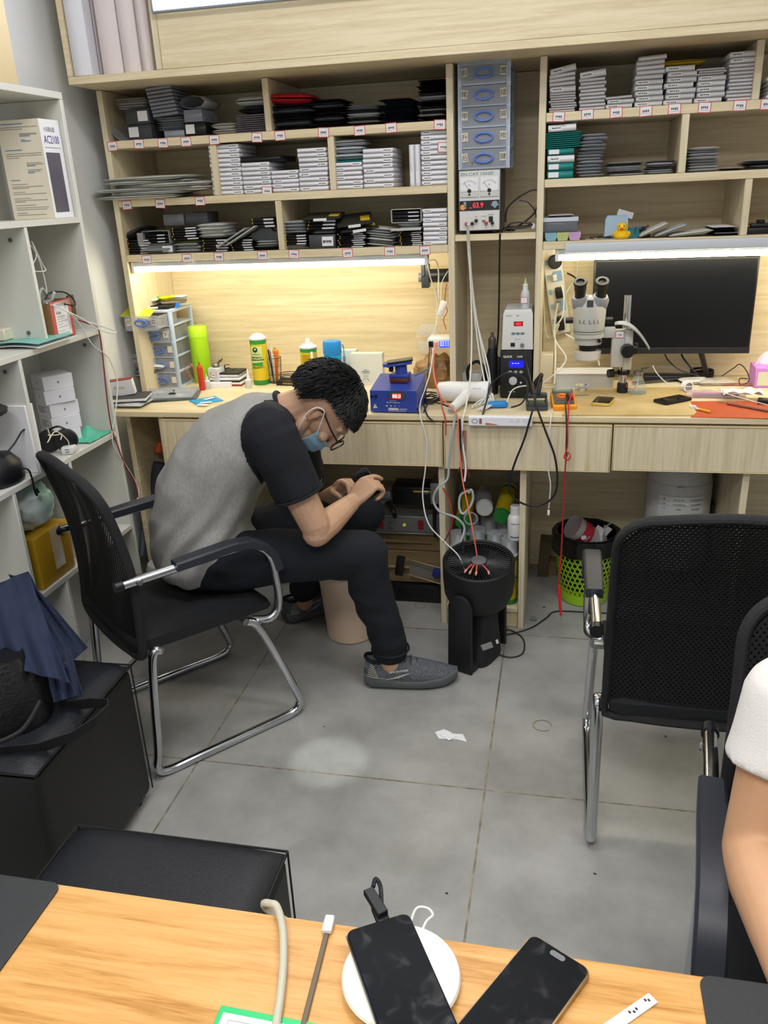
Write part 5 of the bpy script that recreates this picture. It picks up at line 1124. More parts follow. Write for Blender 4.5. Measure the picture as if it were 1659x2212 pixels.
# brown crumpled bag & clear bag
g = G()
def lump(u, v):
    a = u*2*PI; th = v*PI; d = Vector((math.cos(a)*math.sin(th), math.sin(a)*math.sin(th), math.cos(th)))
    r_ = 1+.22*noise.noise(d*2.1)+.12*noise.noise(d*6)+.06*noise.noise(d*14)
    return (d.x*.075*r_, d.y*.05*r_, max(-.05, d.z*.068*r_)+.05)
g.grid(lump, 48, 30); bmesh.ops.remove_doubles(g.bm, verts=g.bm.verts, dist=.0001)
t = tag(g.obj('crumpled_bag', mat('brown_film', 'A5855C', .28, c2='7A5B3A', vs=20, bump=.5, bs=40), None, (pl(938, 800, 1, 2.93)[0], 2.94, ZD+.001)), 'crumpled brown film bag behind the blue machine', 'bag')
put('clear_bag', pil(mat('thin_clear_film', 'DDE0E0', .1, alpha=.30, bump=.3, bs=5), 1), (pl(925, 745, 1, 3.05)[0], 3.05, ZD+.10), (.09, .03, .11), 'small clear plastic bag standing above the brown bag', 'bag')
# charger with blue screen, on the bag, left of post
t = thing('usb_charger', 'white box charger with a blue lit screen beside the tall bay post', 'charger', PY(951, 753, 2.83)+Vector((0, .05, 0)))
G().box((-.045, -.05, 0), (.035, .05, .034), .004).obj('case', m_wplas, t); G().box((-.003, -.0512, .004), (.034, -.0505, .026)).obj('screen', mat('blue_lcd', '2A3CE8', .3, emit=1.6), t)
g = G(); [g.box((.0+.008*i+(.002 if i > 1 else 0), -.0516, .009+.006*j), (.006+.008*i, -.0513, .012+.006*j)) for i in range(4) for j in range(3)]; g.obj('screen_digits', mat('pale_blue_digits', 'B8C4FF', .4, emit=1.5), t)
G().box((-.040, -.057, .006), (-.024, -.0505, .026), .001).obj('black_plug', m_black, t); G().box((-.020, -.059, .010), (-.006, -.0505, .025), .002).obj('salmon_plug', mat('salmon_plastic', 'E8A694', .4), t)
# motor on the wall, left recess
p = PY(945, 592, 2.95); t = thing('motor_bracket', 'dark grey motor on a bracket high in the left recess corner', 'motor', p)
G().box((-.055, -.02, -.045), (-.028, .02, .035), .003).box((-.052, -.03, -.005), (-.04, .03, .04), .002).obj('bracket', mat('gunmetal'), t); G().cyl((-.0275, 0, -.005), (.045, 0, -.005), .023, n=24).obj('motor', m_black, t); G().cyl((-.066, 0, -.01), (-.0555, 0, -.01), .016, n=20).obj('flywheel', m_grey, t)
# inline switch and wires
t = thing('inline_switch', 'white inline cord switch hanging beside the tall bay post', 'switch', PY(955, 666, 2.86), rot=(0, .32, 0)); G().box((-.011, -.007, -.026), (.011, .007, .026), .004).obj('body', m_wplas, t); G().box((-.005, -.009, -.008), (.005, -.0072, .006), .001).obj('rocker', m_paper, t)
cable('white lamp wire running from the left tube light down to the inline switch', [(921, 566, 2.80), (940, 562, 2.82), (947, 585, 2.85), (947, 620, 2.86), (948, 645, 2.86)], .0022)
cable('white wire looping down from the left tube light to the brown bag', [(924, 572, 2.82), (930, 600, 2.86), (943, 645, 2.9), (944, 690, 2.9), (938, 715, 2.9), (932, 730, 2.9)], .002)
cable('thin white wire beside the dark motor in the left recess', [(968, 585, 2.86), (955, 610, 2.88), (952, 650, 2.88), (950, 700, 2.88)], .0016)
cable('dark red twisted wires beside the inline cord switch', [(965, 612, 2.9), (961, 650, 2.9), (966, 672, 2.88), (958, 690, 2.88), (964, 712, 2.88)], .0014, m_rwire)
# hair dryer
a = at(955, 862); t = thing('hair_dryer', 'white hair dryer lying on the workbench below the tall bay', 'hair dryer', (pl(1000, 842, 1, 2.70)[0], 2.70, ZD))
G().lathe([(.026, -.085), (.030, -.082), (.0335, -.05), (.0335, .05), (.036, .07), (.036, .088)], 32, TR(0, 0, .0375)@rotm(0, PI/2, R(-4))).obj('barrel', m_wplas, t); G().lathe([(.032, .0885), (.024, .095)], 28, TR(0, 0, .0375)@rotm(0, PI/2, R(-4))).obj('air_inlet', mat('silver_grey', '8A8C90', .4), t)
G().tube([(.018, -.02, .038), (.002, -.08, .026), (-.018, -.145, .018)], [.018, .017, .013], 16, 4).obj('handle', m_wplas, t); G().tube([(-.018, -.145, .018), (-.024, -.165, .014)], [.008, .006], 12).obj('cord_sleeve', m_gwire, t)
text('S A L O N', .006, m_ink, t, (.038, -.0375, .055), (PI/2-.5, 0, 0), name='printing')
# coil of black cable
def coil(label, c, R0, n, r, m, sq=.75, tilt=.2, jit=.004, y=None):
    P = []; rr = random.Random(label)
    for i in range(n*12):
        a = 2*PI*i/12; q = R0*(1+.16*math.sin(i*.37))+rr.uniform(-jit, jit); P.append((q*math.cos(a), q*sq*math.sin(a), r+.0045*i/12+abs(tilt)*q*(1+math.sin(a))*.4))
    return tag(G().tube(P, r, 7, 2).obj('cable', m, None, c), label, 'cable')
coil('black cable coil lying at the desk edge right of the blue machine', at(930, 872), .030, 4, .0028, m_bwire, tilt=.6)
cable('black cord crossing the desk from the coil to the hair dryer', [(892, 850, 2.66), (900, 880, 2.56), (910, 900, 2.545), (925, 872, 2.6), (945, 870, 2.62), (978, 882, 2.58)], .0028, m_bwire)
cable('black cord hanging over the desk edge beside the blue machine', [(915, 872, 2.6), (922, 895, 2.53), (932, 907, 2.522), (940, 911, 2.522)], .0026, m_bwire)
# heat gun in holder
p = at(1065, 852); t = thing('heat_gun', 'black hot air gun standing in its holder beside the white station', 'heat gun', (p[0], 2.83, ZD)); t.location[0] = pl(1063, 800, 1, 2.83)[0]
zt_ = PY(1064, 718, 2.83)[2]-ZD
G().lathe([(.020, 0), (.022, .05), (.019, .12), (.020, zt_*.62), (.014, zt_*.74), (.0135, zt_*.75)], 20).obj('handle', m_blackm, t); G().lathe([(.0135, zt_*.75), (.0135, zt_*.90), (.008, zt_*.93)], 20).obj('hot_end', mat('burnt_metal', '77706A', .35, .8), t); G().lathe([(.0055, zt_*.93), (.005, zt_)], 14).obj('nozzle', mat('burnt_metal'), t)
G().box((.018, -.012, .03), (.028, .012, zt_*.6), .003).box((-.028, -.012, .03), (-.0205, .012, zt_*.5), .003).obj('holder', m_black, t)
# quick stations
a, b = at(1083, 861), at(1153, 862); cx = (a[0]+b[0])/2; wd = b[0]-a[0]; h1 = PY(1118, 757, a[1])[2]-ZD; yb_ = a[1]
yb_ = YC+.012; sc_ = 1; wd = (pl(1153, 800, 1, yb_)-pl(1083, 800, 1, yb_))[0]; cx = (pl(1153, 800, 1, yb_)+pl(1083, 800, 1, yb_))[0]/2
yb_ = 2.76; wd = (pl(1153, 830, 1, yb_)-pl(1082, 830, 1, yb_))[0]; cx = (pl(1153, 830, 1, yb_)+pl(1082, 830, 1, yb_))[0]/2; h1 = PY(1118, 757, yb_)[2]-ZD
t = thing('rework_station', 'black hot air station with a blue screen under the white soldering station', 'soldering station', (cx-.006, yb_+.08, ZD)); W_ = wd/2-.003
G().box((-W_, -.08, .003), (W_, .10, h1), .004).obj('case', m_blackm, t); fy = -.0806
text('QUICK', .010, m_paper, t, (-W_+.010, fy, h1-.024), sx=.95, bold=.0003); text('2008', .010, m_paper, t, (.003, fy, h1-.024), sx=.95)
G().box((-.022, fy-.001, h1-.058), (.026, fy, h1-.034)).obj('display', mat('blue_screen', '1414D8', .3, emit=1.2), t); g = G(); [g.box((x, fy-.0014, h1-.044), (x+.005, fy-.0011, h1-.042)) for x in (-.012, -.003, .006)]; g.obj('display_digits', mat('pale_blue_digits'), t)
for x in (-.018, 0, .018): G().lathe([(.0065, 0), (.006, .003), (0, .0035)], 16, TR(x, fy, h1-.072)@rotm(PI/2), sx=1, sy=.75).obj('button', mat('button_grey', 'A9A8A2', .4), t)
G().lathe([(.014, 0), (.0135, .008), (.012, .010), (0, .010)], 24, TR(-.008, fy, h1-.102)@rotm(PI/2)).obj('dial', m_silver, t); G().lathe([(.0035, 0), (.0035, .004)], 12, TR(.018, fy, h1-.108)@rotm(PI/2)).obj('jack', m_silver, t); text('LEAD FREE', .005, m_paper, t, (.010, fy, h1-.122))
g = G(); [g.box((-.022+k*.008, fy-.0004, .022), (-.018+k*.008, fy, .025)) for k in range(3)]; g.obj('vents', m_silver, t)
h2 = PY(1120, 670, yb_)[2]-ZD-h1-.001
t2 = thing('soldering_station', 'white soldering station with a red 400 readout on the black station', 'soldering station', (cx-.002, yb_+.08, ZD+h1+.0005)); m_w2 = mat('warm_white_case', 'D0D0CC', .45)
g = G(); g.rings([[(-w_, -.078+o_, z), (w_, -.078+o_, z), (w_, .09, z), (-w_, .09, z)] for z, w_, o_ in ((.002, W_-.001, 0), (h2*.9, W_-.004, .008), (h2, W_-.009, .016))]); g.obj('case', m_w2, t2)
tl = math.atan2(.008, h2*.9); fr = lambda z: -.0784+.008*z/(h2*.9)
text('QUICK', .0065, mat('teal_print', '2E7C7A', .5), t2, (-W_+.012, fr(h2*.84), h2*.84), (PI/2-tl, 0, 0)); text('203', .0065, mat('teal_print'), t2, (-.006, fr(h2*.84), h2*.84), (PI/2-tl, 0, 0)); text('LEAD FREE', .0045, mat('teal_print'), t2, (0, fr(h2*.30), h2*.26), (PI/2-tl, 0, 0), align='CENTER')
G().cbox((.002, fr(h2*.66), h2*.66), (.030, .0012, .015), 0, (-tl, 0, 0)).obj('display', mat('dark_red_window', '7A0A0E', .3, emit=.6), t2); text('400', .0125, m_led, t2, (.002, fr(h2*.66)-.0009, h2*.66-.0045), (PI/2-tl, 0, 0), name='readout', align='CENTER')
for x in (-.015, 0, .015): G().lathe([(.007, 0), (.0065, .002), (0, .0024)], 14, TR(x+.001, fr(h2*.42), h2*.42)@rotm(PI/2-tl), sx=1, sy=.55).obj('button', mat('blue_grey_button', '5F7F90', .4), t2)
G().box((-.022, -.0812, h2*.10), (-.008, -.079, h2*.19), .0005).obj('power_switch', m_black, t2); G().lathe([(.006, 0), (.006, .010), (.0045, .014)], 14, TR(.016, -.079, h2*.14)@rotm(PI/2)).obj('connector', m_grey, t2)
zt2 = ZD+h1+h2
p = PY(1134, 668, yb_+.04); t = thing('squeeze_bottle', 'clear squeeze bottle with a pale yellow tip on the white soldering station', 'bottle', (p[0], yb_+.045, zt2+.0008)); hb = PY(1135, 605, yb_+.045)[2]-zt2
G().lathe([(.0145, 0), (.0155, .003), (.0155, hb*.50), (.012, hb*.62), (.009, hb*.66)], 20).obj('body', m_milky, t); G().lathe([(.009, hb*.66), (.009, hb*.84), (.006, hb*.86)], 16).obj('cap', m_wplas, t); G().lathe([(.0055, hb*.86), (.002, hb*1.02), (.001, hb*1.08)], 12).obj('tip', mat('yellow_green_tip'), t)
put('paper', me_tag, (-.003, -.0160, hb*.30), (.62, .6, .7), None, None, parent=t); put('red_border', me_fr, (-.003, -.0160, hb*.30), (.62, .6, .7), None, None, parent=t)
# black box and cords deep in the tall bay
put('adapter', ubox(m_wplas), (pl(1015, 800, 1, 3.0)[0], 3.0, ZD+.001), (.10, .06, .04), 'white block behind the hair dryer in the tall bay', 'adapter')
cable('thick black cord looped in the bottom of the tall bay', [(1012, 820, 2.9), (1010, 800, 2.93), (1020, 785, 2.95), (1035, 782, 2.95), (1045, 800, 2.93), (1042, 830, 2.9)], .006, m_bwire); cable('grey cord bent against the tall bay post', [(1003, 785, 2.98), (1000, 800, 2.98), (996, 815, 2.98), (1000, 830, 2.98)], .004, m_gwire)
cable('black power cord hanging straight down through the tall bay', [(1080, 505, 2.775), (1079, 560, 2.80), (1078, 650, 2.86), (1076, 720, 2.90), (1073, 760, 2.92), (1070, 830, 2.93)], .003, m_bwire)
# bundle of white leads hanging from the supply in front of the shelf
for k, pts in enumerate(([(1009, 485, 2.66), (1010, 520, 2.74), (1016, 600, 2.74), (1019, 700, 2.72), (1017, 800, 2.66), (1008, 870, 2.56), (1000, 905, 2.50), (997, 960, 2.49)], [(1010, 486, 2.66), (1012, 540, 2.75), (1023, 660, 2.76), (1035, 760, 2.74), (1050, 840, 2.70), (1056, 872, 2.64)], [(1011, 486, 2.66), (1014, 540, 2.75), (1024, 650, 2.76), (1042, 760, 2.74), (1055, 820, 2.72), (1062, 868, 2.66)], [(1012, 485, 2.66), (1016, 560, 2.75), (1022, 650, 2.76), (1036, 720, 2.75), (1056, 800, 2.72), (1060, 850, 2.70)])):
    pts[0] = (0, 0, 0, tuple(PY(1011+(k-1.5)*.6, 484, 2.685)+Vector((0, 0, 0))))
    cable(f'white lead hanging from the power supply terminals, {["leftmost", "second", "third", "rightmost"][k]} of four', pts, .0026, group='white leads from the power supply')
# blue tool and flat box at the desk edge
t = thing('tape_measure', 'bright blue plastic hand tool lying at the desk edge', 'tool', at(1072, 884)+Vector((0, .02, 0)), R(6)); G().box((-.030, -.014, .001), (.036, .014, .022), .009).box((-.046, -.009, .001), (-.0305, .009, .010), .003).obj('body', mat('bright_blue_plastic', '2A84D6', .35), t)
x0, x1 = pl(1012, 905, 1, 2.500)[0], pl(1150, 905, 1, 2.500)[0]
t = thing('flat_box', 'long flat grey white printed box propped at the desk edge', 'box', ((x0+x1)/2, 2.4975, .7465)); W_ = (x1-x0)/2
G().box((-W_, 0, 0), (W_, .0275, .027), .001).obj('box', m_card, t); g = G(); g.tube([(-W_+.02+.009*math.cos(2*PI*i/20), -.0003, .015+.006*math.sin(2*PI*i/20)) for i in range(20)], .0012, 5, 1, closed=True); [g.tube([(x+.004*math.cos(2*PI*i/14), -.0003, .017+.004*math.sin(2*PI*i/14)) for i in range(14)], .0003, 4, 1, closed=True) for x in (.035, .055, .075)]; g.obj('printing', mat('print_grey'), t)
g = G(); g.prism([(-.045, .003), (-.005, .003), (-.015, .006), (-.045, .010)], 0, .0004, rotm(PI/2)); g.obj('orange_printing', mat('rust_print', 'C4673A', .5), t); G().box((-W_+.034, -.0004, .006), (-W_+.042, 0, .023)).obj('red_printing', mat('dull_red_print', '9A5A5A', .5), t)
# soldering iron stand
p = at(1158, 888); t = thing('iron_stand', 'dark grey soldering iron stand with a green sponge', 'stand', (p[0], p[1]+.045, ZD), R(4)); g = G()
g.box((-.034, -.045, .001), (.034, .045, .014), .003); g.box((-.034, -.045, .0145), (-.028, .045, .026), .001); g.box((.028, -.045, .0145), (.034, .045, .026), .001); g.box((-.0275, -.045, .0145), (.0275, -.040, .026), .001); g.box((-.034, .015, .0265), (.034, .045, .040), .003); g.obj('base', mat('slate_grey', '3E4347', .5), t)
G().box((-.026, -.038, .0145), (.026, .012, .022), .003).obj('sponge', mat('green_sponge', '5E7048', .9, c2='3E3A2E', vs=90), t); G().lathe([(.016, 0), (.013, .05), (.009, .055)], 16, TR(-.004, .02, .038)@rotm(-.5, .25, 0)).obj('holder_cone', m_black, t)
t2 = thing('soldering_iron', 'black soldering iron resting in the dark grey stand', 'soldering iron', (p[0], p[1]+.06, ZD+.075)); G().tube([(-.006, 0, 0), (.006, -.012, .018), (.014, -.022, .036)], [.009, .010, .006], 12, 4).obj('handle', m_black, t2)
ip = t2.location+Vector((.014, -.022, .036))
cable('long black soldering iron cord hanging in a wide loop below the desk', [(0, 0, 0, tuple(ip)), (1163, 826, 2.58), (1155, 870, 2.515), (1145, 905, 2.49), (1132, 950, 2.485), (1112, 1000, 2.485), (1101, 1040, 2.485), (1105, 1070, 2.485), (1135, 1090, 2.485), (1170, 1091, 2.485), (1197, 1070, 2.485), (1204, 1035, 2.485), (1198, 985, 2.485), (1178, 930, 2.485), (1160, 880, 2.50), (1148, 830, 2.58), (1138, 790, 2.65), (1133, 765, 2.67)], .0033, m_bwire)
cable('black cord arching in front of the black station', [(1040, 905, 2.525), (1050, 870, 2.60), (1062, 830, 2.68), (1095, 806, 2.72), (1130, 815, 2.70), (1140, 840, 2.66), (1128, 870, 2.60), (1105, 880, 2.56)], .003, m_bwire)
cable('white cord loop in front of the black station', [(1095, 868, 2.62), (1105, 845, 2.68), (1120, 836, 2.70), (1140, 833, 2.68)], .0022)
for k in range(4): cable(f'white cord tangled behind the blue hand tool, {["leftmost", "second", "third", "rightmost"][k]} of four', [(1020+k*8, 880-k*3, 2.60), (1030+k*8, 870, 2.64), (1045+k*6, 862-k*4, 2.66), (1052+k*4, 872, 2.63), (1030+k*5, 885, 2.57)], .0026, group='white cords behind the blue tool')
# power strip on the back wall
yw = YB-.014-.0005; c0 = PY(1202, 630, yw-.03); t = thing('power_strip', 'white power strip with blue sockets on the wall of the right recess', 'power strip', (c0[0], yw, c0[2]), rot=(0, R(-9), 0)); hs = .152
G().box((-.034, -.032, -hs), (.034, 0, hs), .008).obj('body', mat('warm_plastic', 'E3E0D2', .35), t)
for k in range(5):
    z = .105-k*.052; G().box((-.027, -.0335, z-.009), (-.016, -.0322, z+.009), .0015).obj('rocker', mat('pale_blue_switch', '8FB8DC', .4), t)
    if k in (1, 3): G().box((-.006, -.0332, z-.018), (.026, -.0322, z+.018), .001).obj('socket', mat('socket_blue', '8FB4DA', .4), t)
G().lathe([(.024, 0), (.024, .026), (.020, .030), (0, .030)], 24, TR(.008, -.0324, .105)@rotm(PI/2)).obj('plug', m_black, t); G().box((-.006, -.058, .04), (.008, -.0335, .064), .003).obj('plug', m_wplas, t); G().box((-.004, -.060, -.022), (.022, -.0335, .016), .004).obj('plug', m_black, t); G().box((-.012, -.055, -.07), (.008, -.0335, -.035), .004).obj('plug', mat('tan_plastic', '9A8F7A', .5), t); G().box((-.010, -.065, -.135), (.014, -.0335, -.085), .004).obj('plug', m_black, t)
cable('white cable draped down from the right power strip to the desk', [(1212, 612, 3.04), (1218, 640, 3.02), (1216, 680, 3.02), (1205, 700, 3.02), (1196, 715, 3.02), (1202, 740, 3.02), (1222, 770, 2.98), (1215, 790, 2.95), (1190, 815, 2.88), (1170, 830, 2.84), (1180, 838, 2.78), (1200, 835, 2.76)], .0028); cable('white cable crossing the small white box in the right recess', [(1205, 655, 3.03), (1198, 700, 3.03), (1200, 760, 3.0), (1198, 830, 2.85)], .003)
cable('pale cable looping left of the right power strip', [(1178, 560, 3.09), (1174, 620, 3.09), (1176, 690, 3.08), (1183, 728, 3.06), (1198, 722, 3.04), (1208, 700, 3.04)], .0024, mat('cream_wire', 'D9D4B8', .5)); cable('pale cord rising behind the microscope to the tube light', [(1248, 565, 3.08), (1246, 595, 3.08), (1228, 625, 3.06), (1215, 650, 3.05)], .003, mat('pale_green_wire', 'C4C8B4', .5)); cable('grey white cord behind the microscope head', [(1222, 722, 3.03), (1245, 735, 3.0), (1262, 745, 2.98), (1285, 760, 2.96), (1295, 790, 2.93)], .003); cable('black monitor cord from the round plug to behind the microscope', [(1225, 590, 3.04), (1240, 598, 3.03), (1252, 612, 3.0), (1262, 640, 3.0)], .003, m_bwire)
p = at(1180, 826); t = thing('wall_box', 'small plain white box behind the microscope, beside the tall bay post', 'box', (pl(1178, 800, 1, 3.02)[0], 3.02, ZD)); G().box((-.024, -.03, 0), (.026, .03, .105), .002).obj('box', mat('ivory_box', 'DCD6C2', .5), t)
# long white case behind
x0, x1 = pl(1201, 820, 1, 2.90)[0], pl(1325, 820, 1, 2.90)[0]; t = thing('long_case', 'long pale grey open-top case behind the microscope', 'case', ((x0+x1)/2, 2.95, ZD)); W_ = (x1-x0)/2
G().box((-W_, -.05, 0), (W_, .05, .052), .001).obj('body', mat('pale_grey_box', 'C3C4BE', .4), t); G().box((-W_, -.052, .0525), (W_, .05, .056), .001).obj('rim', m_paper, t); G().box((-W_, -.070, .0005), (W_, -.0505, .004), .001).obj('base_flange', m_paper, t)
# solder spool
p = at(1257, 846); t = thing('solder_spool', 'white solder spool with a yellow and blue label', 'spool', p); G().lathe([(.022, 0), (.022, .002), (.010, .0022), (.010, .022), (.022, .0222), (.022, .0242), (0, .0242)], 28).obj('spool', m_wplas, t)
g = G(); g.tube([(.014*math.cos(R(100+160*i/10)), .014*math.sin(R(100+160*i/10)), .0246) for i in range(11)], .004, 6, 1, sq=.1); g.obj('yellow_print', mat('acid_yellow2', 'E0CE3A', .5), t); g = G(); g.tube([(.014*math.cos(R(-80+160*i/10)), .014*math.sin(R(-80+160*i/10)), .0246) for i in range(11)], .004, 6, 1, sq=.1); g.obj('blue_print', mat('mid_blue_print', '3E74C0', .5), t)
# multimeter
a, b = at(1190, 886), at(1246, 882); t = thing('multimeter', 'orange multimeter with a grey face and red and black probe plugs', 'multimeter', ((a[0]+b[0])/2-.003, a[1]+.055, ZD+.001), rot=(R(10), 0, R(5))); m_or = mat('orange_rubber', 'E8941E', .4)
G().prism(rrect(.078, .125, .010), 0, .026, bev=.006).obj('holster', m_or, t); G().prism(rrect(.064, .100, .004), .0262, .030, TR(0, .004, 0)).obj('face', mat('face_grey', '5B5A58', .5), t); G().box((-.034, .036, .0262), (.034, .062, .034), .002).obj('display_bezel', mat('bezel_grey', '6A6C66', .4), t); G().box((-.026, .042, .0342), (.026, .057, .0346)).obj('display', mat('lcd_green', '8A9A80', .3), t)
G().lathe([(.019, .0302), (.018, .033), (0, .033)], 24, TR(-.004, .008, 0)).obj('dial_plate', mat('dial_orange', 'D9722A', .5), t); G().box((-.018, .004, .0332), (.010, .012, .038), .002).obj('dial', mat('dial_orange2', 'F08A2A', .4), t)
g = G(); [g.box((x, -.030, .0302), (x+.010, -.027, .0306)) for x in (-.026, -.010, .006)]; g.obj('printing', m_ink, t)
G().box((.006, -.032, .0305), (.016, -.008, .048), .002).obj('black_plug', m_black, t); G().box((.020, -.024, .0305), (.029, .0, .046), .002).obj('red_plug', mat('red_terminal'), t)
p0 = t.matrix_basis@Vector((.024, -.020, .046)); p1 = t.matrix_basis@Vector((.012, -.030, .046))
cable('red probe lead hanging over the desk edge with a knot', [(0, 0, 0, tuple(p0)), (1229, 868, 2.56), (1228, 890, 2.515), (1226, 920, 2.49), (1226, 960, 2.485), (1222, 978, 2.48), (1219, 988, 2.478), (1226, 994, 2.472), (1232, 986, 2.475), (1226, 978, 2.485), (1222, 1000, 2.48), (1219, 1060, 2.48), (1216, 1120, 2.47), (1212, 1200, 2.46), (1207, 1262, 2.45)], .0024, m_rwire)
cable('black probe lead hanging beside the red one', [(0, 0, 0, tuple(p1)), (1222, 872, 2.55), (1223, 895, 2.513), (1224, 930, 2.492), (1223, 975, 2.49), (1225, 985, 2.48)], .0024, m_bwire)
t = thing('test_probe', 'red test probe dangling just above the floor', 'probe', PY(1207, 1262, 2.45)); v_ = PY(1212, 1332, 2.44)-PY(1207, 1262, 2.45); G().tube([(0, 0, 0), tuple(v_*.2), tuple(v_*.75), tuple(v_*.98)], [.0035, .0055, .005, .003], 12, 3).obj('grip', mat('probe_red', 'C8262A', .4), t); G().cyl(v_*.98, v_*1.12, .0008, n=6).obj('needle', m_steel, t)
cable('short white usb lead hanging from the multimeter corner', [(1193, 884, 2.56), (1190, 905, 2.50), (1186, 950, 2.49), (1184, 1010, 2.49), (1189, 1045, 2.49), (1187, 1080, 2.49), (1185, 1098, 2.49)], .0020); tag(G().box((-.004, -.003, -.014), (.004, .003, .004), .001).obj('usb_plug', m_wplas, None, PY(1185, 1104, 2.49)), 'white plug at the end of the short hanging lead', 'plug')
# mats
def flat(label, name, cat, P, th, m, group=None, z=ZD+.0003):
    V_ = [PZ(a, b, z) for a, b in P]; c = sum(V_, Vector())/len(V_)
    o = G().prism([((v-c)[0], (v-c)[1]) for v in V_][::-1], 0, th).obj(name, m, None, (c[0], c[1], z)); return tag(o, label, cat, group)
flat('stained tan board lying on the workbench under the phones', 'work_mat', 'mat', [(1214, 899), (1240, 842), (1472, 838), (1504, 893), (1498, 899)], .004, mat('tan_stained', 'CDB887', .5, c2='B59A68', vs=9))
flat('orange red silicone mat at the right end of the workbench', 'work_mat', 'mat', [(1493, 902), (1488, 868), (1800, 866), (1810, 908)], .002, mat('brick_orange', 'B8532F', .6))
a, b = at(1273, 878, ZD+.006), at(1322, 880, ZD+.006)
phone('phone with black screen in a pale yellow frame on the tan board', (pl(1303, 867, 2, ZD+.01)[0], pl(1303, 867, 2, ZD+.01)[1]), R(-14), .060, .088, .010, mat('pale_yellow_metal', 'D2B86A', .35, .3), m_glass, ZD+.0048, group='phones on the workbench', cat='phone'); phone('black phone shell lying on the tan board near the orange mat', (pl(1453, 863, 2, ZD+.01)[0], pl(1453, 863, 2, ZD+.01)[1]), R(-52), .060, .115, .008, m_black, m_smudge, ZD+.0048, group='phones on the workbench', cat='phone')
put('tweezers', ubox(m_steel), (at(1255, 857)[0], at(1255, 857)[1], ZD+.0046), (.05, .006, .002), 'small steel tweezers lying left of the yellow-framed phone', 'tweezers', rz=.15); put('sim_card', ubox(m_silver), (at(1335, 867)[0], at(1335, 867)[1], ZD+.0046), (.012, .010, .001), 'tiny silver card beside the yellow-framed phone', 'card', rz=.4)
# glass bottle
p = at(1376, 853); t = thing('glass_bottle', 'conical clear glass bottle with an open metal lid', 'bottle', p+Vector((0, .01, .0045))); m_cg = mat('clear_glass', 'C8D4CE', .05, alpha=.20, coat=.5)
G().lathe([(.028, 0), (.032, .002), (.032, .012), (.026, .030), (.017, .052), (.014, .058), (.014, .072)], 32, caps=False).lathe([(.028, 0), (.028, .003)], 24).lathe([(.030, .0035), (.0305, .010)], 24).obj('flask', m_cg, t); G().lathe([(.0152, .062), (.0155, .064), (.0155, .074)], 24, caps=False).obj('collar', m_steel, t); G().lathe([(.014, 0), (.0145, .002), (.008, .004)], 20, TR(.022, 0, .082)@rotm(0, -.2, 0)).obj('flip_lid', m_steel, t); G().cyl((0, 0, .005), (.002, 0, .07), .0018, n=8).obj('dip_tube', m_silver, t)
o = put('red_border', me_fr, (-.022, -.0225, .030), (.8, .8, .8), None, None, parent=t); o.rotation_euler = (-.5, .5, 0)
# microscope
mx = pl(1272, 700, 1, 2.80)[0]; bz = lambda py: PY(1272, py, 2.80)[2]
t = thing('microscope', 'grey white stereo microscope on a chrome pole stand', 'microscope', (mx, 2.80, ZD+.005)); ZB = ZD+.005; m_mw = mat('microscope_white', 'BDBDB6', .4); m_mg = mat('microscope_grey', '8E9092', .45)
def mz(py): return bz(py)-ZB
G().lathe([(.048, mz(718)), (.050, mz(712)), (.053, mz(668)), (.051, mz(660))], 32).obj('body', m_mw, t)
G().lathe([(.050, mz(662)), (.047, mz(650)), (.034, mz(640))], 32, sy=.8).obj('head_base', m_mw, t); g = G(); g.lathe([(.051, mz(727)), (.051, mz(719))], 32); g.lathe([(.043, mz(742)), (.045, mz(728))], 32); g.obj('lower_ring', m_mw, t); G().lathe([(.028, mz(757)), (.030, mz(743))], 28).obj('objective', m_black, t)
G().lathe([(.037, mz(778)), (.043, mz(774)), (.044, mz(758)), (.032, mz(756))], 32, TR(0, 0, 0)).obj('ring_light', mat('ring_cream', 'D0CDC2', .45), t)
for s_ in (-1, 1):
    b0 = Vector((s_*.024, .0, mz(668))); b1 = Vector((s_*.030, -.012, mz(640))); b2 = Vector((s_*.020, -.030, mz(628)+.012))
    G().lathe([(.016, -.038), (.026, -.032), (.029, -.010), (.029, .012), (.022, .024), (0, .026)], 24, TR(s_*.029, -.008, mz(652))@rotm(.42, s_*.22, 0)).obj('prism_housing', m_mg, t)
    e0 = Vector((s_*.032, -.014, mz(640))); d_ = Vector((s_*.10-.0, -.42, .75)).normalized(); d_ = Vector((.03*s_+.0, -.55, .83)).normalized()
    G().cyl(e0, e0+d_*.030, .018, .017, 20).obj('eye_tube', m_black, t); G().lathe([(.0155, .030), (.019, .032), (.019, .050), (.022, .058), (.021, .064), (.013, .064), (.011, .058), (0, .058)], 24, TR(*e0)@d_.to_track_quat('Z', 'Y').to_matrix().to_4x4()).obj('eyepiece', m_blackm, t)
    G().cyl(e0+d_*.0585, e0+d_*.0592, .0095, n=20).obj('lens', m_glass, t)
    G().cyl((s_*.047, .005, mz(692)), (s_*.075, .005, mz(692)), .010, n=18).obj('zoom_knob', m_black, t)
G().box((-.010, -.044, mz(668)), (.010, -.015, mz(645)), .002).obj('front_plate', m_dgrey, t)
g = G(); [g.box((x, -.0482, mz(py)-.005), (x+.0012, -.0472, mz(py)+.006), 0, rotm(0, a, 0)) for x, py, a in ()]
for x, q in ((-.030, 0), (-.018, .2), (0, 0), (.014, .1), (.026, -.1)): a = math.asin(x/.0525); g.cbox((x, -.0528*math.cos(a), mz(690)), (.0016, .001, .011), 0, (0, q, 0)); g.cbox((x+.003, -.0528*math.cos(a), mz(694)), (.005, .001, .0012), 0, (0, q, 0))
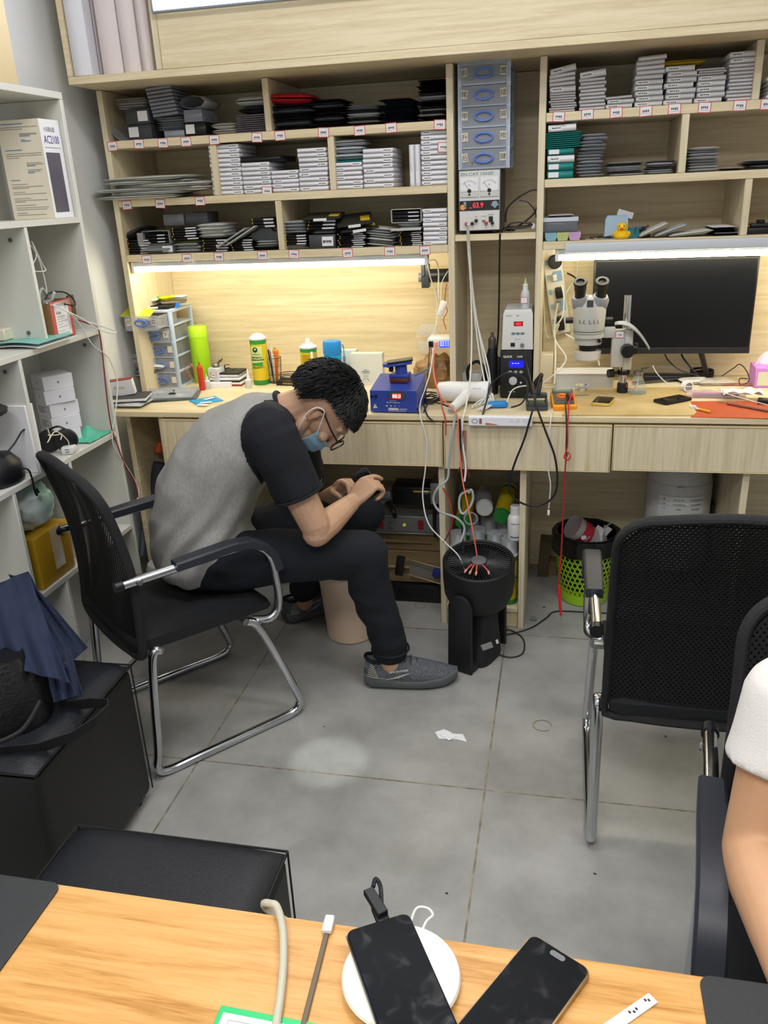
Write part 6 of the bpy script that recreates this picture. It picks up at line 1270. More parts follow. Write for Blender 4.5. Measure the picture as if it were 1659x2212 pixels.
g.obj('zoom_markings', m_ink, t); G().lathe([(.0495, mz(713.5)), (.0512, mz(712))], 32, caps=False).obj('dark_seam', m_black, t)
px_ = pl(1352, 720, 1, 2.84)[0]-mx; zt_ = PY(1354, 637, 2.84)[2]-ZB
G().cyl((px_, .04, .012), (px_, .04, zt_), .0125, n=24).obj('pole', m_chrome, t); G().lathe([(.018, 0), (.018, .03), (.014, .034)], 24, TR(px_, .04, 0)).obj('pole_base', m_blackm, t); G().cyl((px_, .04, .062), (px_, .04, .074), .021, n=24).obj('stop_collar', m_black, t); G().cyl((px_-.020, .03, .068), (px_-.045, .02, .068), .005, n=10).cyl((px_-.034, .025, .068), (px_-.050, .018, .068), .014, n=14).obj('collar_knob', m_black, t)
z0 = PY(1330, 800, 2.80)[2]-ZB; z1 = PY(1330, 715, 2.80)[2]-ZB
G().box((px_-.045, .0, z0+.01), (px_-.005, .05, z1), .004).box((px_-.006, .005, z0), (px_+.022, .065, z1+.004), .004).obj('focus_block', m_mw, t); G().box((px_-.075, -.004, z1-.022), (px_-.036, .02, z1+.012), .003).obj('arm', m_mw, t)
for y in (-.0405,): G().cyl((px_+.004, .0, (z0+z1)/2+.002), (px_+.004, -.034, (z0+z1)/2+.002), .022, .020, 24).obj('focus_knob', m_black, t)
G().cyl((px_+.0225, .03, (z0+z1)/2+.002), (px_+.040, .03, (z0+z1)/2+.002), .020, .019, 24).obj('focus_knob', m_black, t)
G().grid(lambda u, v: (px_-.04+u*.115, .0+.05*(v-.5)*math.sin(PI*min(1, max(.05, u*.9+.08))), z1+.018+.020*math.sin(PI*u*.75+.6)-.075*u*u-.018*abs(v-.5)), 14, 8, .003).obj('cover', mat('grey_cover', '8A8B90', .35), t)
put('paper', me_tag, (px_-.022, -.0012, z1-.012), (.72, 1, .72), None, None, parent=t); put('red_border', me_fr, (px_-.022, -.0012, z1-.012), (.72, 1, .72), None, None, parent=t); put('handwriting', TM[2], (px_-.022, -.0012, z1-.012), (.72, 1, .72), None, None, parent=t)
G().lathe([(.006, 0), (.006, .010), (.005, .012)], 14, TR(.034, -.034, mz(732))@rotm(PI/2)).obj('lock_screw', m_black, t)
# monitor
ym = 2.99
c = [PY(1284, 565, ym), PY(1640, 556, ym), PY(1618, 763, ym), PY(1400, 765, ym)]; x0, x1 = c[0][0], c[1][0]+.004; z1 = c[0][2]; z0 = c[2][2]
t = thing('monitor', 'large black monitor switched off in the right recess', 'monitor', ((x0+x1)/2, ym, ZD)); W_ = (x1-x0)/2; a0, a1 = z0-ZD, z1-ZD+.004
G().box((-W_, 0, a0), (W_, .028, a1), .003).obj('case', m_black, t); G().box((-W_+.006, -.0012, a0+.022), (W_-.006, -.0002, a1-.006)).obj('screen', mat('dark_screen', '07090D', .30), t); G().box((-W_, -.003, a0), (W_, -.0003, a0+.0205), .001).obj('chin', mat('chin_grey', '202226', .35), t)
sx_ = pl(1520, 790, 1, 3.04)[0]-(x0+x1)/2
g = G(); g.tube([(sx_-.03, .035, a0+.06), (sx_-.012, .045, a0-.01), (sx_+.02, .06, .006)], [.016, .013, .010], 10, 5, sq=.5); g.tube([(sx_-.02, .05, .012), (sx_-.16, .015, .010), (sx_-.24, -.02, .008)], .010, 10, 4, sq=.5); g.tube([(sx_, .05, .012), (sx_+.05, .03, .010)], .010, 10, 4, sq=.5); g.obj('stand', m_black, t)
cable('black cord hanging from the monitor into the cord heap', [(1436, 765, 3.03), (1445, 780, 3.02), (1470, 800, 2.98), (1510, 812, 2.96)], .0025, m_bwire); cable('black video cord with plug under the monitor', [(1472, 765, 3.03), (1477, 775, 3.02), (1495, 797, 2.99), (1505, 808, 2.97)], .0032, m_bwire); cable('thin black cord arching at the right end of the workbench', [(1560, 812, 2.95), (1585, 795, 3.0), (1598, 787, 3.0), (1612, 800, 3.0), (1618, 822, 2.95), (1600, 832, 2.85), (1598, 818, 2.88), (1615, 818, 2.9)], .0018, m_bwire)
coil('black cord heap in front of the monitor foot', at(1515, 818)+Vector((0, -.01, 0)), .034, 5, .0035, m_bwire, tilt=.5)
put('tv_box', ubox(m_black), (at(1440, 824)[0]+.02, at(1440, 822)[1]+.02, ZD+.0008), (.19, .05, .016), 'flat black box under the monitor', 'device', rz=-.06)
cable('long white thin cable running from behind the bottle to the right end', [(1410, 790, 2.96), (1422, 810, 2.90), (1450, 832, 2.80), (1500, 836, 2.78), (1550, 845, 2.75), (1620, 865, 2.70), (1680, 880, 2.68)], .0016)
# pens, bags, paper at the right end
for k, (px, py, w_, d_, rz, m_, nm) in enumerate(((1500, 828, .10, .06, .2, m_bubw, 'crumpled clear bag with grey parts left of the red strip'), (1545, 830, .12, .07, .1, mat('thin_film', 'D8CFC6', .15, alpha=.6, bump=.3, bs=7), 'clear zip bag with pink contents in front of the cord heap'))): a = at(px, py); put('zip_bag', pil(m_, k), (a[0], a[1], ZD+.001), (w_, d_, .018), nm, 'bag', rz=rz)
put('circuit_strip', ubox(mat('rose_brown', 'B77A6A', .5, c2='9A5F52', vs=60)), (at(1590, 832)[0], at(1590, 832)[1], ZD+.0008), (.10, .03, .005), 'rose brown strip behind the clear pen case', 'strip', rz=-.02)
a = at(1545, 858); t = thing('pen_case', 'clear plastic case with pink and purple tools on the orange mat', 'case', (a[0], a[1]+.005, ZD+.003), R(-2)); G().box((-.09, -.025, 0), (.09, .025, .014), .003).obj('case', mat('pink_clear', 'E0C3CC', .15, alpha=.40), t)
for k, (y, c, nm) in enumerate(((.008, 'D84A78', 'pink_rod'), (-.003, '6A5AA8', 'purple_rod'), (-.012, '5A6AA0', 'blue_rod'))): G().cyl((-.07, y, .006), (.03+.02*k, y, .006), .0035, n=8).obj(nm, mat(nm, c, .4), t)
a = at(1600, 862); t = tag(G().grid(lambda u, v: ((u-.5)*.12, (v-.5)*.055+.01*math.sin(u*6), .003+.022*noise.noise(Vector((u*3, v*3, 1.5)))**2+.008*math.sin(u*9+v*5)**2), 24, 14, .001).obj('tissue', m_paper, None, (a[0], a[1]-.005, ZD+.018)), 'crumpled white tissue lying across the clear pen case', 'tissue')
a = at(1484, 848); t = thing('tape_roll', 'small white tape roll standing on its edge beside the pen case', 'tape', a+Vector((0, .01, .0005))); G().lathe([(.0135, -.010), (.0185, -.0095), (.0185, .0095), (.0135, .010)], 24, TR(0, 0, .0187)@rotm(PI/2, 0, .5), caps=False).obj('roll', m_card, t); G().lathe([(.0134, -.008), (.0134, .008)], 20, TR(0, 0, .0187)@rotm(PI/2, 0, .5)).obj('core', mat('core_grey', '8A7F88', .6), t)
a = at(1515, 890); t = thing('marker_pen', 'short yellow pen with a white cap on the orange mat', 'pen', a+Vector((0, 0, .0075)), R(-50)); G().cyl((-.008, 0, 0), (.034, 0, 0), .0035, n=12).obj('barrel', mat('pen_yellow', 'E3A81E', .4), t); G().cyl((-.022, 0, 0), (-.0085, 0, 0), .003, n=12).obj('cap', m_wplas, t)
a, b = at(1570, 876), at(1700, 900); t = thing('screwdriver', 'long copper-handled screwdriver lying on the orange mat', 'screwdriver', (a[0], a[1], ZD+.0075), math.atan2((b-a)[1], (b-a)[0])); G().cyl((.0, 0, 0), (.16, 0, 0), .0045, n=6).obj('handle', mat('copper_metal', '9A6A5E', .35, .6), t); G().cyl((-.035, 0, -.001), (0, 0, 0), .0009, .002, 8).obj('shaft', m_steel, t)
a = at(1500, 893); put('eraser', ubox(m_wplas), (at(1496, 884)[0], at(1496, 884)[1], ZD+.0028), (.018, .014, .009), 'small milky block beside the yellow pen', 'eraser', rz=.3)
a = at(1640, 873); put('key_fob', ubox(m_black), (a[0]+.02, a[1], ZD+.0028), (.05, .03, .014), 'black plastic remote at the right edge of the orange mat', 'remote', rz=-.3)
# tissue box
yt = 2.93; a = PY(1628, 843, yt); t = thing('tissue_box', 'pink and cream tissue box with a white tissue sticking out', 'tissue box', (a[0]+.055, yt+.05, ZD+.0005)); m_pk = mat('pink_card', 'D08AE0', .45); hb = PY(1630, 795, yt)[2]-ZD
G().box((-.055, -.05, 0), (.055, .05, hb), .002).obj('box', m_pk, t); G().box((-.047, -.0508, .008), (.047, -.0502, hb-.014)).obj('cream_panel', mat('cream_card', 'D8D6BC', .5), t); G().grid(lambda u, v: (-.05+u*.08+.01*v, .01*math.sin(u*7), hb+.001+v*.045*math.sin(PI*min(1, u*.8+.15))), 14, 8, .0012).obj('tissue', m_paper, t); g = G(); g.box((-.02, -.04, hb+.0003), (-.012, -.034, hb+.0007)); g.obj('mark', mat('violet_ink', '6A4AA0', .5), t)
# wires near charger
for k, (pts, m_, r_, lb) in enumerate((([(928, 748, 2.80), (926, 780, 2.76), (922, 830, 2.70), (919, 860, 2.64)], m_bwire, .0018, 'thin black wire hanging from the white charger'), ([(940, 745, 2.80), (936, 790, 2.75), (942, 830, 2.66), (955, 860, 2.60), (975, 880, 2.54), (988, 900, 2.50), (992, 960, 2.49), (998, 1030, 2.46), (1010, 1090, 2.42), (1022, 1150, 2.385), (1031, 1204, 2.375)], mat('salmon_wire', 'E8735A', .4), .0022, 'salmon charging cable running from the white charger down to the fan'), ([(931, 752, 2.81), (938, 800, 2.76), (946, 840, 2.68), (955, 880, 2.56), (962, 905, 2.515), (963, 940, 2.49)], m_rwire, .0022, 'dark red wire over the desk edge left of the hair dryer'), ([(936, 752, 2.81), (930, 800, 2.74), (918, 840, 2.66), (908, 870, 2.58), (908, 900, 2.50), (921, 950, 2.49), (919, 1010, 2.48), (913, 1070, 2.46), (925, 1130, 2.42), (960, 1170, 2.38), (990, 1200, 2.36), (1004, 1232, 2.36)], m_wire, .0022, 'white cable running from the charger over the edge to the fan'), ([(985, 893, 2.53), (978, 930, 2.49), (970, 1000, 2.48), (966, 1035, 2.47), (945, 1055, 2.45), (936, 1080, 2.45), (950, 1105, 2.44), (985, 1118, 2.42), (1003, 1140, 2.42), (995, 1170, 2.40)], m_gwire, .004, 'thick grey hair dryer cord hanging below the desk'), ([(998, 900, 2.50), (1000, 960, 2.49), (1006, 1010, 2.48), (1003, 1040, 2.47)], m_wire, .0035, 'bundle of white cords hanging at the drawer front'), ([(993, 905, 2.50), (995, 960, 2.488), (995, 1060, 2.48), (998, 1130, 2.44), (1000, 1195, 2.40)], m_bwire, .0030, 'black cord hanging straight to the black charger plug behind the fan'), ([(945, 1010, 2.60), (950, 1040, 2.58), (970, 1080, 2.50), (978, 1120, 2.48), (970, 1150, 2.48), (958, 1172, 2.5)], m_rwire, .0022, 'red wire curving in front of the under-desk panel'), ([(1012, 1065, 2.45), (1018, 1058, 2.45), (1022, 1075, 2.45), (1015, 1095, 2.44), (1000, 1110, 2.43), (992, 1095, 2.44), (995, 1070, 2.45), (1012, 1060, 2.45)], m_gwire, .004, 'grey cord loop hanging over the spray cans'))):
    cable(lb, pts, r_, m_)
for k in range(5): cable(f'thin red hanging wire with a clip end near the drawer gap, {["leftmost", "second", "third", "fourth", "rightmost"][k]} of five', [(999+k*2, 930, 2.488), (995+k*3, 960, 2.488), (998+k*2, 990, 2.488), (1002+(k-2)*6, 1020+k*3, 2.486)], .0010, m_rwire if k % 2 == 0 else m_bwire, group='thin hanging test wires')

# ---------------- under the workbench and on the floor ----------------
# spray cans and bottles in the narrow bay
ZS = .0785
bx0, bx1 = -.3635, -.1180
rows = [(-.335, 2.585, .0), (-.265, 2.59, .12), (-.193, 2.58, .3), (-.150, 2.595-.001, 0), (-.262, 2.665, 0), (-.185, 2.668, 0)]
k = 0
for x, y, tn, lb in ((-.333, 2.64, 0, 'left end'), (-.268, 2.68, .3, 'second from the left'), (-.205, 2.65, -.2, 'third from the left'), (-.1365-.015, 2.60, .25, 'right end')):
    spray_can(f'capped yellow spray can in the narrow bay, {lb} of the front row', (x, y, ZS+.0005), .029, .205, 'clear', front=(lb in ('right end', 'second from the left')), turn=tn, group='capped spray cans under the bench')
for k, (x, y, lb) in enumerate(((-.300, 2.76, 'left'), (-.238, 2.775, 'middle'), (-.176, 2.765, 'right'))):
    spray_can(f'capped spray can in the second row of the narrow bay, {lb} of three', (x, y, ZS+.0005), .029, .215, 'clear', front=False, group='capped spray cans under the bench')
for k, (p, rot, lb) in enumerate(((PY(1000, 1120, 2.68), (R(100), 0, R(20)), 'leftmost, tilted left'), (PY(1058, 1080, 2.72), (R(105), 0, R(-8)), 'middle, white end'), (PY(1082, 1090, 2.74), (R(112), 0, R(12)), 'rightmost, green'))):
    if k == 1:
        t = thing('chemical_bottle', 'white bottle lying on top of the spray cans with its base towards the room', 'bottle', PY(1047, 1100, 2.68), rot=(R(-82), 0, R(8)))
        G().lathe([(.027, 0), (.030, .004), (.030, .10), (.02, .12), (.014, .125), (.014, .15)], 24).obj('body', m_wplas, t); G().lathe([(.0304, .02), (.0304, .09)], 24, caps=False).obj('grey_label', mat('print_grey'), t)
    else: spray_can(f'spray can lying on its side on the standing cans, {lb}', PY(1000+82*(k > 0), [1130, 0, 1118][k], 2.68), .029, .19, 'none', rot=(R(-75), 0, R([0, 0, -6][k])), front=False, group='lying spray cans under the bench')
t = thing('chemical_bottle', 'white labelled bottle with ribbed cap standing on the spray cans', 'bottle', (PY(1114, 1165, 2.60)[0]-.002, 2.60, ZS+.2435)); hb = PY(1114, 1092, 2.60)[2]-(ZS+.2435)
G().lathe([(.025, 0), (.0265, .004), (.0265, hb*.62), (.022, hb*.72), (.017, hb*.76)], 28).obj('body', m_wplas, t); G().lathe([(.0185, hb*.765), (.0185, hb*.98), (.016, hb), (0, hb)], 28).obj('cap', m_wplas, t); ctext('CHEMICAL', .006, m_ink, t, .0267, hb*.50); g = G(); g.rings([[(.0268*math.cos(-2.2+.2*i), .0268*math.sin(-2.2+.2*i), z) for i in range(8)] for z in (hb*.10, hb*.13)], close=False, caps=False).obj('dark_stripe', mat('navy_print', '2E3A66', .5), t)
put('plastic_bag', pil(mat('dark_clear_film', '8A8C90', .2, alpha=.4, bump=.3, bs=6), 2), (-.145, 2.78, .46), (.05, .10, .10), 'clear crumpled bag at the top right of the narrow bay', 'bag')
o = G().tube([(.022*math.cos(2*PI*i/20), 0, .022*math.sin(2*PI*i/20)) for i in range(20)], .003, 6, 1, closed=True).obj('clear_ring', m_cap_clear, None, PY(1017, 1120, 2.62)); tag(o, 'clear plastic ring lying on the caps of the spray cans', 'ring')
# laminating machine on cartons
def fz(px, py, y): return PY(px, py, y)
yl = 2.70; a, b = PY(812, 1150, yl), PY(955, 1152, yl)
zl = a[2]; t = thing('glass_press', 'grey metal press machine with red switches under the workbench', 'machine', (a[0]-.01, yl, zl)); Wd = -.388-(a[0]-.01)-.002; m_al = mat('aluminium', '9EA0A2', .35, .6)
hc = PY(880, 1118, yl)[2]-zl
G().box((0, 0, .006), (Wd, .22, hc), .002).obj('case', mat('grey_metal_case', '7A7C7C', .4, .3), t); G().box((-.004, -.004, 0), (Wd, .22, .0055), .001).box((.0, -.003, hc+.0005), (Wd, .22, hc+.006), .001).obj('rail', m_al, t)
for x, m_, nm in ((.030, 'rocker', 0), (.178, 'rocker', 0)): G().box((x-.010, -.004, hc*.30), (x+.010, -.0005, hc*.86), .001).obj('red_switch', mat('dark_red_switch', '6E1218', .3, emit=.15), t)
G().lathe([(.011, 0), (.0105, .010), (0, .011)], 20, TR(.075, -.0005, hc*.55)@rotm(PI/2)).obj('knob', mat('grey_metal_case'), t); G().lathe([(.006, 0), (.006, .003), (0, .004)], 16, TR(.118, -.0005, hc*.55)@rotm(PI/2)).obj('power_light', mat('yellow_light', 'C9C93A', .4, emit=.3), t)
g = G(); g.prism([(0, hc+.006), (.02, hc+.006), (.06, hc+.05), (.095, hc+.065), (.095, hc+.085), (.02, hc+.085), (.0, hc+.04)], -.02, -.005, rotm(PI/2)@TR(-.012, 0, -.02)); g.obj('side_bracket', m_al, t)
G().box((.012, .0, hc+.07), (.07, .12, hc+.098), .003).obj('clamp_block', m_al, t); G().box((.0705, .02, hc+.04), (Wd-.03, .12, hc+.11), .006).obj('roller_housing', m_black, t); G().tube([(.06, .0, hc+.055), (.085, -.03, hc+.035), (.092, -.035, hc+.010)], [.008, .009, .006], 10).obj('lever', m_black, t)
G().box((Wd-.048, -.002, hc+.055), (Wd-.002, .10, hc+.135), .003).obj('end_block', m_al, t); G().cyl((Wd-.11, .01, hc+.098), (Wd-.0485, .01, hc+.098), .004, n=12).obj('brass_shaft', m_gold, t); G().lathe([(.010, 0), (.010, .02)], 14, TR(Wd-.075, .01, hc+.098)@rotm(0, PI/2, 0)).obj('bearing', m_steel, t)
G().box((Wd-.056, -.005, hc+.008), (Wd-.002, .05, hc+.0155), .001).obj('shelf_plate', m_al, t); G().tube([(Wd-.030, -.022, hc+.045), (Wd-.032, -.024, hc-.01), (Wd-.030, -.022, .0)], [.007, .006, .005], 10).obj('black_handle', m_black, t)
zc = zl-.001
for k, (x0, x1, y0, z0, z1, nm) in enumerate(((a[0]-.03, -.388, 2.715, .075, zc-.075, 'lower brown carton under the press machine'), (a[0]-.03, -.388, 2.72, zc-.074, zc, 'upper flattened brown carton under the press machine'))):
    t = thing('cardboard_box', nm, 'box', ((x0+x1)/2, (y0+3.0)/2, z0+.0005), group=None); G().box((-(x1-x0)/2, -(3.0-y0)/2, 0), ((x1-x0)/2, (3.0-y0)/2, z1-z0-.001), .002).obj('carton', mat('brown_carton', '8C7654', .75, c2='7C6848', vs=6, vst=(1, 1, 6)), t)
    g = G(); g.cbox((-.02, -(3.0-y0)/2-.006, (z1-z0)*.5), (x1-x0-.06, .012, .004), .001, (.5, 0, 0)); g.obj('flap', mat('brown_carton'), t)
t = thing('plastic_crate', 'low black vented base box under the cartons', 'box', (a[0]+.12, 2.80, 0)); G().box((-.15, -.10, .001), (.12, .16, .073), .003).obj('body', m_black, t); g = G(); [g.box((-.05+k*.012, -.1015, .02), (-.044+k*.012, -.1002, .055)) for k in range(12)]; g.obj('vents', mat('black_gloss', '08090A', .3), t); G().box((-.115, -.1018, .02), (-.100, -.1002, .035)).obj('sticker', m_paper, t)
t = thing('mobile_jig', 'slanted metal rail jig with a blue slider leaning on the cartons', 'jig', PY(900, 1225, 2.66)); o_ = t.location; 
def r2(px, py, y=2.66): return tuple(PY(px, py, y)-o_)
G().cyl(r2(872, 1205), r2(955, 1228), .0025, n=8).cyl(r2(880, 1240), r2(955, 1262), .003, n=8).obj('rods', mat('brass_rod', 'B59A70', .25, .9), t); G().rings([[r2(883, 1210, 2.67), r2(950, 1230, 2.67), r2(950, 1258, 2.67), r2(885, 1240, 2.67)], [r2(883, 1210, 2.675), r2(950, 1230, 2.675), r2(950, 1258, 2.675), r2(885, 1240, 2.675)]]).obj('plate', mat('grey_plate', '6E6A62', .5), t)
G().cbox(r2(864, 1222, 2.65), (.03, .02, .075), .004, (0, .15, 0)).obj('black_end', m_black, t); G().cbox(r2(945, 1237, 2.65), (.035, .02, .03), .004, (0, .2, 0)).obj('blue_slider', mat('deep_blue', '1B2A78', .4), t)
# fan
m_grille = mat('grille_black', '2A2B2F', .35)
fp = Vector((-.232, 2.352, 0)); t = thing('floor_fan', 'black round air circulator fan tilted upwards on the floor', 'fan', fp, R(-24))
g = G(); rs = []
for z, sx, sy, oy in ((.001, .058, .072, .0), (.012, .060, .074, 0), (.06, .056, .062, .01), (.12, .050, .050, .015), (.19, .048, .046, .015), (.215, .040, .040, .015)): rs.append([(sx*math.copysign(abs(math.cos(a))**.6, math.cos(a)), oy+sy*math.copysign(abs(math.sin(a))**.6, math.sin(a)), z) for a in [2*PI*i/32 for i in range(32)]])
g.rings(rs); g.obj('base', m_blackm, t)
zr = .352; fr_ = .114; fm = TR(.0, .0, zr)@rotm(0, 0, R(24))@rotm(R(11), R(1), 0)
G().lathe([(.070, -.165), (.098, -.150), (.111, -.118), (fr_, -.07), (fr_, -.004), (fr_-.004, 0), (fr_-.011, -.003), (fr_-.013, -.03), (.02, -.05), (0, -.05)], 48, fm).obj('drum', m_blackm, t)
g = G(); n = 54; q_ = fr_-.014
for k in range(n):
    a = 2*PI*k/n; g.tube([tuple(fm@Vector((q*math.cos(a+s_), q*math.sin(a+s_), -.008))) for q, s_ in ((.024, 0), (.05, .12), (.078, .18), (q_, .20))], .0012, 4, 2)
for q in (.026, q_): g.tube([tuple(fm@Vector((q*math.cos(2*PI*i/30), q*math.sin(2*PI*i/30), -.008))) for i in range(30)], .0018, 5, 1, closed=True)
g.obj('grille', m_grille, t)
g = G()
for k in range(5): a = 2*PI*k/5; g.grid(lambda u, v: tuple(fm@Vector(((.02+.075*u)*math.cos(a+v*.9), (.02+.075*u)*math.sin(a+v*.9), -.032+.014*v))), 4, 5, .0015)
g.obj('blades', mat('blade_black', '101113', .3), t); G().lathe([(.024, -.006), (.024, -.002), (.018, -.001), (0, -.001)], 24, fm).obj('hub_badge', mat('badge_silver', '8A8C90', .35, .6), t)
for s_ in (-1, 1):
    G().prism([(.040*math.cos(R(a)), .232+.040*math.sin(R(a))) for a in range(0, 181, 15)]+[(-.046, .002), (.042, .002)], -.007, .007, TR(-.002, s_*(.114 if s_ > 0 else .112), 0)@rotm(PI/2), .004).obj('yoke_arm', m_blackm, t)
g = G(); g.box((-.044, -.105, .001), (.040, -.070, .03), .006); g.obj('arm_foot', m_blackm, t)
iv = t.matrix_basis.inverted(); v1 = iv@PY(1052, 1396, 2.290)
G().cbox(v1, (.036, .001, .024), .0003, (.12, -.35, .62)).obj('rating_label', mat('grey_label', '9A9A9A', .5), t); v1 = iv@PY(1074, 1386, 2.302); G().cbox(v1, (.008, .001, .016), 0, (.1, -.3, .9)).obj('white_mark', m_paper, t)
cable('dark floor cord running from the fan past the green basket', [(0, 0, 0, tuple(PZ(1083, 1371, .005))), (0, 0, 0, tuple(PZ(1110, 1368, .003))), (0, 0, 0, tuple(PZ(1150, 1355, .003))), (0, 0, 0, tuple(PZ(1180, 1335, .003))), (0, 0, 0, tuple(PZ(1200, 1321, .003))), (0, 0, 0, tuple(PZ(1260, 1322, .003))), (0, 0, 0, tuple(PZ(1400, 1330, .003)))], .0028, mat('dark_brown_wire', '2A2522', .5))
cable('dark cord looping on the floor beside the fan base', [(0, 0, 0, tuple(PZ(1080, 1359, .02))), (0, 0, 0, tuple(PZ(1105, 1362, .004))), (0, 0, 0, tuple(PZ(1130, 1380, .003))), (0, 0, 0, tuple(PZ(1130, 1410, .003))), (0, 0, 0, tuple(PZ(1105, 1420, .003))), (0, 0, 0, tuple(PZ(1078, 1414, .006)))], .0025, mat('dark_brown_wire'))
# charger splitter on the fan, white tip, black plug
tt = Vector(PY(1031, 1205, 2.375)); fw = fp+Vector((0, -.0, zr))
t = thing('charging_splitter', 'salmon charging splitter with a white block lying on the fan grille', 'cable', tt); G().box((-.008, -.004, -.022), (.008, .004, 0), .001).obj('white_block', m_wplas, t)
hubp = fw-tt
for k, (dx, dy) in enumerate(((-.032, -.064), (-.018, -.070), (.0, -.074), (.036, -.066))):
    e = hubp+Vector((dx, dy, .004-.10*abs(dy)*1.9)); G().tube([(0, 0, -.022), tuple(Vector((0, 0, -.022)).lerp(e, .5)+Vector((0, 0, .008))), tuple(e)], .0022, 8).obj('tail', mat('salmon_wire'), t); G().cyl(e, e+Vector((dx*.1, -.016, -.0)), .0035, .003, 8).obj('tip', mat('salmon_plastic'), t)
tag(G().cbox((0, 0, 0), (.013, .012, .032), .003).obj('usb_charger', m_black, None, PY(1000, 1190, 2.41)), 'black plug block hanging upright behind the fan', 'charger')
# beige bin
p = PZ(775, 1375, 0); bc = Vector((-.690, 2.445, 0)); t = thing('waste_bin', 'beige round waste bin with a dark rim between the man and the desk', 'bin', bc); m_bei = mat('beige_plastic', 'D9BFA8', .45)
zb = .262; g = G(); g.lathe([(.078, .001), (.082, .004), (.102, zb)], 40, caps=False); g.lathe([(.099, zb), (.079, .006), (0, .006)], 40, caps=False); g.lathe([(.078, .001), (0, .001)], 40); g.obj('body', m_bei, t)
G().tube([(.1035*math.cos(2*PI*i/40), .1035*math.sin(2*PI*i/40), zb) for i in range(40)], .0055, 8, 1, closed=True).obj('rim', mat('dark_rim', '2C2C2E', .5), t)
tag(G().grid(lambda u, v: (-.05+.1*u, -.03+.06*v, .05*abs(noise.noise(Vector((u*4, v*4, 2))))), 10, 8, .001).obj('tissue', m_paper, None, bc+Vector((0, 0, .012))), 'white tissue inside the beige waste bin', 'tissue')
# green basket
bb = Vector((.105, 2.885, 0)); b_ = PZ(1262, 1312, 0); bb = Vector((b_[0]-.002, b_[1]+.085, 0)); t = thing('laundry_basket', 'lime green perforated waste basket lined with a black bag', 'basket', bb); m_lg = mat('basket_green', '9CCB24', .4)
rb, rt_, hb = .085, .118, PY(1262, 1175, bb[1]-.1)[2]
M = m_lg.copy(); M.name = 'basket_green_perforated'; nt = M.node_tree; N = nt.nodes; L = nt.links; b_n = N['Principled BSDF']
tc = N.new('ShaderNodeTexCoord'); mpn = N.new('ShaderNodeMapping'); L.new(tc.outputs['UV'], mpn.inputs[0]); 
n_c, n_r = 34, 10
g = G(); uvs = []
def hole_panel():
    """real round holes: each cell is a ring between a square and a circle"""
    g = G(); seg = 12
    for r_i in range(n_r):
        z0, z1 = .04+(hb-.06)*r_i/n_r, .04+(hb-.06)*(r_i+1)/n_r
        for c_i in range(n_c):
            off = .5*(r_i % 2); a0, a1 = 2*PI*(c_i+off)/n_c, 2*PI*(c_i+1+off)/n_c
            def P(u, v): z = z0+(z1-z0)*v; rr = rb+(rt_-rb)*z/hb; a = a0+(a1-a0)*u; return (rr*math.cos(a), rr*math.sin(a), z)
            sq = []; ci = []
            for i in range(seg):
                th = 2*PI*i/seg; x, y = math.cos(th), math.sin(th); m_ = max(abs(x), abs(y)); sq.append(P(.5+.5*x/m_, .5+.5*y/m_)); ci.append(P(.5+.36*x, .5+.36*y))
            g.rings([sq, ci], caps=False)
    bmesh.ops.remove_doubles(g.bm, verts=g.bm.verts, dist=.0004)
    return g
hole_panel().obj('perforated_wall', m_lg, t)
g = G(); g.lathe([(rb-.004, .001), (rb, .004), (rb+(rt_-rb)*.04/hb, .0402)], 34*2); g.lathe([(rb+(rt_-rb)*(hb-.02)/hb, hb-.0202), (rt_, hb)], 34*2, caps=False); g.obj('base_and_rim', m_lg, t)
m_bagf = mat('black_bin_film', '0E0F12', .25, bump=.6, bs=60)
def bagf(u, v):
    a = 2*PI*u; w_ = noise.noise(Vector((math.cos(a)*3, math.sin(a)*3, v*4)))
    if v < .45: q = v/.45; rr = rt_+.006+.004*w_; z = hb-.055+.06*q+.012*w_*(1-q)
    elif v < .6: q = (v-.45)/.15; rr = rt_+.006-.022*q; z = hb+.008+.006*math.sin(PI*q)+.006*w_
    else: q = (v-.6)/.4; rr = (rt_-.016)*(1-.22*q)+.006*w_; z = hb+.008-(hb-.05)*q
    return (rr*math.cos(a), rr*math.sin(a), z)
G().grid(bagf, 60, 22).obj('bin_liner', m_bagf, t)
for k in range(1): G().lathe([(.0, .03), (rb-.006, .03)], 30).obj('bin_liner', m_bagf, t)
t = thing('drink_cup', 'red and clear takeaway cup lying in the green basket', 'cup', bb+Vector((-.005, -.035, hb+.012)), rot=(R(20), R(-52), R(0))); t.scale = (1.25, 1.25, 1.25)
G().lathe([(.026, -.06), (.036, .05)], 28, caps=False).obj('cup', mat('clear_cup', 'B9BCBC', .15, alpha=.5), t); G().lathe([(.0315, -.006), (.0345, .030)], 28, caps=False).obj('red_sleeve', mat('cup_red', 'A81E2A', .5), t); ctext('COFFEE', .007, mat('cup_white', 'E8D8D8', .5), t, .0335, .004); o = G().lathe([(.008, 0), (.008, .0004)], 20).obj('round_logo', m_paper, t); o.matrix_local = rotm(0, 0, 0)@TR(0, -.0345, .020)@rotm(PI/2)
tag(G().cyl((0, 0, 0), (.05, -.02, .06), .003, n=8).obj('straw', mat('clear_cup'), None, bb+Vector((.035, .0, hb-.005))), 'clear straw sticking out of the green basket', 'straw')
tag(G().grid(lambda u, v: ((u-.5)*.05, -.01+.02*math.sin(u*7+v*3), (v-.5)*.09), 8, 10, .001).obj('napkin', m_paper, None, bb+Vector((.045, -.02, hb-.005)), (0, .3, .3)), 'crumpled white napkin in the green basket', 'napkin')
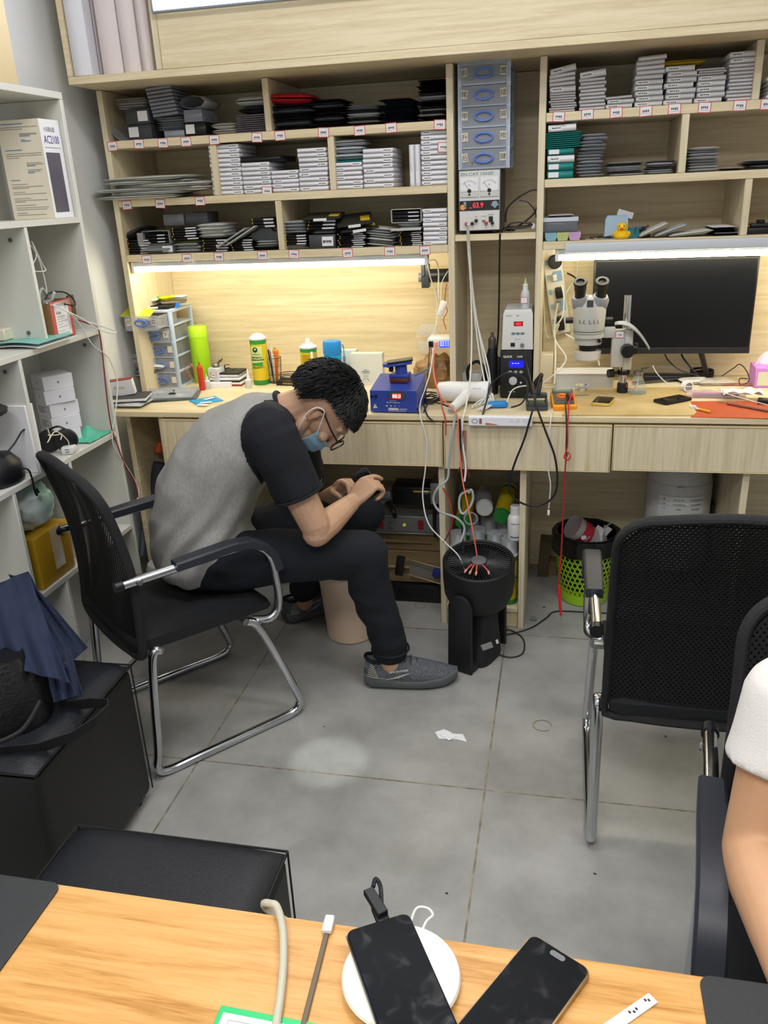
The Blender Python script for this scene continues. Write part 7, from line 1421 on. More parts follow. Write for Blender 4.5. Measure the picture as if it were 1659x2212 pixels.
# cardboard left of the basket
for k, (px, py0, py1, w_, nm) in enumerate(((1172, 1250, 1165, .04, 'dark flattened cardboard standing left of the green basket'), (1188, 1258, 1212, .05, 'small brown carton on the floor left of the green basket'))):
    y = 3.0; x = pl(px, py0, 1, y)[0]; z1 = PY(px, py1, y)[2]; t = thing('cardboard_box', nm, 'box', (x, y, .0005)); G().box((-w_/2, -.03+.02*k, 0), (w_/2, .05, z1), .002, rotm(0, .05*(1-k), 0)).obj('carton', mat('dark_carton', '5E4E3A', .8) if k == 0 else mat('brown_carton'), t)
# water heater
yh = 2.86; a, b = PY(1397, 1090, yh), PY(1540, 1090, yh); cx = (a[0]+b[0])/2; rh = (b[0]-a[0])/2; t = thing('water_heater', 'white cylindrical tank with a printed spec label under the workbench', 'tank', (cx, yh+.05, 0)); zt_ = PY(1450, 1018, yh)[2]
m_tw = mat('tank_white', 'C9C9C8', .35); G().lathe([(rh*.8, .12), (rh, .15), (rh, zt_-.04), (rh*.97, zt_-.035)], 40).obj('tank', m_tw, t); G().lathe([(rh*.97, zt_-.0345), (rh*.95, zt_+.005), (rh*.86, zt_+.03), (0, zt_+.035)], 40).obj('lid', m_tw, t)
for s_ in (-1, 1): G().cyl((s_*rh*.6, 0, 0), (s_*rh*.6, 0, .125), .012, n=12).obj('leg', m_grey, t)
g = G(); n = 14; zl0, zl1 = PY(1450, 1105, yh-.03)[2]-.05, PY(1450, 1066, yh-.03)[2]; g.rings([[((rh+.0006)*math.cos(-PI/2-.75+1.45*i/n), (rh+.0006)*math.sin(-PI/2-.75+1.45*i/n), z) for i in range(n+1)] for z in (zl0, zl1)], close=False, caps=False).obj('spec_label', mat('label_grey_white', 'D4D6D8', .5), t)
for j in range(3):
    for q, (aa, tx_) in enumerate(((-.55, ['TPL', '(CE)', '110'][j]), (-.10, ['220V~AC-50Hz', '1.5KW-2000ml/min', '0.8MPa'][j]), (.42, ['Max working press', 'Max temperature', 'Rated volume'][j]))): ctext(tx_, .0068, m_ink, t, rh+.001, zl1-.016-j*.017, -PI/2+aa, sx=.8)
g = G(); [g.rings([[((rh+.0009)*math.cos(-PI/2-.75+1.45*i/n), (rh+.0009)*math.sin(-PI/2-.75+1.45*i/n), z) for i in range(n+1)] for z in (zz, zz+.0008)], close=False, caps=False) for zz in (zl1-.0015, zl1-.020, zl1-.037)]; g.obj('table_lines', m_ink, t)
G().box((-.02, -rh-.006, zt_-.045), (.0, -rh+.002, zt_-.036), .001).obj('latch', m_silver, t); G().cyl((rh*.72, -.02, zt_+.02), (rh*.98, -.05, zt_+.045), .016, n=14).obj('pipe_elbow', m_wplas, t)
for px, nm in ((1402, 'grey upright pipe left of the white tank under the bench'), (1576, 'white upright pipe right of the white tank under the bench')): tag(G().cyl((0, 0, 0), (0, 0, .74), .012, n=14).obj('pipe', m_gwire if px < 1500 else m_wplas, None, (pl(px, 1060, 1, 3.04)[0], 3.04, .001)), nm, 'pipe')
put('power_brick', ubox(m_black), (pl(1555, 1100, 1, 2.95)[0], 2.95, .0005), (.07, .06, PY(1555, 1085, 2.95)[2]), 'black block standing right of the white tank', 'adapter'); cable('grey cord beside the white tank', [(1545, 1030, 2.95), (1560, 1060, 2.95), (1566, 1085, 2.95)], .003, m_gwire)
# dark pole vacuum and white tub behind the man's chair
a = PZ(325, 1330, 0); t = thing('pole_cleaner', 'dark grey stick cleaner with an orange top standing under the left end of the bench', 'cleaner', (-1.46, 2.74, 0)); o_ = t.location
def r3(px, py, y): return tuple(PY(px, py, y)-o_)
G().tube([r3(316, 1200, 2.66), r3(325, 1120, 2.70), r3(345, 1000, 2.74)], [.030, .032, .024], 14).obj('tube', mat('slate_blue_plastic', '3C4050', .35), t); G().tube([r3(342, 975, 2.745), r3(346, 955, 2.75)], [.018, .010], 12).obj('orange_grip', mat('orange_grip', 'C8501E', .5), t); G().tube([r3(308, 1200, 2.64), r3(312, 1150, 2.66), r3(322, 1060, 2.70)], [.010, .010, .009], 10).obj('side_tube', mat('light_slate', '6A6E78', .35), t)
G().lathe([(.04, .001), (.048, .02), (.04, .09), (.03, .12)], 24).obj('head', m_black, t)
t = thing('plastic_tub', 'white ribbed plastic tub on the floor beside the cube shelf', 'tub', (-1.40, 2.47, 0)); G().lathe([(.045, .001), (.05, .005)]+[(.052+.002*(k % 2), .01+.012*k) for k in range(14)]+[(.054, .20), (.045, .225), (0, .225)], 28).obj('tub', mat('tub_white', 'B8BAB8', .4), t)
t = thing('yellow_carton', 'yellow taped carton under the workbench behind the seated man', 'box', (PY(660, 1130, 3.0)[0], 3.0, .0005)); G().box((-.07, -.05, 0), (.07, .05, .42), .003).obj('carton', mat('ochre_card', '8E7424', .6), t)
# floor litter
p = PZ(972, 1592, 0); tag(G().prism([(-.045, .012), (-.02, .03), (.0, .012), (.035, .015), (.05, -.018), (.02, -.010), (.0, -.012), (-.03, -.015)], .0005, .003).prism([(-.03, .0), (-.01, .02), (.02, .0), (-.0, -.02)], .0035, .006, rotm(.1, 0, 0)).obj('paper_scrap', m_paper, None, p), 'torn white paper scrap lying in the middle of the floor', 'paper')
p = PZ(1172, 1568, 0); tag(G().tube([(.026*math.cos(2*PI*i/16), .026*math.sin(2*PI*i/16), .0012) for i in range(15)], .0010, 5, 2).obj('rubber_band', mat('tan_band', '8A7A50', .6), None, p), 'thin open rubber band on the floor right of the paper scrap', 'rubber band', 'rubber bands'); p = PZ(908, 1308, 0); tag(G().tube([(.022*math.cos(2*PI*i/16), .022*math.sin(2*PI*i/16), .0012) for i in range(16)], .0009, 5, 1, closed=True).obj('rubber_band', mat('tan_band'), None, p), 'thin round rubber band on the floor in front of the black base box', 'rubber band', 'rubber bands')
for k, (a_, b_, w_, lb) in enumerate(((1175, 1312, .008, 'black chip near the green basket'), (1477, 1810, .005, 'tiny clear chip at the right of the floor'), (1438, 1591, .006, 'tiny black crumb beside the empty chair'), (965, 1930, .006, 'grey chip near the table edge'), (700, 1570, .004, 'tiny black crumb left of the paper scrap'), (897, 1345, .003, 'tiny black crumb near the rubber band'), (1285, 1888, .006, 'dark sliver near the right grout line'))): put('floor_crumb', ubox(m_slim if k != 1 else m_clear), PZ(a_, b_, .0002), (w_, w_*.5, .0015), f'{lb}', 'crumb', rz=k)
put('plastic_scrap', ubox(m_grey), PZ(1152, 1340, .0003), (.022, .014, .012), 'small grey plastic piece right of the narrow bay foot', 'plastic part')

# ---------------- things in the cube shelf ----------------
def xk(v): return v*KS
XF = XS-.004
def kz(z): return CAMH+(z-CAMH)*KS
def bs(px, py, x=XF): return PX(px, py, x)
# printed router carton
z0 = kz(1.416)+.0005; cA = PX(119, 468, XS-.014); cA[2] = z0; yn = cA[1]; H_ = PX(104, 258, XS-.014)[2]-z0
m_cb = mat('cream_box_side', 'E2D9C6', .5); l1 = cA[0]-pl(32, 474, 1, yn)[0]; l2 = pl(160, 467, 0, XS-.014)[1]-yn; l1 = min(l1, .16)
t = thing('router_box', 'tall white carton reading AC2100 with a dark tower printed on it', 'box', (cA[0], cA[1], z0))
e1 = Vector((-1, 0, 0)); e2 = Vector((0, 1, 0)); cr = [Vector((0, 0, 0)), e1*l1, e1*l1+e2*l2, e2*l2]
G().rings([[tuple(v+Vector((0, 0, z))) for v in cr] for z in (0, H_)]).obj('carton', m_cb, t)
nf = Vector((e2.y, -e2.x, 0)); nf = nf if nf.dot(CP-cA) > 0 else -nf
ns = Vector((e1.y, -e1.x, 0)); ns = ns if ns.dot(CP-cA) > 0 else -ns
def face(nm, m_, e, n_, u0, u1, w0, w1, d=.0006):
    P = [e*u0, e*u1]; return G().rings([[tuple(p+Vector((0, 0, z))+n_*q) for p, q in ((P[0], .0001), (P[1], .0001), (P[1], d), (P[0], d))] for z in (w0, w1)]).obj(nm, m_, t)
face('white_front', m_paper, e2, nf, 0, l2, 0, H_)
rz_ = math.atan2(e2.y, e2.x)
def ft(s_, size, m_, u, z, nm='lettering', sx=1, bold=0): return text(s_, size, m_, t, tuple(e2*u+nf*.0009+Vector((0, 0, z))), (PI/2, 0, rz_), nm, sx=sx, bold=bold)
ft('AC2100', H_*.115, mat('violet_blue_print', '3A348A', .5), l2*.12, H_*.76, sx=l2*.76/(H_*.115*3.4)); ft('小米路由器', H_*.055, mat('print_grey'), l2*.18, H_*.88, sx=.9*l2*.6/(H_*.055*5)); face('grey_line', mat('print_grey'), e2, nf, l2*.12, l2*.88, H_*.715, H_*.722, .0009)
face('tower_print', mat('dark_violet_print', '4A4656', .5, c2='5E5A68', vs=9), e2, nf, l2*.10, l2*.80, H_*.06, H_*.67, .0009)
rs_ = math.atan2(-e1.y, -e1.x); rr = random.Random(3); g = G(); g2 = G()
def sl(g_, u0, u1, z, th=.0016):
    P = [e1*(l1*(1-u0)), e1*(l1*(1-u1))]; g_.rings([[tuple(p+Vector((0, 0, zz))+ns*q) for p, q in ((P[0], .0002), (P[1], .0002), (P[1], .0007), (P[0], .0007))] for zz in (z, z+th)])
for z, u0, u1, bl in ((.955, .1, .62, 1), (.925, .08, .95, 0), (.905, .08, .6, 0), (.86, .5, .9, 0), (.85, .5, .92, 0), (.835, .5, .75, 1), (.80, .52, .62, 0), (.785, .52, .75, 1), (.70, .1, .5, 1), (.665, .1, .95, 0), (.645, .1, .95, 0), (.625, .1, .4, 0), (.57, .55, .9, 0), (.555, .55, .95, 0), (.54, .55, .75, 1), (.50, .55, .9, 0), (.485, .55, .85, 0), (.47, .55, .7, 1), (.40, .1, .32, 1), (.36, .1, .5, 0), (.335, .1, .85, 0), (.32, .1, .5, 0), (.28, .1, .4, 0), (.26, .1, .9, 0), (.215, .1, .5, 0), (.195, .1, .9, 0), (.18, .1, .35, 0), (.145, .1, .6, 0), (.12, .1, .9, 0), (.10, .1, .85, 0), (.065, .1, .35, 0), (.045, .1, .8, 0)): sl(g2 if bl else g, u0, u1, H_*z, H_*.008 if bl else H_*.005)
g.obj('printed_lines', mat('print_grey2', '8A8880', .5), t); g2.obj('blue_lines', mat('print_blue', '5A86B8', .5), t)
# yellowish carton on top and paper
zt0 = kz(1.726)+.0005; c0 = pl(42, 184, 2, zt0); t = thing('cardboard_box', 'tall cream carton standing on top of the cube shelf', 'box', (XS-.09, c0[1]-.16, zt0)); G().box((-.075, -.18, 0), (.085, .16, .20), .004).obj('carton', mat('cream_carton', 'D9C69C', .6), t)
t = thing('paper_bag', 'folded white and kraft packet on the cream carton', 'packet', (XS-.09, c0[1]-.17, zt0+.2035)); G().box((-.07, -.15, 0), (.09, .15, .012), .004).box((-.07, -.15, .0122), (.10, .155, .017), .002).obj('packet', mat('kraft', 'B79C74', .6, c2='D8D0C4', vs=9), t)
# red taped box with cables (row A-B far cell)
zB = kz(1.111)+.0005; cA = pl(121, 736, 2, zB); cB = pl(163, 722, 2, zB); cC = pl(111, 738, 2, zB); v_ = cB-cA; rz_ = math.atan2(v_[1], v_[0]); hb = PX(104, 655, cA[0])[2]-zB
t = thing('open_carton', 'red taped open carton full of cables with a white shipping label', 'box', (cA[0], cA[1], zB), rz_); w_ = v_.length
g = G(); d_ = .07
for q in (((0, 0, 0), (w_, .002, hb)), ((0, d_, 0), (w_, d_+.002, hb)), ((-.002, 0, 0), (0, d_, hb)), ((w_, 0, 0), (w_+.002, d_, hb)), ((0, 0, 0), (w_, d_, .002))): g.box(*q)
g.obj('carton', mat('kraft_brown', '8C6A44', .7), t); g = G(); g.box((.0, -.0008, 0), (w_*.16, -.0001, hb)); g.box((w_*.84, -.0008, .0), (w_, -.0001, hb)); g.box((.0, -.0012, hb-.012), (w_, -.0008, hb)); g.obj('red_tape', mat('red_tape', 'C0423E', .4), t)
G().box((w_*.17, -.0012, .004), (w_*.86, -.0002, hb-.004)).obj('shipping_label', m_paper, t); text('02 045', hb*.085, mat('print_grey2'), t, (w_*.22, -.0016, hb*.66)); g = G(); [g.box((w_*.22, -.0016, hb*z), (w_*.22+w_*u, -.0013, hb*z+.0012)) for z, u in ((.58, .4), (.52, .3), (.45, .5), (.38, .25), (.30, .45), (.2, .3), (.12, .5))]; [g.box((w_*.76, -.0016, hb*(.2+k*.035)), (w_*.84, -.0013, hb*(.2+k*.035)+.0015)) for k in range(14)]; [g.box((w_*(.3+k*.035), -.0016, hb*.84), (w_*(.3+k*.035)+.0008, -.0013, hb*.93)) for k in range(15)]; g.obj('printed_lines', mat('print_grey2'), t)
ct = t.matrix_basis
def cb(lb, pts, r_, m_): P = [ct@Vector(p) for p in pts]; return tag(G().tube([p-P[0] for p in P], r_, 7, 7).obj('cable', m_, None, P[0]), lb, 'cable')
m_w = m_wire
cb('white cord arching highest above the red carton', [(.02, .03, hb-.01), (.05, .03, hb+.03), (.045, .035, hb+.12), (.0, .04, hb+.17), (-.03, .05, hb+.17)], .0016, m_w); cb('white cord forming the wide loop above the red carton', [(-.01, .04, hb+.085), (.03, .03, hb+.12), (.03, .035, hb+.16), (.06, .035, hb+.10), (.06, .03, hb+.08), (0, .04, hb+.085)], .0016, m_w)
cb('black cord looping out of the red carton', [(.02, .03, hb-.01), (.04, .02, hb+.02), (.08, .0, hb+.02), (.105, -.012, hb), (.10, -.018, hb-.02), (.07, -.004, hb-.012)], .0022, m_bwire); cb('grey thick cord inside the top of the red carton', [(.005, .03, hb-.01), (.01, .03, hb+.02), (.03, .03, hb+.035), (.05, .03, hb+.01)], .004, m_gwire)
tag(G().cyl((0, 0, 0), (.012, 0, .022), .0035, .004, 10).obj('usb_plug', m_wplas, None, ct@Vector((.05, .02, hb+.001))), 'white plug standing out of the red carton', 'plug'); put('adapter', ubox(m_grey), ct@Vector((.018, .03, hb-.014)), (.03, .04, .02), 'pale grey adapter in the red carton', 'adapter')
tag(G().box((-.004, 0, -.03), (.004, .03, .03), .003).obj('brown_adapter', mat('dark_brown_plastic', '4E3622', .5), None, (XS-.03, cB[1]+.02, zB+hb*.75)), 'brown flat adapter squeezed right of the red carton', 'adapter')
# long red and white cords down the shelf end
def sp(px, py, x=XS+.006): return (0, 0, 0, tuple(PX(px, py, x)))
cable('dark red cord hanging down the end of the cube shelf', [sp(165, 690, XS-.01), sp(188, 698), sp(208, 706), sp(215, 720), sp(222, 770), sp(230, 850), sp(240, 920), sp(253, 960), sp(270, 1005), sp(288, 1035), sp(298, 1070), sp(294, 1090)], .0020, mat('maroon_wire', '8A2226', .45)); cable('white cord hanging down the end of the cube shelf', [sp(108, 660, XS-.01), sp(135, 668), sp(165, 690), sp(200, 745), sp(232, 770), sp(250, 810), sp(254, 840), sp(248, 900), sp(242, 940), sp(250, 975), sp(275, 1010), sp(297, 1050), sp(298, 1075), sp(285, 1088)], .0018)
cable('white cord loop sticking out sideways from the cube shelf', [sp(100, 655, XS-.012), sp(140, 670), sp(180, 690), sp(215, 712, XS+.03), sp(245, 720, XS+.05), sp(250, 716, XS+.05), sp(235, 710, XS+.04), sp(190, 695)], .0018)
# row A-B near cell: small cream box + teal/white papers
zz = zB; cA = pl(50, 724, 2, zz+.02); t = thing('small_box', 'small cream box on the white papers in the cube shelf', 'box', (cA[0]-.05, cA[1]-.02, zz+.0165), R(3)); G().box((-.045, -.05, 0), (.04, .03, .030), .002).obj('box', m_cb, t)
for k, (m_, nm) in enumerate(((m_paper, 'white sheet curling over the cube shelf edge'), (mat('teal_print2', '7FB8AE', .5), 'pale teal printed sheet under the small cream box'))):
    tag(G().grid(lambda u, v: (XS-.13+.15*u-0*k, pl(20, 740, 2, zz)[1]-.10+.17*v, zz+.002+.006*k+.006*math.sin(u*3)+.004*k), 10, 8, .0015).obj('paper_sheet', m_, None), nm, 'paper', 'papers in the cube shelf')
# row B-C far cell: white boxes stack, headset, charger, teal film, upright white box
zC = kz(.8015)+.0005; by = pl(150, 920, 0, XS-.10)
q0 = pl(105, 810, 0, XS-.125); q1 = pl(142, 795, 0, XS-.075); bxh = .066
hx, hy = XS-.125, YE-.16
for k in range(5):
    y_ = hy+.004*k; t = thing('white_carton', f'white box with a fruit emblem, {nth(k, 5)} of the cube shelf stack', 'box', (XS-.118+.003*(k % 2), YE-.125+.004*(k % 3), zC+k*.0415), R(-38+3*(k % 3)), group='white boxes with fruit emblems')
    G().box((-.045, -.045, 0), (.045, .045, .041), .001).obj('box', m_card, t)
    g = G(); g.ball((0, -.0452, .020), (.0035, .0004, .004), 10); g.ball((.0015, -.0452, .0255), (.0008, .0004, .0016), 6); g.ball((.0452, 0, .020), (.0004, .0035, .004), 10); g.obj('emblem', mat('print_grey'), t)
    if k in (1, 2): g = G(); [g.box((-.03, -.0456, .010+.006*i), (.0+.02*(i % 2), -.0453, .0125+.006*i)) for i in range(4)]; g.obj('printed_lines', mat('print_grey'), t)
t = thing('white_carton', 'narrow white box standing upright at the front of the cube shelf', 'box', (XS-.02, pl(85, 1000, 0, XS-.005)[1], zC)); G().box((-.10, -.012, 0), (.015, .022, PX(75, 870, XS)[2]-zC), .001).obj('box', m_paper, t)
cc = pl(128, 955, 0, XS-.05); t = thing('headset', 'black round headphone standing on the cube shelf', 'headphones', (XS-.045, cc[1]+.01, zC)); G().lathe([(.020, -.012), (.030, -.010), (.034, 0), (.032, .010), (.02, .014)], 28, TR(.012, 0, .035)@rotm(0, PI/2, R(-60))).lathe([(.020, -.012), (.030, -.010), (.034, 0), (.032, .010), (.02, .014)], 28, TR(-.035, -.012, .035)@rotm(0, PI/2, R(-60))).obj('ear_cups', m_black, t); G().tube([(.02, .0, .065), (.0, -.01, .078), (-.03, -.012, .068)], .006, 8, sq=.5).obj('headband', m_black, t)
c0 = pl(125, 975, 2, zC); t = thing('usb_charger', 'white block charger with two ports at the cube shelf edge', 'charger', (XS-.022, c0[1]-.0, zC), R(12)); G().box((-.018, -.03, 0), (.018, .02, .022), .004).obj('body', m_wplas, t); g = G(); [g.box((-.006, -.0304, z), (.006, -.0300, z+.003)) for z in (.006, .013)]; g.obj('ports', m_grey, t)
cable('pale yellow cord tangled in front of the black headphone', [sp(103, 925, XS-.02), sp(108, 945, XS-.02), sp(103, 955, XS-.015), sp(120, 932, XS-.02), sp(145, 950, XS-.01), sp(149, 962, XS-.01)], .0016, mat('cream_wire')); cable('second pale yellow cord beside the headphone', [sp(104, 940, XS-.02), sp(120, 940, XS-.02), sp(133, 938, XS-.015), sp(131, 950, XS-.012)], .0015, mat('cream_wire'))
tag(G().grid(lambda u, v: (XS-.10+.095*u, YE-.155+.13*v, zC+.002+.030*math.exp(-((u-.45)**2*14+(v-.6)**2*20))+.008*abs(noise.noise(Vector((u*5, v*5, .3))))), 26, 26, .0008).obj('teal_film', mat('teal_film', '5FC4A6', .35, alpha=.85), None), 'crumpled translucent teal film on the cube shelf', 'film')
# row B-C near cell: black stand device
c0 = pl(20, 1040, 2, zC); t = thing('desk_scanner', 'black curved desk device with a round head in the cube shelf', 'device', (XS-.06, c0[1]-.01, zC)); G().lathe([(.070, .001), (.075, .01), (.068, .05), (.045, .075), (.02, .08)], 28, sx=.75).obj('base', m_black, t); G().tube([(0, -.01, .07), (-.01, -.02, .13), (0, -.02, .175)], [.022, .014, .014], 12).obj('neck', m_black, t); G().lathe([(.03, .17), (.075, .185), (.078, .195), (.06, .205), (0, .208)], 30, TR(.0, -.02, 0), sx=.75).obj('head', m_blackm, t)
put('card_box', ubox(m_paper), (XS-.10, c0[1]+.06, zC), (.03, .06, .06), 'small white box behind the black desk device', 'box')
cable('black cord arching from the desk device', [sp(8, 985, XS-.02), sp(30, 960, XS-.02), sp(52, 928, XS-.02), sp(68, 945, XS-.02), sp(84, 1000, XS-.005)], .0024, m_bwire); cable('black cord dropping over the cube shelf edge behind the chair', [sp(45, 1012, XS-.01), sp(60, 1014), sp(68, 1030), sp(75, 1060), sp(80, 1070), sp(78, 1055), sp(84, 1064)], .0026, m_bwire)
# row C-D: yellow box and plastic bag
zDd = kz(.4955)+.0005; ya, yb2 = pl(85, 1265, 0, XS-.01)[1], pl(133, 1230, 0, XS-.01)[1]
t = thing('yellow_carton', 'yellow taped carton at the bottom of the white cube shelf', 'box', (XS-.07, 1.870, zDd)); G().box((-.09, -.082, 0), (.062, .078, .150), .003).obj('carton', mat('mustard_card', 'B8931E', .5, c2='A8801A', vs=5), t); G().box((.0622, -.01, .03), (.0628, .035, .1505)).obj('tan_tape', mat('kraft'), t)
t = tag(G().grid(lambda u, v: ((lambda a, th, d: (d[0]*.062, d[1]*.075, d[2]*.07))(0, 0, [c*(1+.22*noise.noise(Vector((math.cos(2*PI*u)*math.sin(PI*v), math.sin(2*PI*u)*math.sin(PI*v), math.cos(PI*v)))*3)) for c in (math.cos(2*PI*u)*math.sin(PI*v), math.sin(2*PI*u)*math.sin(PI*v), math.cos(PI*v))])), 36, 22).obj('plastic_bag', mat('white_bag_film', 'D6DADC', .3, c2='8FC4B4', vs=6, bump=.5, bs=30), None, (XS-.066, 1.872, zDd+.150+.072)), 'stuffed white and green plastic bag on the yellow carton', 'bag')

# ---------------- people ----------------
m_skin = mat('skin', 'C49C80', .5, var=.05, vs=14, sss=.08, bump=.06, bs=160); m_skin2 = mat('skin_light', 'CFA07C', .48, var=.03, vs=10, sss=.08)
def fuse(g, vox, m, name, parent, smooth=3, fac=.5):
    o = g.obj('tmp', m); md = o.modifiers.new('r', 'REMESH'); md.mode = 'VOXEL'; md.voxel_size = vox; md.use_smooth_shade = True
    s_ = o.modifiers.new('s', 'SMOOTH'); s_.iterations = smooth; s_.factor = fac
    bpy.context.view_layer.update(); dg = bpy.context.evaluated_depsgraph_get()
    me = bpy.data.meshes.new_from_object(o.evaluated_get(dg)); bpy.data.objects.remove(o)
    me.materials.clear(); [me.materials.append(q) for q in (m if isinstance(m, (list, tuple)) else [m])]
    for p in me.polygons: p.use_smooth = True
    r = bpy.data.objects.new(name, me); COL.objects.link(r)
    if parent: r.parent = parent; r.matrix_parent_inverse = parent.matrix_basis.inverted()
    return r
def limb(g, pts, rad, n=16, sq=1):
    g.tube(pts, rad, n, 6, sq=sq)
    for p, r in ((pts[0], rad[0]), (pts[-1], rad[-1])): g.ball(tuple(p), r*.98, 14)
def torso_rings(g, secs, Lat, n=32, e=.85):
    rs = []
    for i, (c, ax, w_, d_) in enumerate(secs):
        ax = Vector(ax).normalized(); fr = Lat.cross(ax).normalized()
        rs.append([tuple(Vector(c)+Lat*(w_*math.copysign(abs(math.cos(a))**e, math.cos(a)))+fr*(d_*math.copysign(abs(math.sin(a))**e, math.sin(a)))) for a in [2*PI*k/n for k in range(n)]])
    g.rings(rs)
def hand(g, W, d, nrm, side, curl, S_=1.0, spread=0, thumb=(.5, .5)):
    """W wrist, d towards knuckles, nrm out of the back of the hand, side towards the thumb"""
    d = Vector(d).normalized(); nrm = Vector(nrm); nrm = (nrm-d*nrm.dot(d)).normalized(); sd = d.cross(nrm); sd = sd if sd.dot(Vector(side)) > 0 else -sd
    W = Vector(W)
    rs = []
    for t_, w_, h_, o_ in ((-.02, .026, .019, 0), (.0, .026, .018, 0), (.02, .032, .017, .0), (.05, .039, .0155, .002), (.075, .040, .0135, .002), (.088, .036, .010, .0)):
        c = W+d*t_*S_+sd*o_*S_
        rs.append([tuple(c+sd*(w_*S_*math.copysign(abs(math.cos(a))**.7, math.cos(a)))+nrm*(h_*S_*math.copysign(abs(math.sin(a))**.8, math.sin(a)))) for a in [2*PI*k/18 for k in range(18)]])
    g.rings(rs)
    L_ = ((.045, .026, .021), (.050, .030, .022), (.046, .028, .021), (.036, .021, .018))
    for i in range(4):
        off = (.029-.0195*i)*S_; base = W+d*.078*S_+sd*off; fd = (d+sd*(spread*(1.5-i)*.10)).normalized(); cu = curl[i] if isinstance(curl, list) else curl
        pts = [base-d*.02*S_, base]; a_ = 0; p = base
        for j in range(3):
            a_ += cu[j]; v = fd*math.cos(a_)-nrm*math.sin(a_); p = p+v*L_[i][j]*S_; pts.append(p)
        r0 = [.0100, .0098, .0088, .0082, .0068]; rr_ = [q*S_*(1 if i < 3 else .86) for q in r0]
        g.tube([tuple(q) for q in pts], rr_, 10, 4); g.ball(tuple(pts[-1]), rr_[-1], 10)
    b0 = W+d*.018*S_+sd*.022*S_-nrm*.004*S_; v1 = (d*.72+sd*.62-nrm*thumb[0]*.5).normalized(); b1 = b0+v1*.040*S_; v2 = (d*.95+sd*.05-nrm*thumb[1]).normalized(); b2 = b1+v2*.032*S_; b3 = b2+v2*.024*S_
    g.tube([tuple(b0), tuple(b1), tuple(b2), tuple(b3)], [.0135*S_, .0115*S_, .0100*S_, .0078*S_], 10, 5); g.ball(tuple(b3), .0078*S_, 10)
def head_geo(g, hm, S_=1.0):
    """hm maps (right, forward, up) metres from between the ears; adds a skull, jaw, nose, brow, ears, lips"""
    T = g.T; g.T = hm @ Matrix.Scale(S_, 4)
    g.ball((0, -.008, .040), (.073, .093, .083), 28); g.ball((0, .028, .010), (.062, .064, .070), 24); g.ball((0, .040, -.045), (.046, .046, .052), 20); g.ball((0, .062, -.085), (.024, .022, .018), 14)
    g.tube([(-.055, .0, -.02), (-.045, .02, -.06), (0, .06, -.088), (.045, .02, -.06), (.055, 0, -.02)], [.016, .018, .018, .018, .016], 10)
    g.tube([(0, .086, .028), (0, .098, .004), (0, .112, -.018)], [.009, .011, .0125], 10); g.ball((-.011, .099, -.021), .0085, 8); g.ball((.011, .099, -.021), .0085, 8)
    g.tube([(-.045, .068, .038), (0, .090, .042), (.045, .068, .038)], [.010, .012, .010], 8)
    for s_ in (-1, 1): g.ball((s_*.045, .066, -.012), (.018, .018, .014), 10); g.ball((s_*.031, .074, .018), (.013, .011, .011), 10)
    g.tube([(-.022, .083, -.050), (0, .094, -.048), (.022, .083, -.050)], [.005, .0065, .005], 8); g.tube([(-.020, .082, -.057), (0, .092, -.058), (.020, .082, -.057)], [.005, .0065, .005], 8)
    for s_ in (-1, 1):
        g.tube([(s_*.072, .006, -.018), (s_*.080, -.008, -.014), (s_*.084, -.018, .006), (s_*.083, -.014, .024), (s_*.078, .002, .030), (s_*.073, .010, .018)], [.0055, .0048, .0045, .0048, .0048, .0045], 8, 4); g.ball((s_*.074, -.002, .004), (.006, .012, .020), 10)
    g.T = T
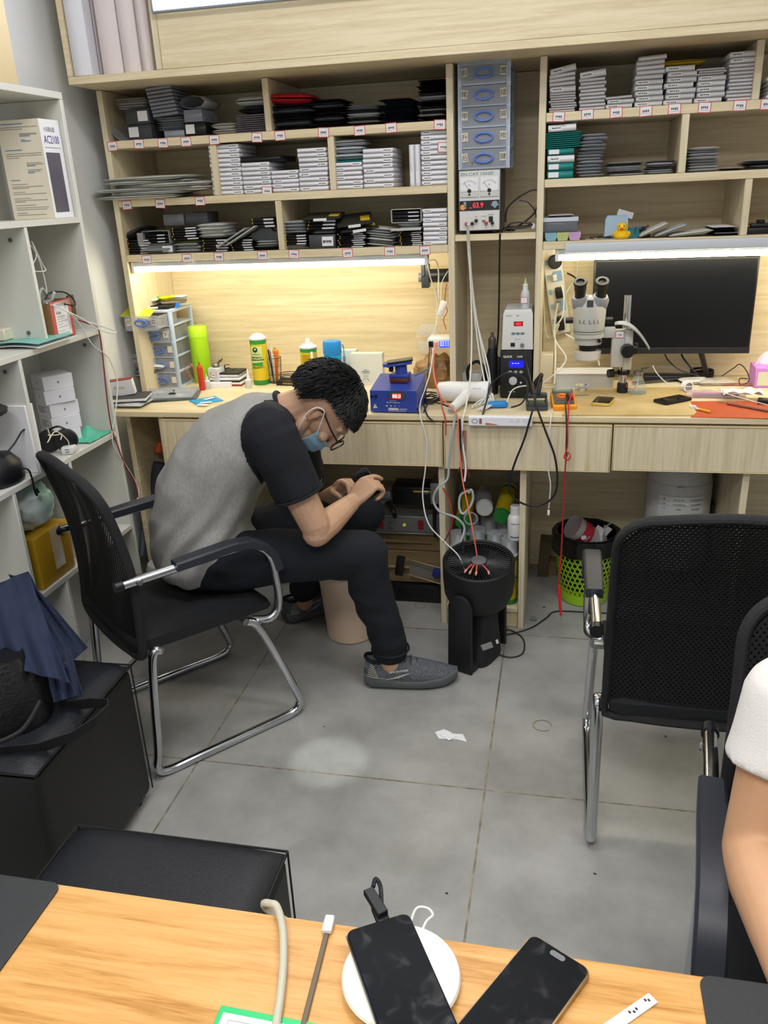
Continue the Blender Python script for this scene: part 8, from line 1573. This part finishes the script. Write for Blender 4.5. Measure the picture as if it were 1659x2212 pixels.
def shoe(parent, heel, hd, S_=1.0, pitch=0):
    """heel bottom, heading angle; running shoe with chunky sole"""
    M_ = Matrix.Translation(heel) @ rotm(0, pitch, hd) @ Matrix.Scale(S_, 4)
    def put_(g, nm, m_): g.bm.transform(M_); o = g.obj(nm, m_, None, ang=50); o.parent = parent; o.matrix_parent_inverse = parent.matrix_basis.inverted(); return o
    L_ = .285
    def wid(u): return .032+.014*math.sin(PI*min(1, u*1.05))**.7+.007*math.exp(-((u-.68)/.2)**2)-(.018*max(0, (u-.85)/.15)**2)-(.010*max(0, (.08-u)/.08)**2)
    g = G(); rs = []; n = 26
    for k in range(15):
        u = k/14; x = L_*u; w_ = wid(u); zb = .002+.020*max(0, (u-.78)/.22)**2+.012*max(0, (.08-u)/.08)**2; zt_ = .047-.012*u+.004*math.sin(u*9)-.006*math.exp(-((u-.4)/.12)**2)+.012*max(0, (u-.85)/.15); 
        rs.append([(x, w_*math.copysign(abs(math.cos(a))**.5, math.cos(a)), (zb+zt_)/2+(zt_-zb)/2*math.copysign(abs(math.sin(a))**.5, math.sin(a))) for a in [2*PI*i/n for i in range(n)]])
    g.rings(rs); put_(g, 'sole', mat('grey_rubber_sole', '55585A', .6))
    g = G(); rs = []
    for k in range(17):
        u = .02+.95*k/16; x = L_*u; w_ = wid(u)*.93; zb = .036-.008*u
        top = .098 if u < .10 else (.098-.010*math.sin(PI*(u-.1)/.25)*1.2 if u < .35 else (.104-.052*((u-.35)/.6)**.85))
        if k == 16: top = zb+.018; w_ *= .8
        if k == 0: w_ *= .75
        rs.append([(x+(.004 if k == 0 else 0)*0, w_*math.cos(a)*(1-.30*max(0, math.sin(a))**1.4*(1 if u < .5 else .6)), zb+(top-zb)*(max(0, math.sin(a))**.75 if math.sin(a) > 0 else .2*math.sin(a))) for a in [2*PI*i/n for i in range(n)]])
    g.rings(rs); put_(g, 'upper', mat('heather_grey_knit', '43474D', .85, c2='6E7278', vs=220, bump=.5, bs=500))
    g = G(); g.tube([(.03+.035*math.cos(a)+.012, .027*math.sin(a), .098-.008*math.sin(a)**2+.008*math.cos(a)*0) for a in [2*PI*i/16 for i in range(16)]], .0055, 7, 2, closed=True); put_(g, 'collar', mat('sock_black', '121316', .8))
    for s_ in (-1, 1):
        g = G(); 
        for i in range(7): z = .046+.0065*i; g.tube([(.012+.002*i, s_*.030, z), (.030, s_*.0395, z-.001), (.046-.002*i, s_*.0415, z-.002)], .0016, 5, 3)
        for i in range(5): g.tube([(.070+.012*i, s_*.0445, .040+.0035*i), (.110+.008*i, s_*.0465, .046+.0035*i)], .0012, 5, 1)
        put_(g, 'stripes', mat('pale_stripe', 'A8A49A', .6))
    g = G()
    for i in range(5): x = .108+.017*i; z = .104-.0085*i; g.tube([(x, -.024, z-.010), (x+.004, 0, z+.004), (x, .024, z-.010)], .0026, 6, 4); 
    g.tube([(.105, .0, .110), (.098, -.018, .118), (.105, -.026, .105), (.112, -.010, .108)], .0022, 6); g.tube([(.105, 0, .110), (.100, .018, .118), (.112, .024, .104)], .0022, 6)
    put_(g, 'laces', mat('lace_grey', '3B3E43', .7))
    o = text('NEW BOONIER', .0085, m_paper, None, (0, 0, 0)); o.matrix_basis = M_ @ TR(.078, -.0475, .062) @ rotm(PI/2-.25, -.12, 0); o.parent = parent; o.matrix_parent_inverse = parent.matrix_basis.inverted()
    return M_
def hairpiece(name, parent, hm, seeds, m_h, S_=1.0, n=900, fr=1):
    """closed cap around the skull with many short tapered locks"""
    g = G(); T = hm @ Matrix.Scale(S_, 4); g.T = T
    def edge(a):  # lowest elevation of hair for azimuth a (0 = forward)
        c = math.cos(a); return .34 if c > .75 else (.22+.14*max(0, c-.25) if c > .25 else (.22 if c > -.15 else (-.48 if c < -.5 else .22-.70*(-.15-c)/.35)))
    C_ = Vector((0, -.008, .040)); Rr = Vector((.082, .104, .095))
    def pt(a, el, k=1.0): return C_+Vector((Rr.x*math.sin(a)*math.cos(el), Rr.y*math.cos(a)*math.cos(el), Rr.z*math.sin(el)))*k
    na, ne = 48, 14; rs = []
    for j in range(ne+1):
        rs.append([tuple(pt(2*PI*i/na, edge(2*PI*i/na)+(PI/2-.02-edge(2*PI*i/na))*(j/ne), 1+.02*noise.noise(Vector((i*.9, j*.7, seeds))))) for i in range(na)])
    g.rings(rs, caps=False)
    g.rings([[tuple(pt(2*PI*i/na, edge(2*PI*i/na)+(PI/2-.02-edge(2*PI*i/na))*(j/ne), .93)) for i in range(na)] for j in (0, ne)], caps=False)
    rr_ = random.Random(seeds)
    for k in range(n):
        a = rr_.uniform(-PI, PI); e0 = edge(a); el = e0+(PI/2-e0)*rr_.random()**1.3
        b = pt(a, el, 1.0); q = pt(a, max(e0-.10, el-.36*rr_.uniform(.6, 1.2)), 1.06+.05*rr_.random())
        cow = pt(0, 1.9, 1); 
        l = (q-b); tip = b+l*fr*rr_.uniform(.7, 1.15)+(b-C_).normalized()*.006*rr_.random(); mid = (b+tip)/2+(b-C_).normalized()*.006
        w_ = rr_.uniform(.0012, .0028); g.tube([tuple(b-(b-C_).normalized()*.004), tuple(mid), tuple(tip)], [w_, w_*.8, .0004], 4, 2)
    o = g.obj(name, m_h, None, ang=60); o.parent = parent; o.matrix_parent_inverse = parent.matrix_basis.inverted(); return o
def basis(o, f, u):
    f = Vector(f).normalized(); u = Vector(u); u = (u-f*u.dot(f)).normalized(); r = f.cross(u)
    return Matrix(((r.x, f.x, u.x, o[0]), (r.y, f.y, u.y, o[1]), (r.z, f.z, u.z, o[2]), (0, 0, 0, 1)))

# ---- the seated repairman
man = thing('person', 'seated person bent over a phone, in grey and black shirt, face mask and glasses', 'person', (-1.0, 2.03, .41))
FH = Vector((.975, .222, 0)); LAT = Vector((-.222, .975, 0))
HP = dict(hipR=Vector((-.905, 1.965, .485)), kneeR=Vector((-.540, 2.12, .468)), ankR=Vector((-.486, 2.155, .115)), hipL=Vector((-.965, 2.125, .485)), kneeL=Vector((-.615, 2.45, .455)), ankL=Vector((-.885, 2.525, .12)))
m_jean = mat('black_denim', '10151E', .85, bump=.35, bs=350, var=.25, vs=7)
g = G()
torso_rings(g, [((-.985, 2.04, .415), (0, 0, 1), .10, .10), ((-.975, 2.04, .435), (.05, 0, 1), .165, .135), ((-.985, 2.04, .49), (-.1, 0, 1), .172, .140), ((-1.0, 2.04, .55), (-.2, 0, 1), .155, .115), ((-1.005, 2.04, .60), (0, 0, 1), .13, .10)], LAT)
for h_, k_, a_ in (('hipR', 'kneeR', 'ankR'), ('hipL', 'kneeL', 'ankL')):
    h0, k0, a0 = HP[h_], HP[k_], HP[a_]; 
    limb(g, [h0, h0.lerp(k0, .35)+Vector((0, 0, .008)), h0.lerp(k0, .7), k0+Vector((-.01, 0, -.002))], [.086, .082, .072, .065])
    sh_ = (a0-k0); limb(g, [k0, k0+sh_*.35+Vector((-.014, 0, 0)), k0+sh_*.7, k0+sh_*.98], [.067, .065, .058, .055])
o = fuse(g, .008, m_jean, 'trousers', man, 4)
for v, n_ in list(zip(o.data.vertices, [q.normal.copy() for q in o.data.vertices])):
    p = v.co; v.co = p+n_*(.0035*noise.noise(p*22)+.004*math.sin(p.z*95+p.x*30+3*noise.noise(p*8))*max(0, noise.noise(p*6+Vector((5, 1, 2)))))
g = G()
for s_ in (0,):
    g.tube([tuple(HP['ankR']+Vector((.057*math.cos(a), .057*math.sin(a), .012))) for a in [2*PI*i/20 for i in range(20)]], .004, 6, 1, closed=True)
q = g.obj('trouser_hem', m_jean, None); q.parent = man; q.matrix_parent_inverse = man.matrix_basis.inverted()
# body: head, neck, arms, hands, ankles in one surface
F3 = (FH*.40+Vector((0, 0, -.917))).normalized(); U3 = (FH*.917+Vector((0, 0, .40))).normalized()
HC = Vector((-.655, 2.112, .897)); HM = basis(HC, F3, U3)
g = G(); head_geo(g, HM, 1.0)
nb = Vector((-.775, 2.11, .872)); limb(g, [nb+Vector((-.05, -.0, -.03)), nb, nb.lerp(HC, .5)+Vector((0, 0, .012)), HC+Vector((-.01, 0, .015))], [.062, .058, .053, .052])
SR = Vector((-.735, 1.968, .868)); ER = Vector((-.638, 1.975, .585)); WR = PY(762, 1083, 2.165)
SL = SR+LAT*.30+Vector((.03, 0, -.06)); EL = PY(668, 1108, 2.47); WL = PY(728, 1062, 2.33)
limb(g, [SR, SR.lerp(ER, .5), ER+Vector((0, 0, .02))], [.050, .046, .041]); limb(g, [ER+Vector((0, 0, .0)), ER.lerp(WR, .35)+Vector((.0, 0, .0)), ER.lerp(WR, .75), WR], [.040, .040, .031, .025])
limb(g, [SL, SL.lerp(EL, .5), EL], [.048, .044, .038]); limb(g, [EL, EL.lerp(WL, .4), WL], [.038, .037, .025])
HR = PY(800, 1040, 2.215); dR = (PY(803, 1040, 2.21)-WR); sideR = Vector((0, .6, .8))
toC = (CP-WR).normalized()
hand(g, WR, dR, toC*.8+Vector((-.5, 0, .45)), (.1, .3, 1), [(.75, .3, .15), (1.0, 1.0, .6), (1.05, 1.15, .7), (1.1, 1.2, .8)], .93, 1, (1.2, 1.0))
dL = PY(772, 1024, 2.27)-WL
hand(g, WL, dL, (-.35, .65, .7), (0, -.2, 1), [(.6, .8, .5), (.8, .9, .6), (.9, .9, .6), (.9, 1.0, .6)], .93, 0, (1.0, .8))
for a_, k_ in ((HP['ankR'], HP['kneeR']), (HP['ankL'], HP['kneeL'])): limb(g, [a_.lerp(k_, .12), a_, a_-Vector((0, 0, .05))], [.040, .036, .036])
body = fuse(g, .0030, m_skin, 'body', man, 2, .45)
# shirt
g = G()
torso_rings(g, [((-.985, 2.035, .445), (-.05, 0, 1), .165, .132), ((-1.0, 2.04, .49), (-.1, 0, 1), .185, .148), ((-1.005, 2.04, .55), (-.05, 0, 1), .182, .146), ((-.995, 2.045, .62), (.10, 0, 1), .178, .142), ((-.97, 2.055, .69), (.3, 0, 1), .178, .140), ((-.93, 2.07, .755), (.55, 0, 1), .182, .132), ((-.875, 2.085, .815), (.8, 0, .9), .182, .118), ((-.815, 2.095, .850), (1, 0, .6), .158, .100), ((-.775, 2.105, .868), (1, 0, .45), .105, .078), ((-.745, 2.11, .880), (1, 0, .4), .072, .068)], LAT)
for S_, E_3, k in ((SR, ER, 0), (SL, EL, 1)):
    c_ = Vector((-.80, 2.10, .85)).lerp(S_, .45); hem = S_.lerp(E_3, .60)
    limb(g, [c_, S_+Vector((-.012, 0, -.004)), S_.lerp(E_3, .35)], [.078, .070, .066]); g.tube([S_, S_.lerp(E_3, .3), hem], [.066, .067, .068], 18, 4)
m_gs = mat('heather_grey_jersey', '8E8D8B', .9, c2='9E9D9A', vs=240, vst=(1, 1, .3), bump=.9, bs=15, bst=(1, 1, .6)); m_bs = mat('black_jersey', '14161E', .88, bump=.2, bs=600)
sh_o = fuse(g, .005, [m_gs, m_bs], 'shirt', man, 8)
A_, C3 = PY(598, 846, 2.09), PY(603, 1078, 1.93); sd_ = (C3-A_); pn = sd_.cross(LAT).normalized(); pn = pn if pn.dot(FH) > 0 else -pn
mid = Vector((-.80, 2.10, .85))
for v, n_ in list(zip(sh_o.data.vertices, [q.normal.copy() for q in sh_o.data.vertices])):
    p = v.co; low = max(0, min(1, (.80-p.z)/.3)); arm = 1 if (p-SR).length < .12 else 0
    tt_ = (p.x+1.15)*30-(p.z)*17; f_ = math.sin(tt_*2.6+5*noise.noise(p*4))*max(0, .35+noise.noise(p*4+Vector((3, 3, 3))))
    v.co = p+n_*((.012*low+.004)*f_+.005*noise.noise(p*14))
def mirror(p): q = p-mid; return mid+q-LAT*(2*q.dot(LAT))
for f in sh_o.data.polygons:
    c = f.center; lat = (c-mid).dot(LAT); cc = c if lat < 0 else mirror(c)
    s_ = max(0, min(1, (cc-A_).dot(sd_)/sd_.length_squared))
    ta = max(0, min(1, (cc-SR).dot(ER-SR)/(ER-SR).length_squared)); na = (cc-SR-(ER-SR)*ta).length < .086 and ta > .12
    if na or (cc-A_).dot(pn) > -.088*math.sin(PI*s_)**.8 and abs(lat) > .045 and cc.z > .60: f.material_index = 1
g = G()
def adopt(q): q.parent = man; q.matrix_parent_inverse = man.matrix_basis.inverted()
ct_ = Vector((-.742, 2.11, .880)); ax = Vector((1, .2, .42)).normalized(); uu = LAT; vv = uu.cross(ax)
g.tube([tuple(ct_+uu*(.070*math.cos(a))+vv*(.066*math.sin(a))) for a in [2*PI*i/24 for i in range(24)]], 
.007, 8, 1, closed=True); adopt(g.obj('collar', m_bs, None))
for S_, E_3 in ((SR, ER), (SL, EL)):
    hm_ = S_.lerp(E_3, .60); d_ = (E_3-S_).normalized(); u1 = d_.orthogonal().normalized(); u2 = d_.cross(u1); g = G(); g.tube([tuple(hm_+(u1*math.cos(a)+u2*math.sin(a))*.066) for a in [2*PI*i/24 for i in range(24)]], .0045, 6, 1, closed=True); adopt(g.obj('cuff', m_bs, None))
hairpiece('hair', man, HM, 5, mat('black_hair', '08080A', .6), 1.0, 2600, 1.0)
# mask
def hp(x, y, z): return tuple(HM @ Vector((x*1.03, y*1.03, z*1.03)))
m_msk = mat('blue_mask', '8FB8D6', .7, bump=.3, bs=120)
def maskf(u, v):
    a = (u-.5)*2; z = -.012-.088*v; y = .118-.06*abs(a)**1.7-.014*(v-.35)**2*4-.006*v; x = a*.066*(1-.22*abs(v-.4)); y -= .030*max(0, v-.6)
    return hp(x, y-.010+.0012*math.sin(v*26), z)
q = G().grid(maskf, 24, 18, .0015).obj('face_mask', m_msk, None); q.parent = man; q.matrix_parent_inverse = man.matrix_basis.inverted()
g = G()
for s_ in (-1, 1): g.tube([hp(s_*.063, .052, -.022), hp(s_*.078, .03, .0), hp(s_*.086, .0, .030), hp(s_*.088, -.018, .022)], .0012, 6); g.tube([hp(s_*.060, .040, -.085), hp(s_*.078, .01, -.05), hp(s_*.088, -.018, -.01), hp(s_*.088, -.020, .020)], .0012, 6)
q = g.obj('mask_loops', m_paper, None); q.parent = man; q.matrix_parent_inverse = man.matrix_basis.inverted()
g = G()
for s_ in (-1, 1):
    g.tube([hp(s_*.034+.026*math.copysign(abs(math.cos(a))**.6, math.cos(a)), .108-.10*abs(s_*.034+.026*math.cos(a))*abs(s_*.034+.026*math.cos(a))*6, .010+.019*math.copysign(abs(math.sin(a))**.6, math.sin(a))) for a in [2*PI*i/22 for i in range(22)]], .0022, 6, 1, closed=True)
    g.tube([hp(s_*.061, .095, .020), hp(s_*.078, .05, .022), hp(s_*.082, .0, .026), hp(s_*.080, -.02, .008)], .0022, 6)
g.tube([hp(-.009, .108, .014), hp(0, .112, .018), hp(.009, .108, .014)], .002, 6)
q = g.obj('glasses', m_black, None); q.parent = man; q.matrix_parent_inverse = man.matrix_basis.inverted()
M1 = shoe(man, Vector((-.572, 2.142, 0)), math.atan2(.050, .277), 1.03)
M2 = shoe(man, Vector((-.948, 2.48, 0)), R(48), .98)
# phone held in the hands, dark cloth under it
hc = (WR+WL)/2+Vector((.055, .02, .012)); t = thing('smartphone', 'small black phone held in both hands of the seated man', 'phone', PY(792, 1046, 2.255), rot=(R(35), R(-25), R(30)), group=None)
G().prism(rrect(.056, .10, .008), 0, .008, bev=.0015).obj('body', m_black, t); G().prism(rrect(.050, .092, .006), .0081, .0086).obj('screen', m_glass, t)

# ---- person at the right edge
p2 = thing('person', 'person at the right edge in a white short-sleeved shirt, arm resting by the chair', 'person', (.50, 1.06, .41))
LT = Vector((1, -.13, 0)).normalized(); FD = Vector((-.13, -1, 0)).normalized()
g = G(); hip = Vector((.49, 1.04, .47))
torso_rings(g, [(hip+Vector((0, 0, -.05)), (0, 0, 1), .15, .11), (hip+Vector((0, 0, .05)), (0, 0, 1), .15, .11), (hip+Vector((.0, -.01, .2)), (0, 0, 1), .13, .09), (hip+Vector((0, -.03, .34)), (0, -.1, 1), .155, .10), (hip+Vector((0, -.04, .43)), (0, -.1, 1), .13, .08), (hip+Vector((0, -.04, .47)), (0, -.1, 1), .06, .06)], LT)
SHr = PY(1712, 1515, .975); ELr = PY(1632, 1842, .92); WRr = PY(1728, 2140, .67); 
limb(g, [SHr, SHr.lerp(ELr, .5), ELr], [.052, .047, .043]); limb(g, [ELr, ELr.lerp(WRr, .3), ELr.lerp(WRr, .75), WRr], [.044, .044, .033, .027])
hand(g, WRr, (-.05, -1, .05), (-.3, 0, 1), (-1, 0, 0), (.25, .3, .2), .95, 1, (.2, .2))
SH2 = SHr+LT*.32; EL2 = ELr+LT*.40; WR2 = WRr+LT*.30+Vector((0, -.02, .01)); limb(g, [SH2, EL2], [.054, .045]); limb(g, [EL2, WR2], [.045, .027]); hand(g, WR2, (-.3, -1, .05), (.3, 0, 1), (-1, 0, 0), (.25, .3, .2), .95, 1, (.2, .2))
hm2 = basis(hip+Vector((0, -.07, .62)), FD+Vector((0, 0, -.35)), (0, 0, 1)); head_geo(g, hm2, 1.0); limb(g, [hip+Vector((0, -.04, .44)), hip+Vector((0, -.06, .56))], [.058, .052])
fuse(g, .005, m_skin2, 'body', p2, 3)
hairpiece('hair', p2, hm2, 9, mat('black_hair'), 1.05, 300, 1.1)
g = G(); torso_rings(g, [(hip+Vector((0, 0, -.02)), (0, 0, 1), .165, .125), (hip+Vector((.0, -.01, .2)), (0, 0, 1), .145, .105), (hip+Vector((0, -.03, .34)), (0, -.1, 1), .172, .115), (hip+Vector((0, -.04, .44)), (0, -.1, 1), .140, .09), (hip+Vector((0, -.04, .475)), (0, -.1, 1), .07, .07)], LT)
for a_, b_ in ((SHr, ELr), (SH2, EL2)): g.ball(tuple(a_), .062, 18); g.tube([a_, a_.lerp(b_, .25), a_.lerp(b_, .43)], [.061, .063, .067], 20, 4)
fuse(g, .006, mat('white_cotton', 'E3DFDC', .85, bump=.2, bs=400), 'shirt', p2, 4)
g = G(); torso_rings(g, [(hip+Vector((0, 0, -.06)), (0, 0, 1), .16, .13), (hip+Vector((0, 0, .04)), (0, 0, 1), .162, .125)], LT)
for s_ in (-1, 1):
    a_ = hip+LT*(.085*s_); k_ = hip+LT*(.10*s_)+FD*.40+Vector((0, 0, .03)); f_ = k_+FD*-.02+Vector((0, 0, -.40)); limb(g, [a_, a_.lerp(k_, .5), k_], [.085, .078, .062]); limb(g, [k_, f_], [.062, .045])
fuse(g, .008, mat('black_trousers', '141416', .85, bump=.2, bs=300), 'trousers', p2, 4)
for s_ in (-1, 1): shoe(p2, Vector((hip.x+LT.x*.10*s_+FD.x*.33, hip.y+LT.y*.1*s_+FD.y*.30, 0)), math.atan2(FD.y, FD.x), .95)
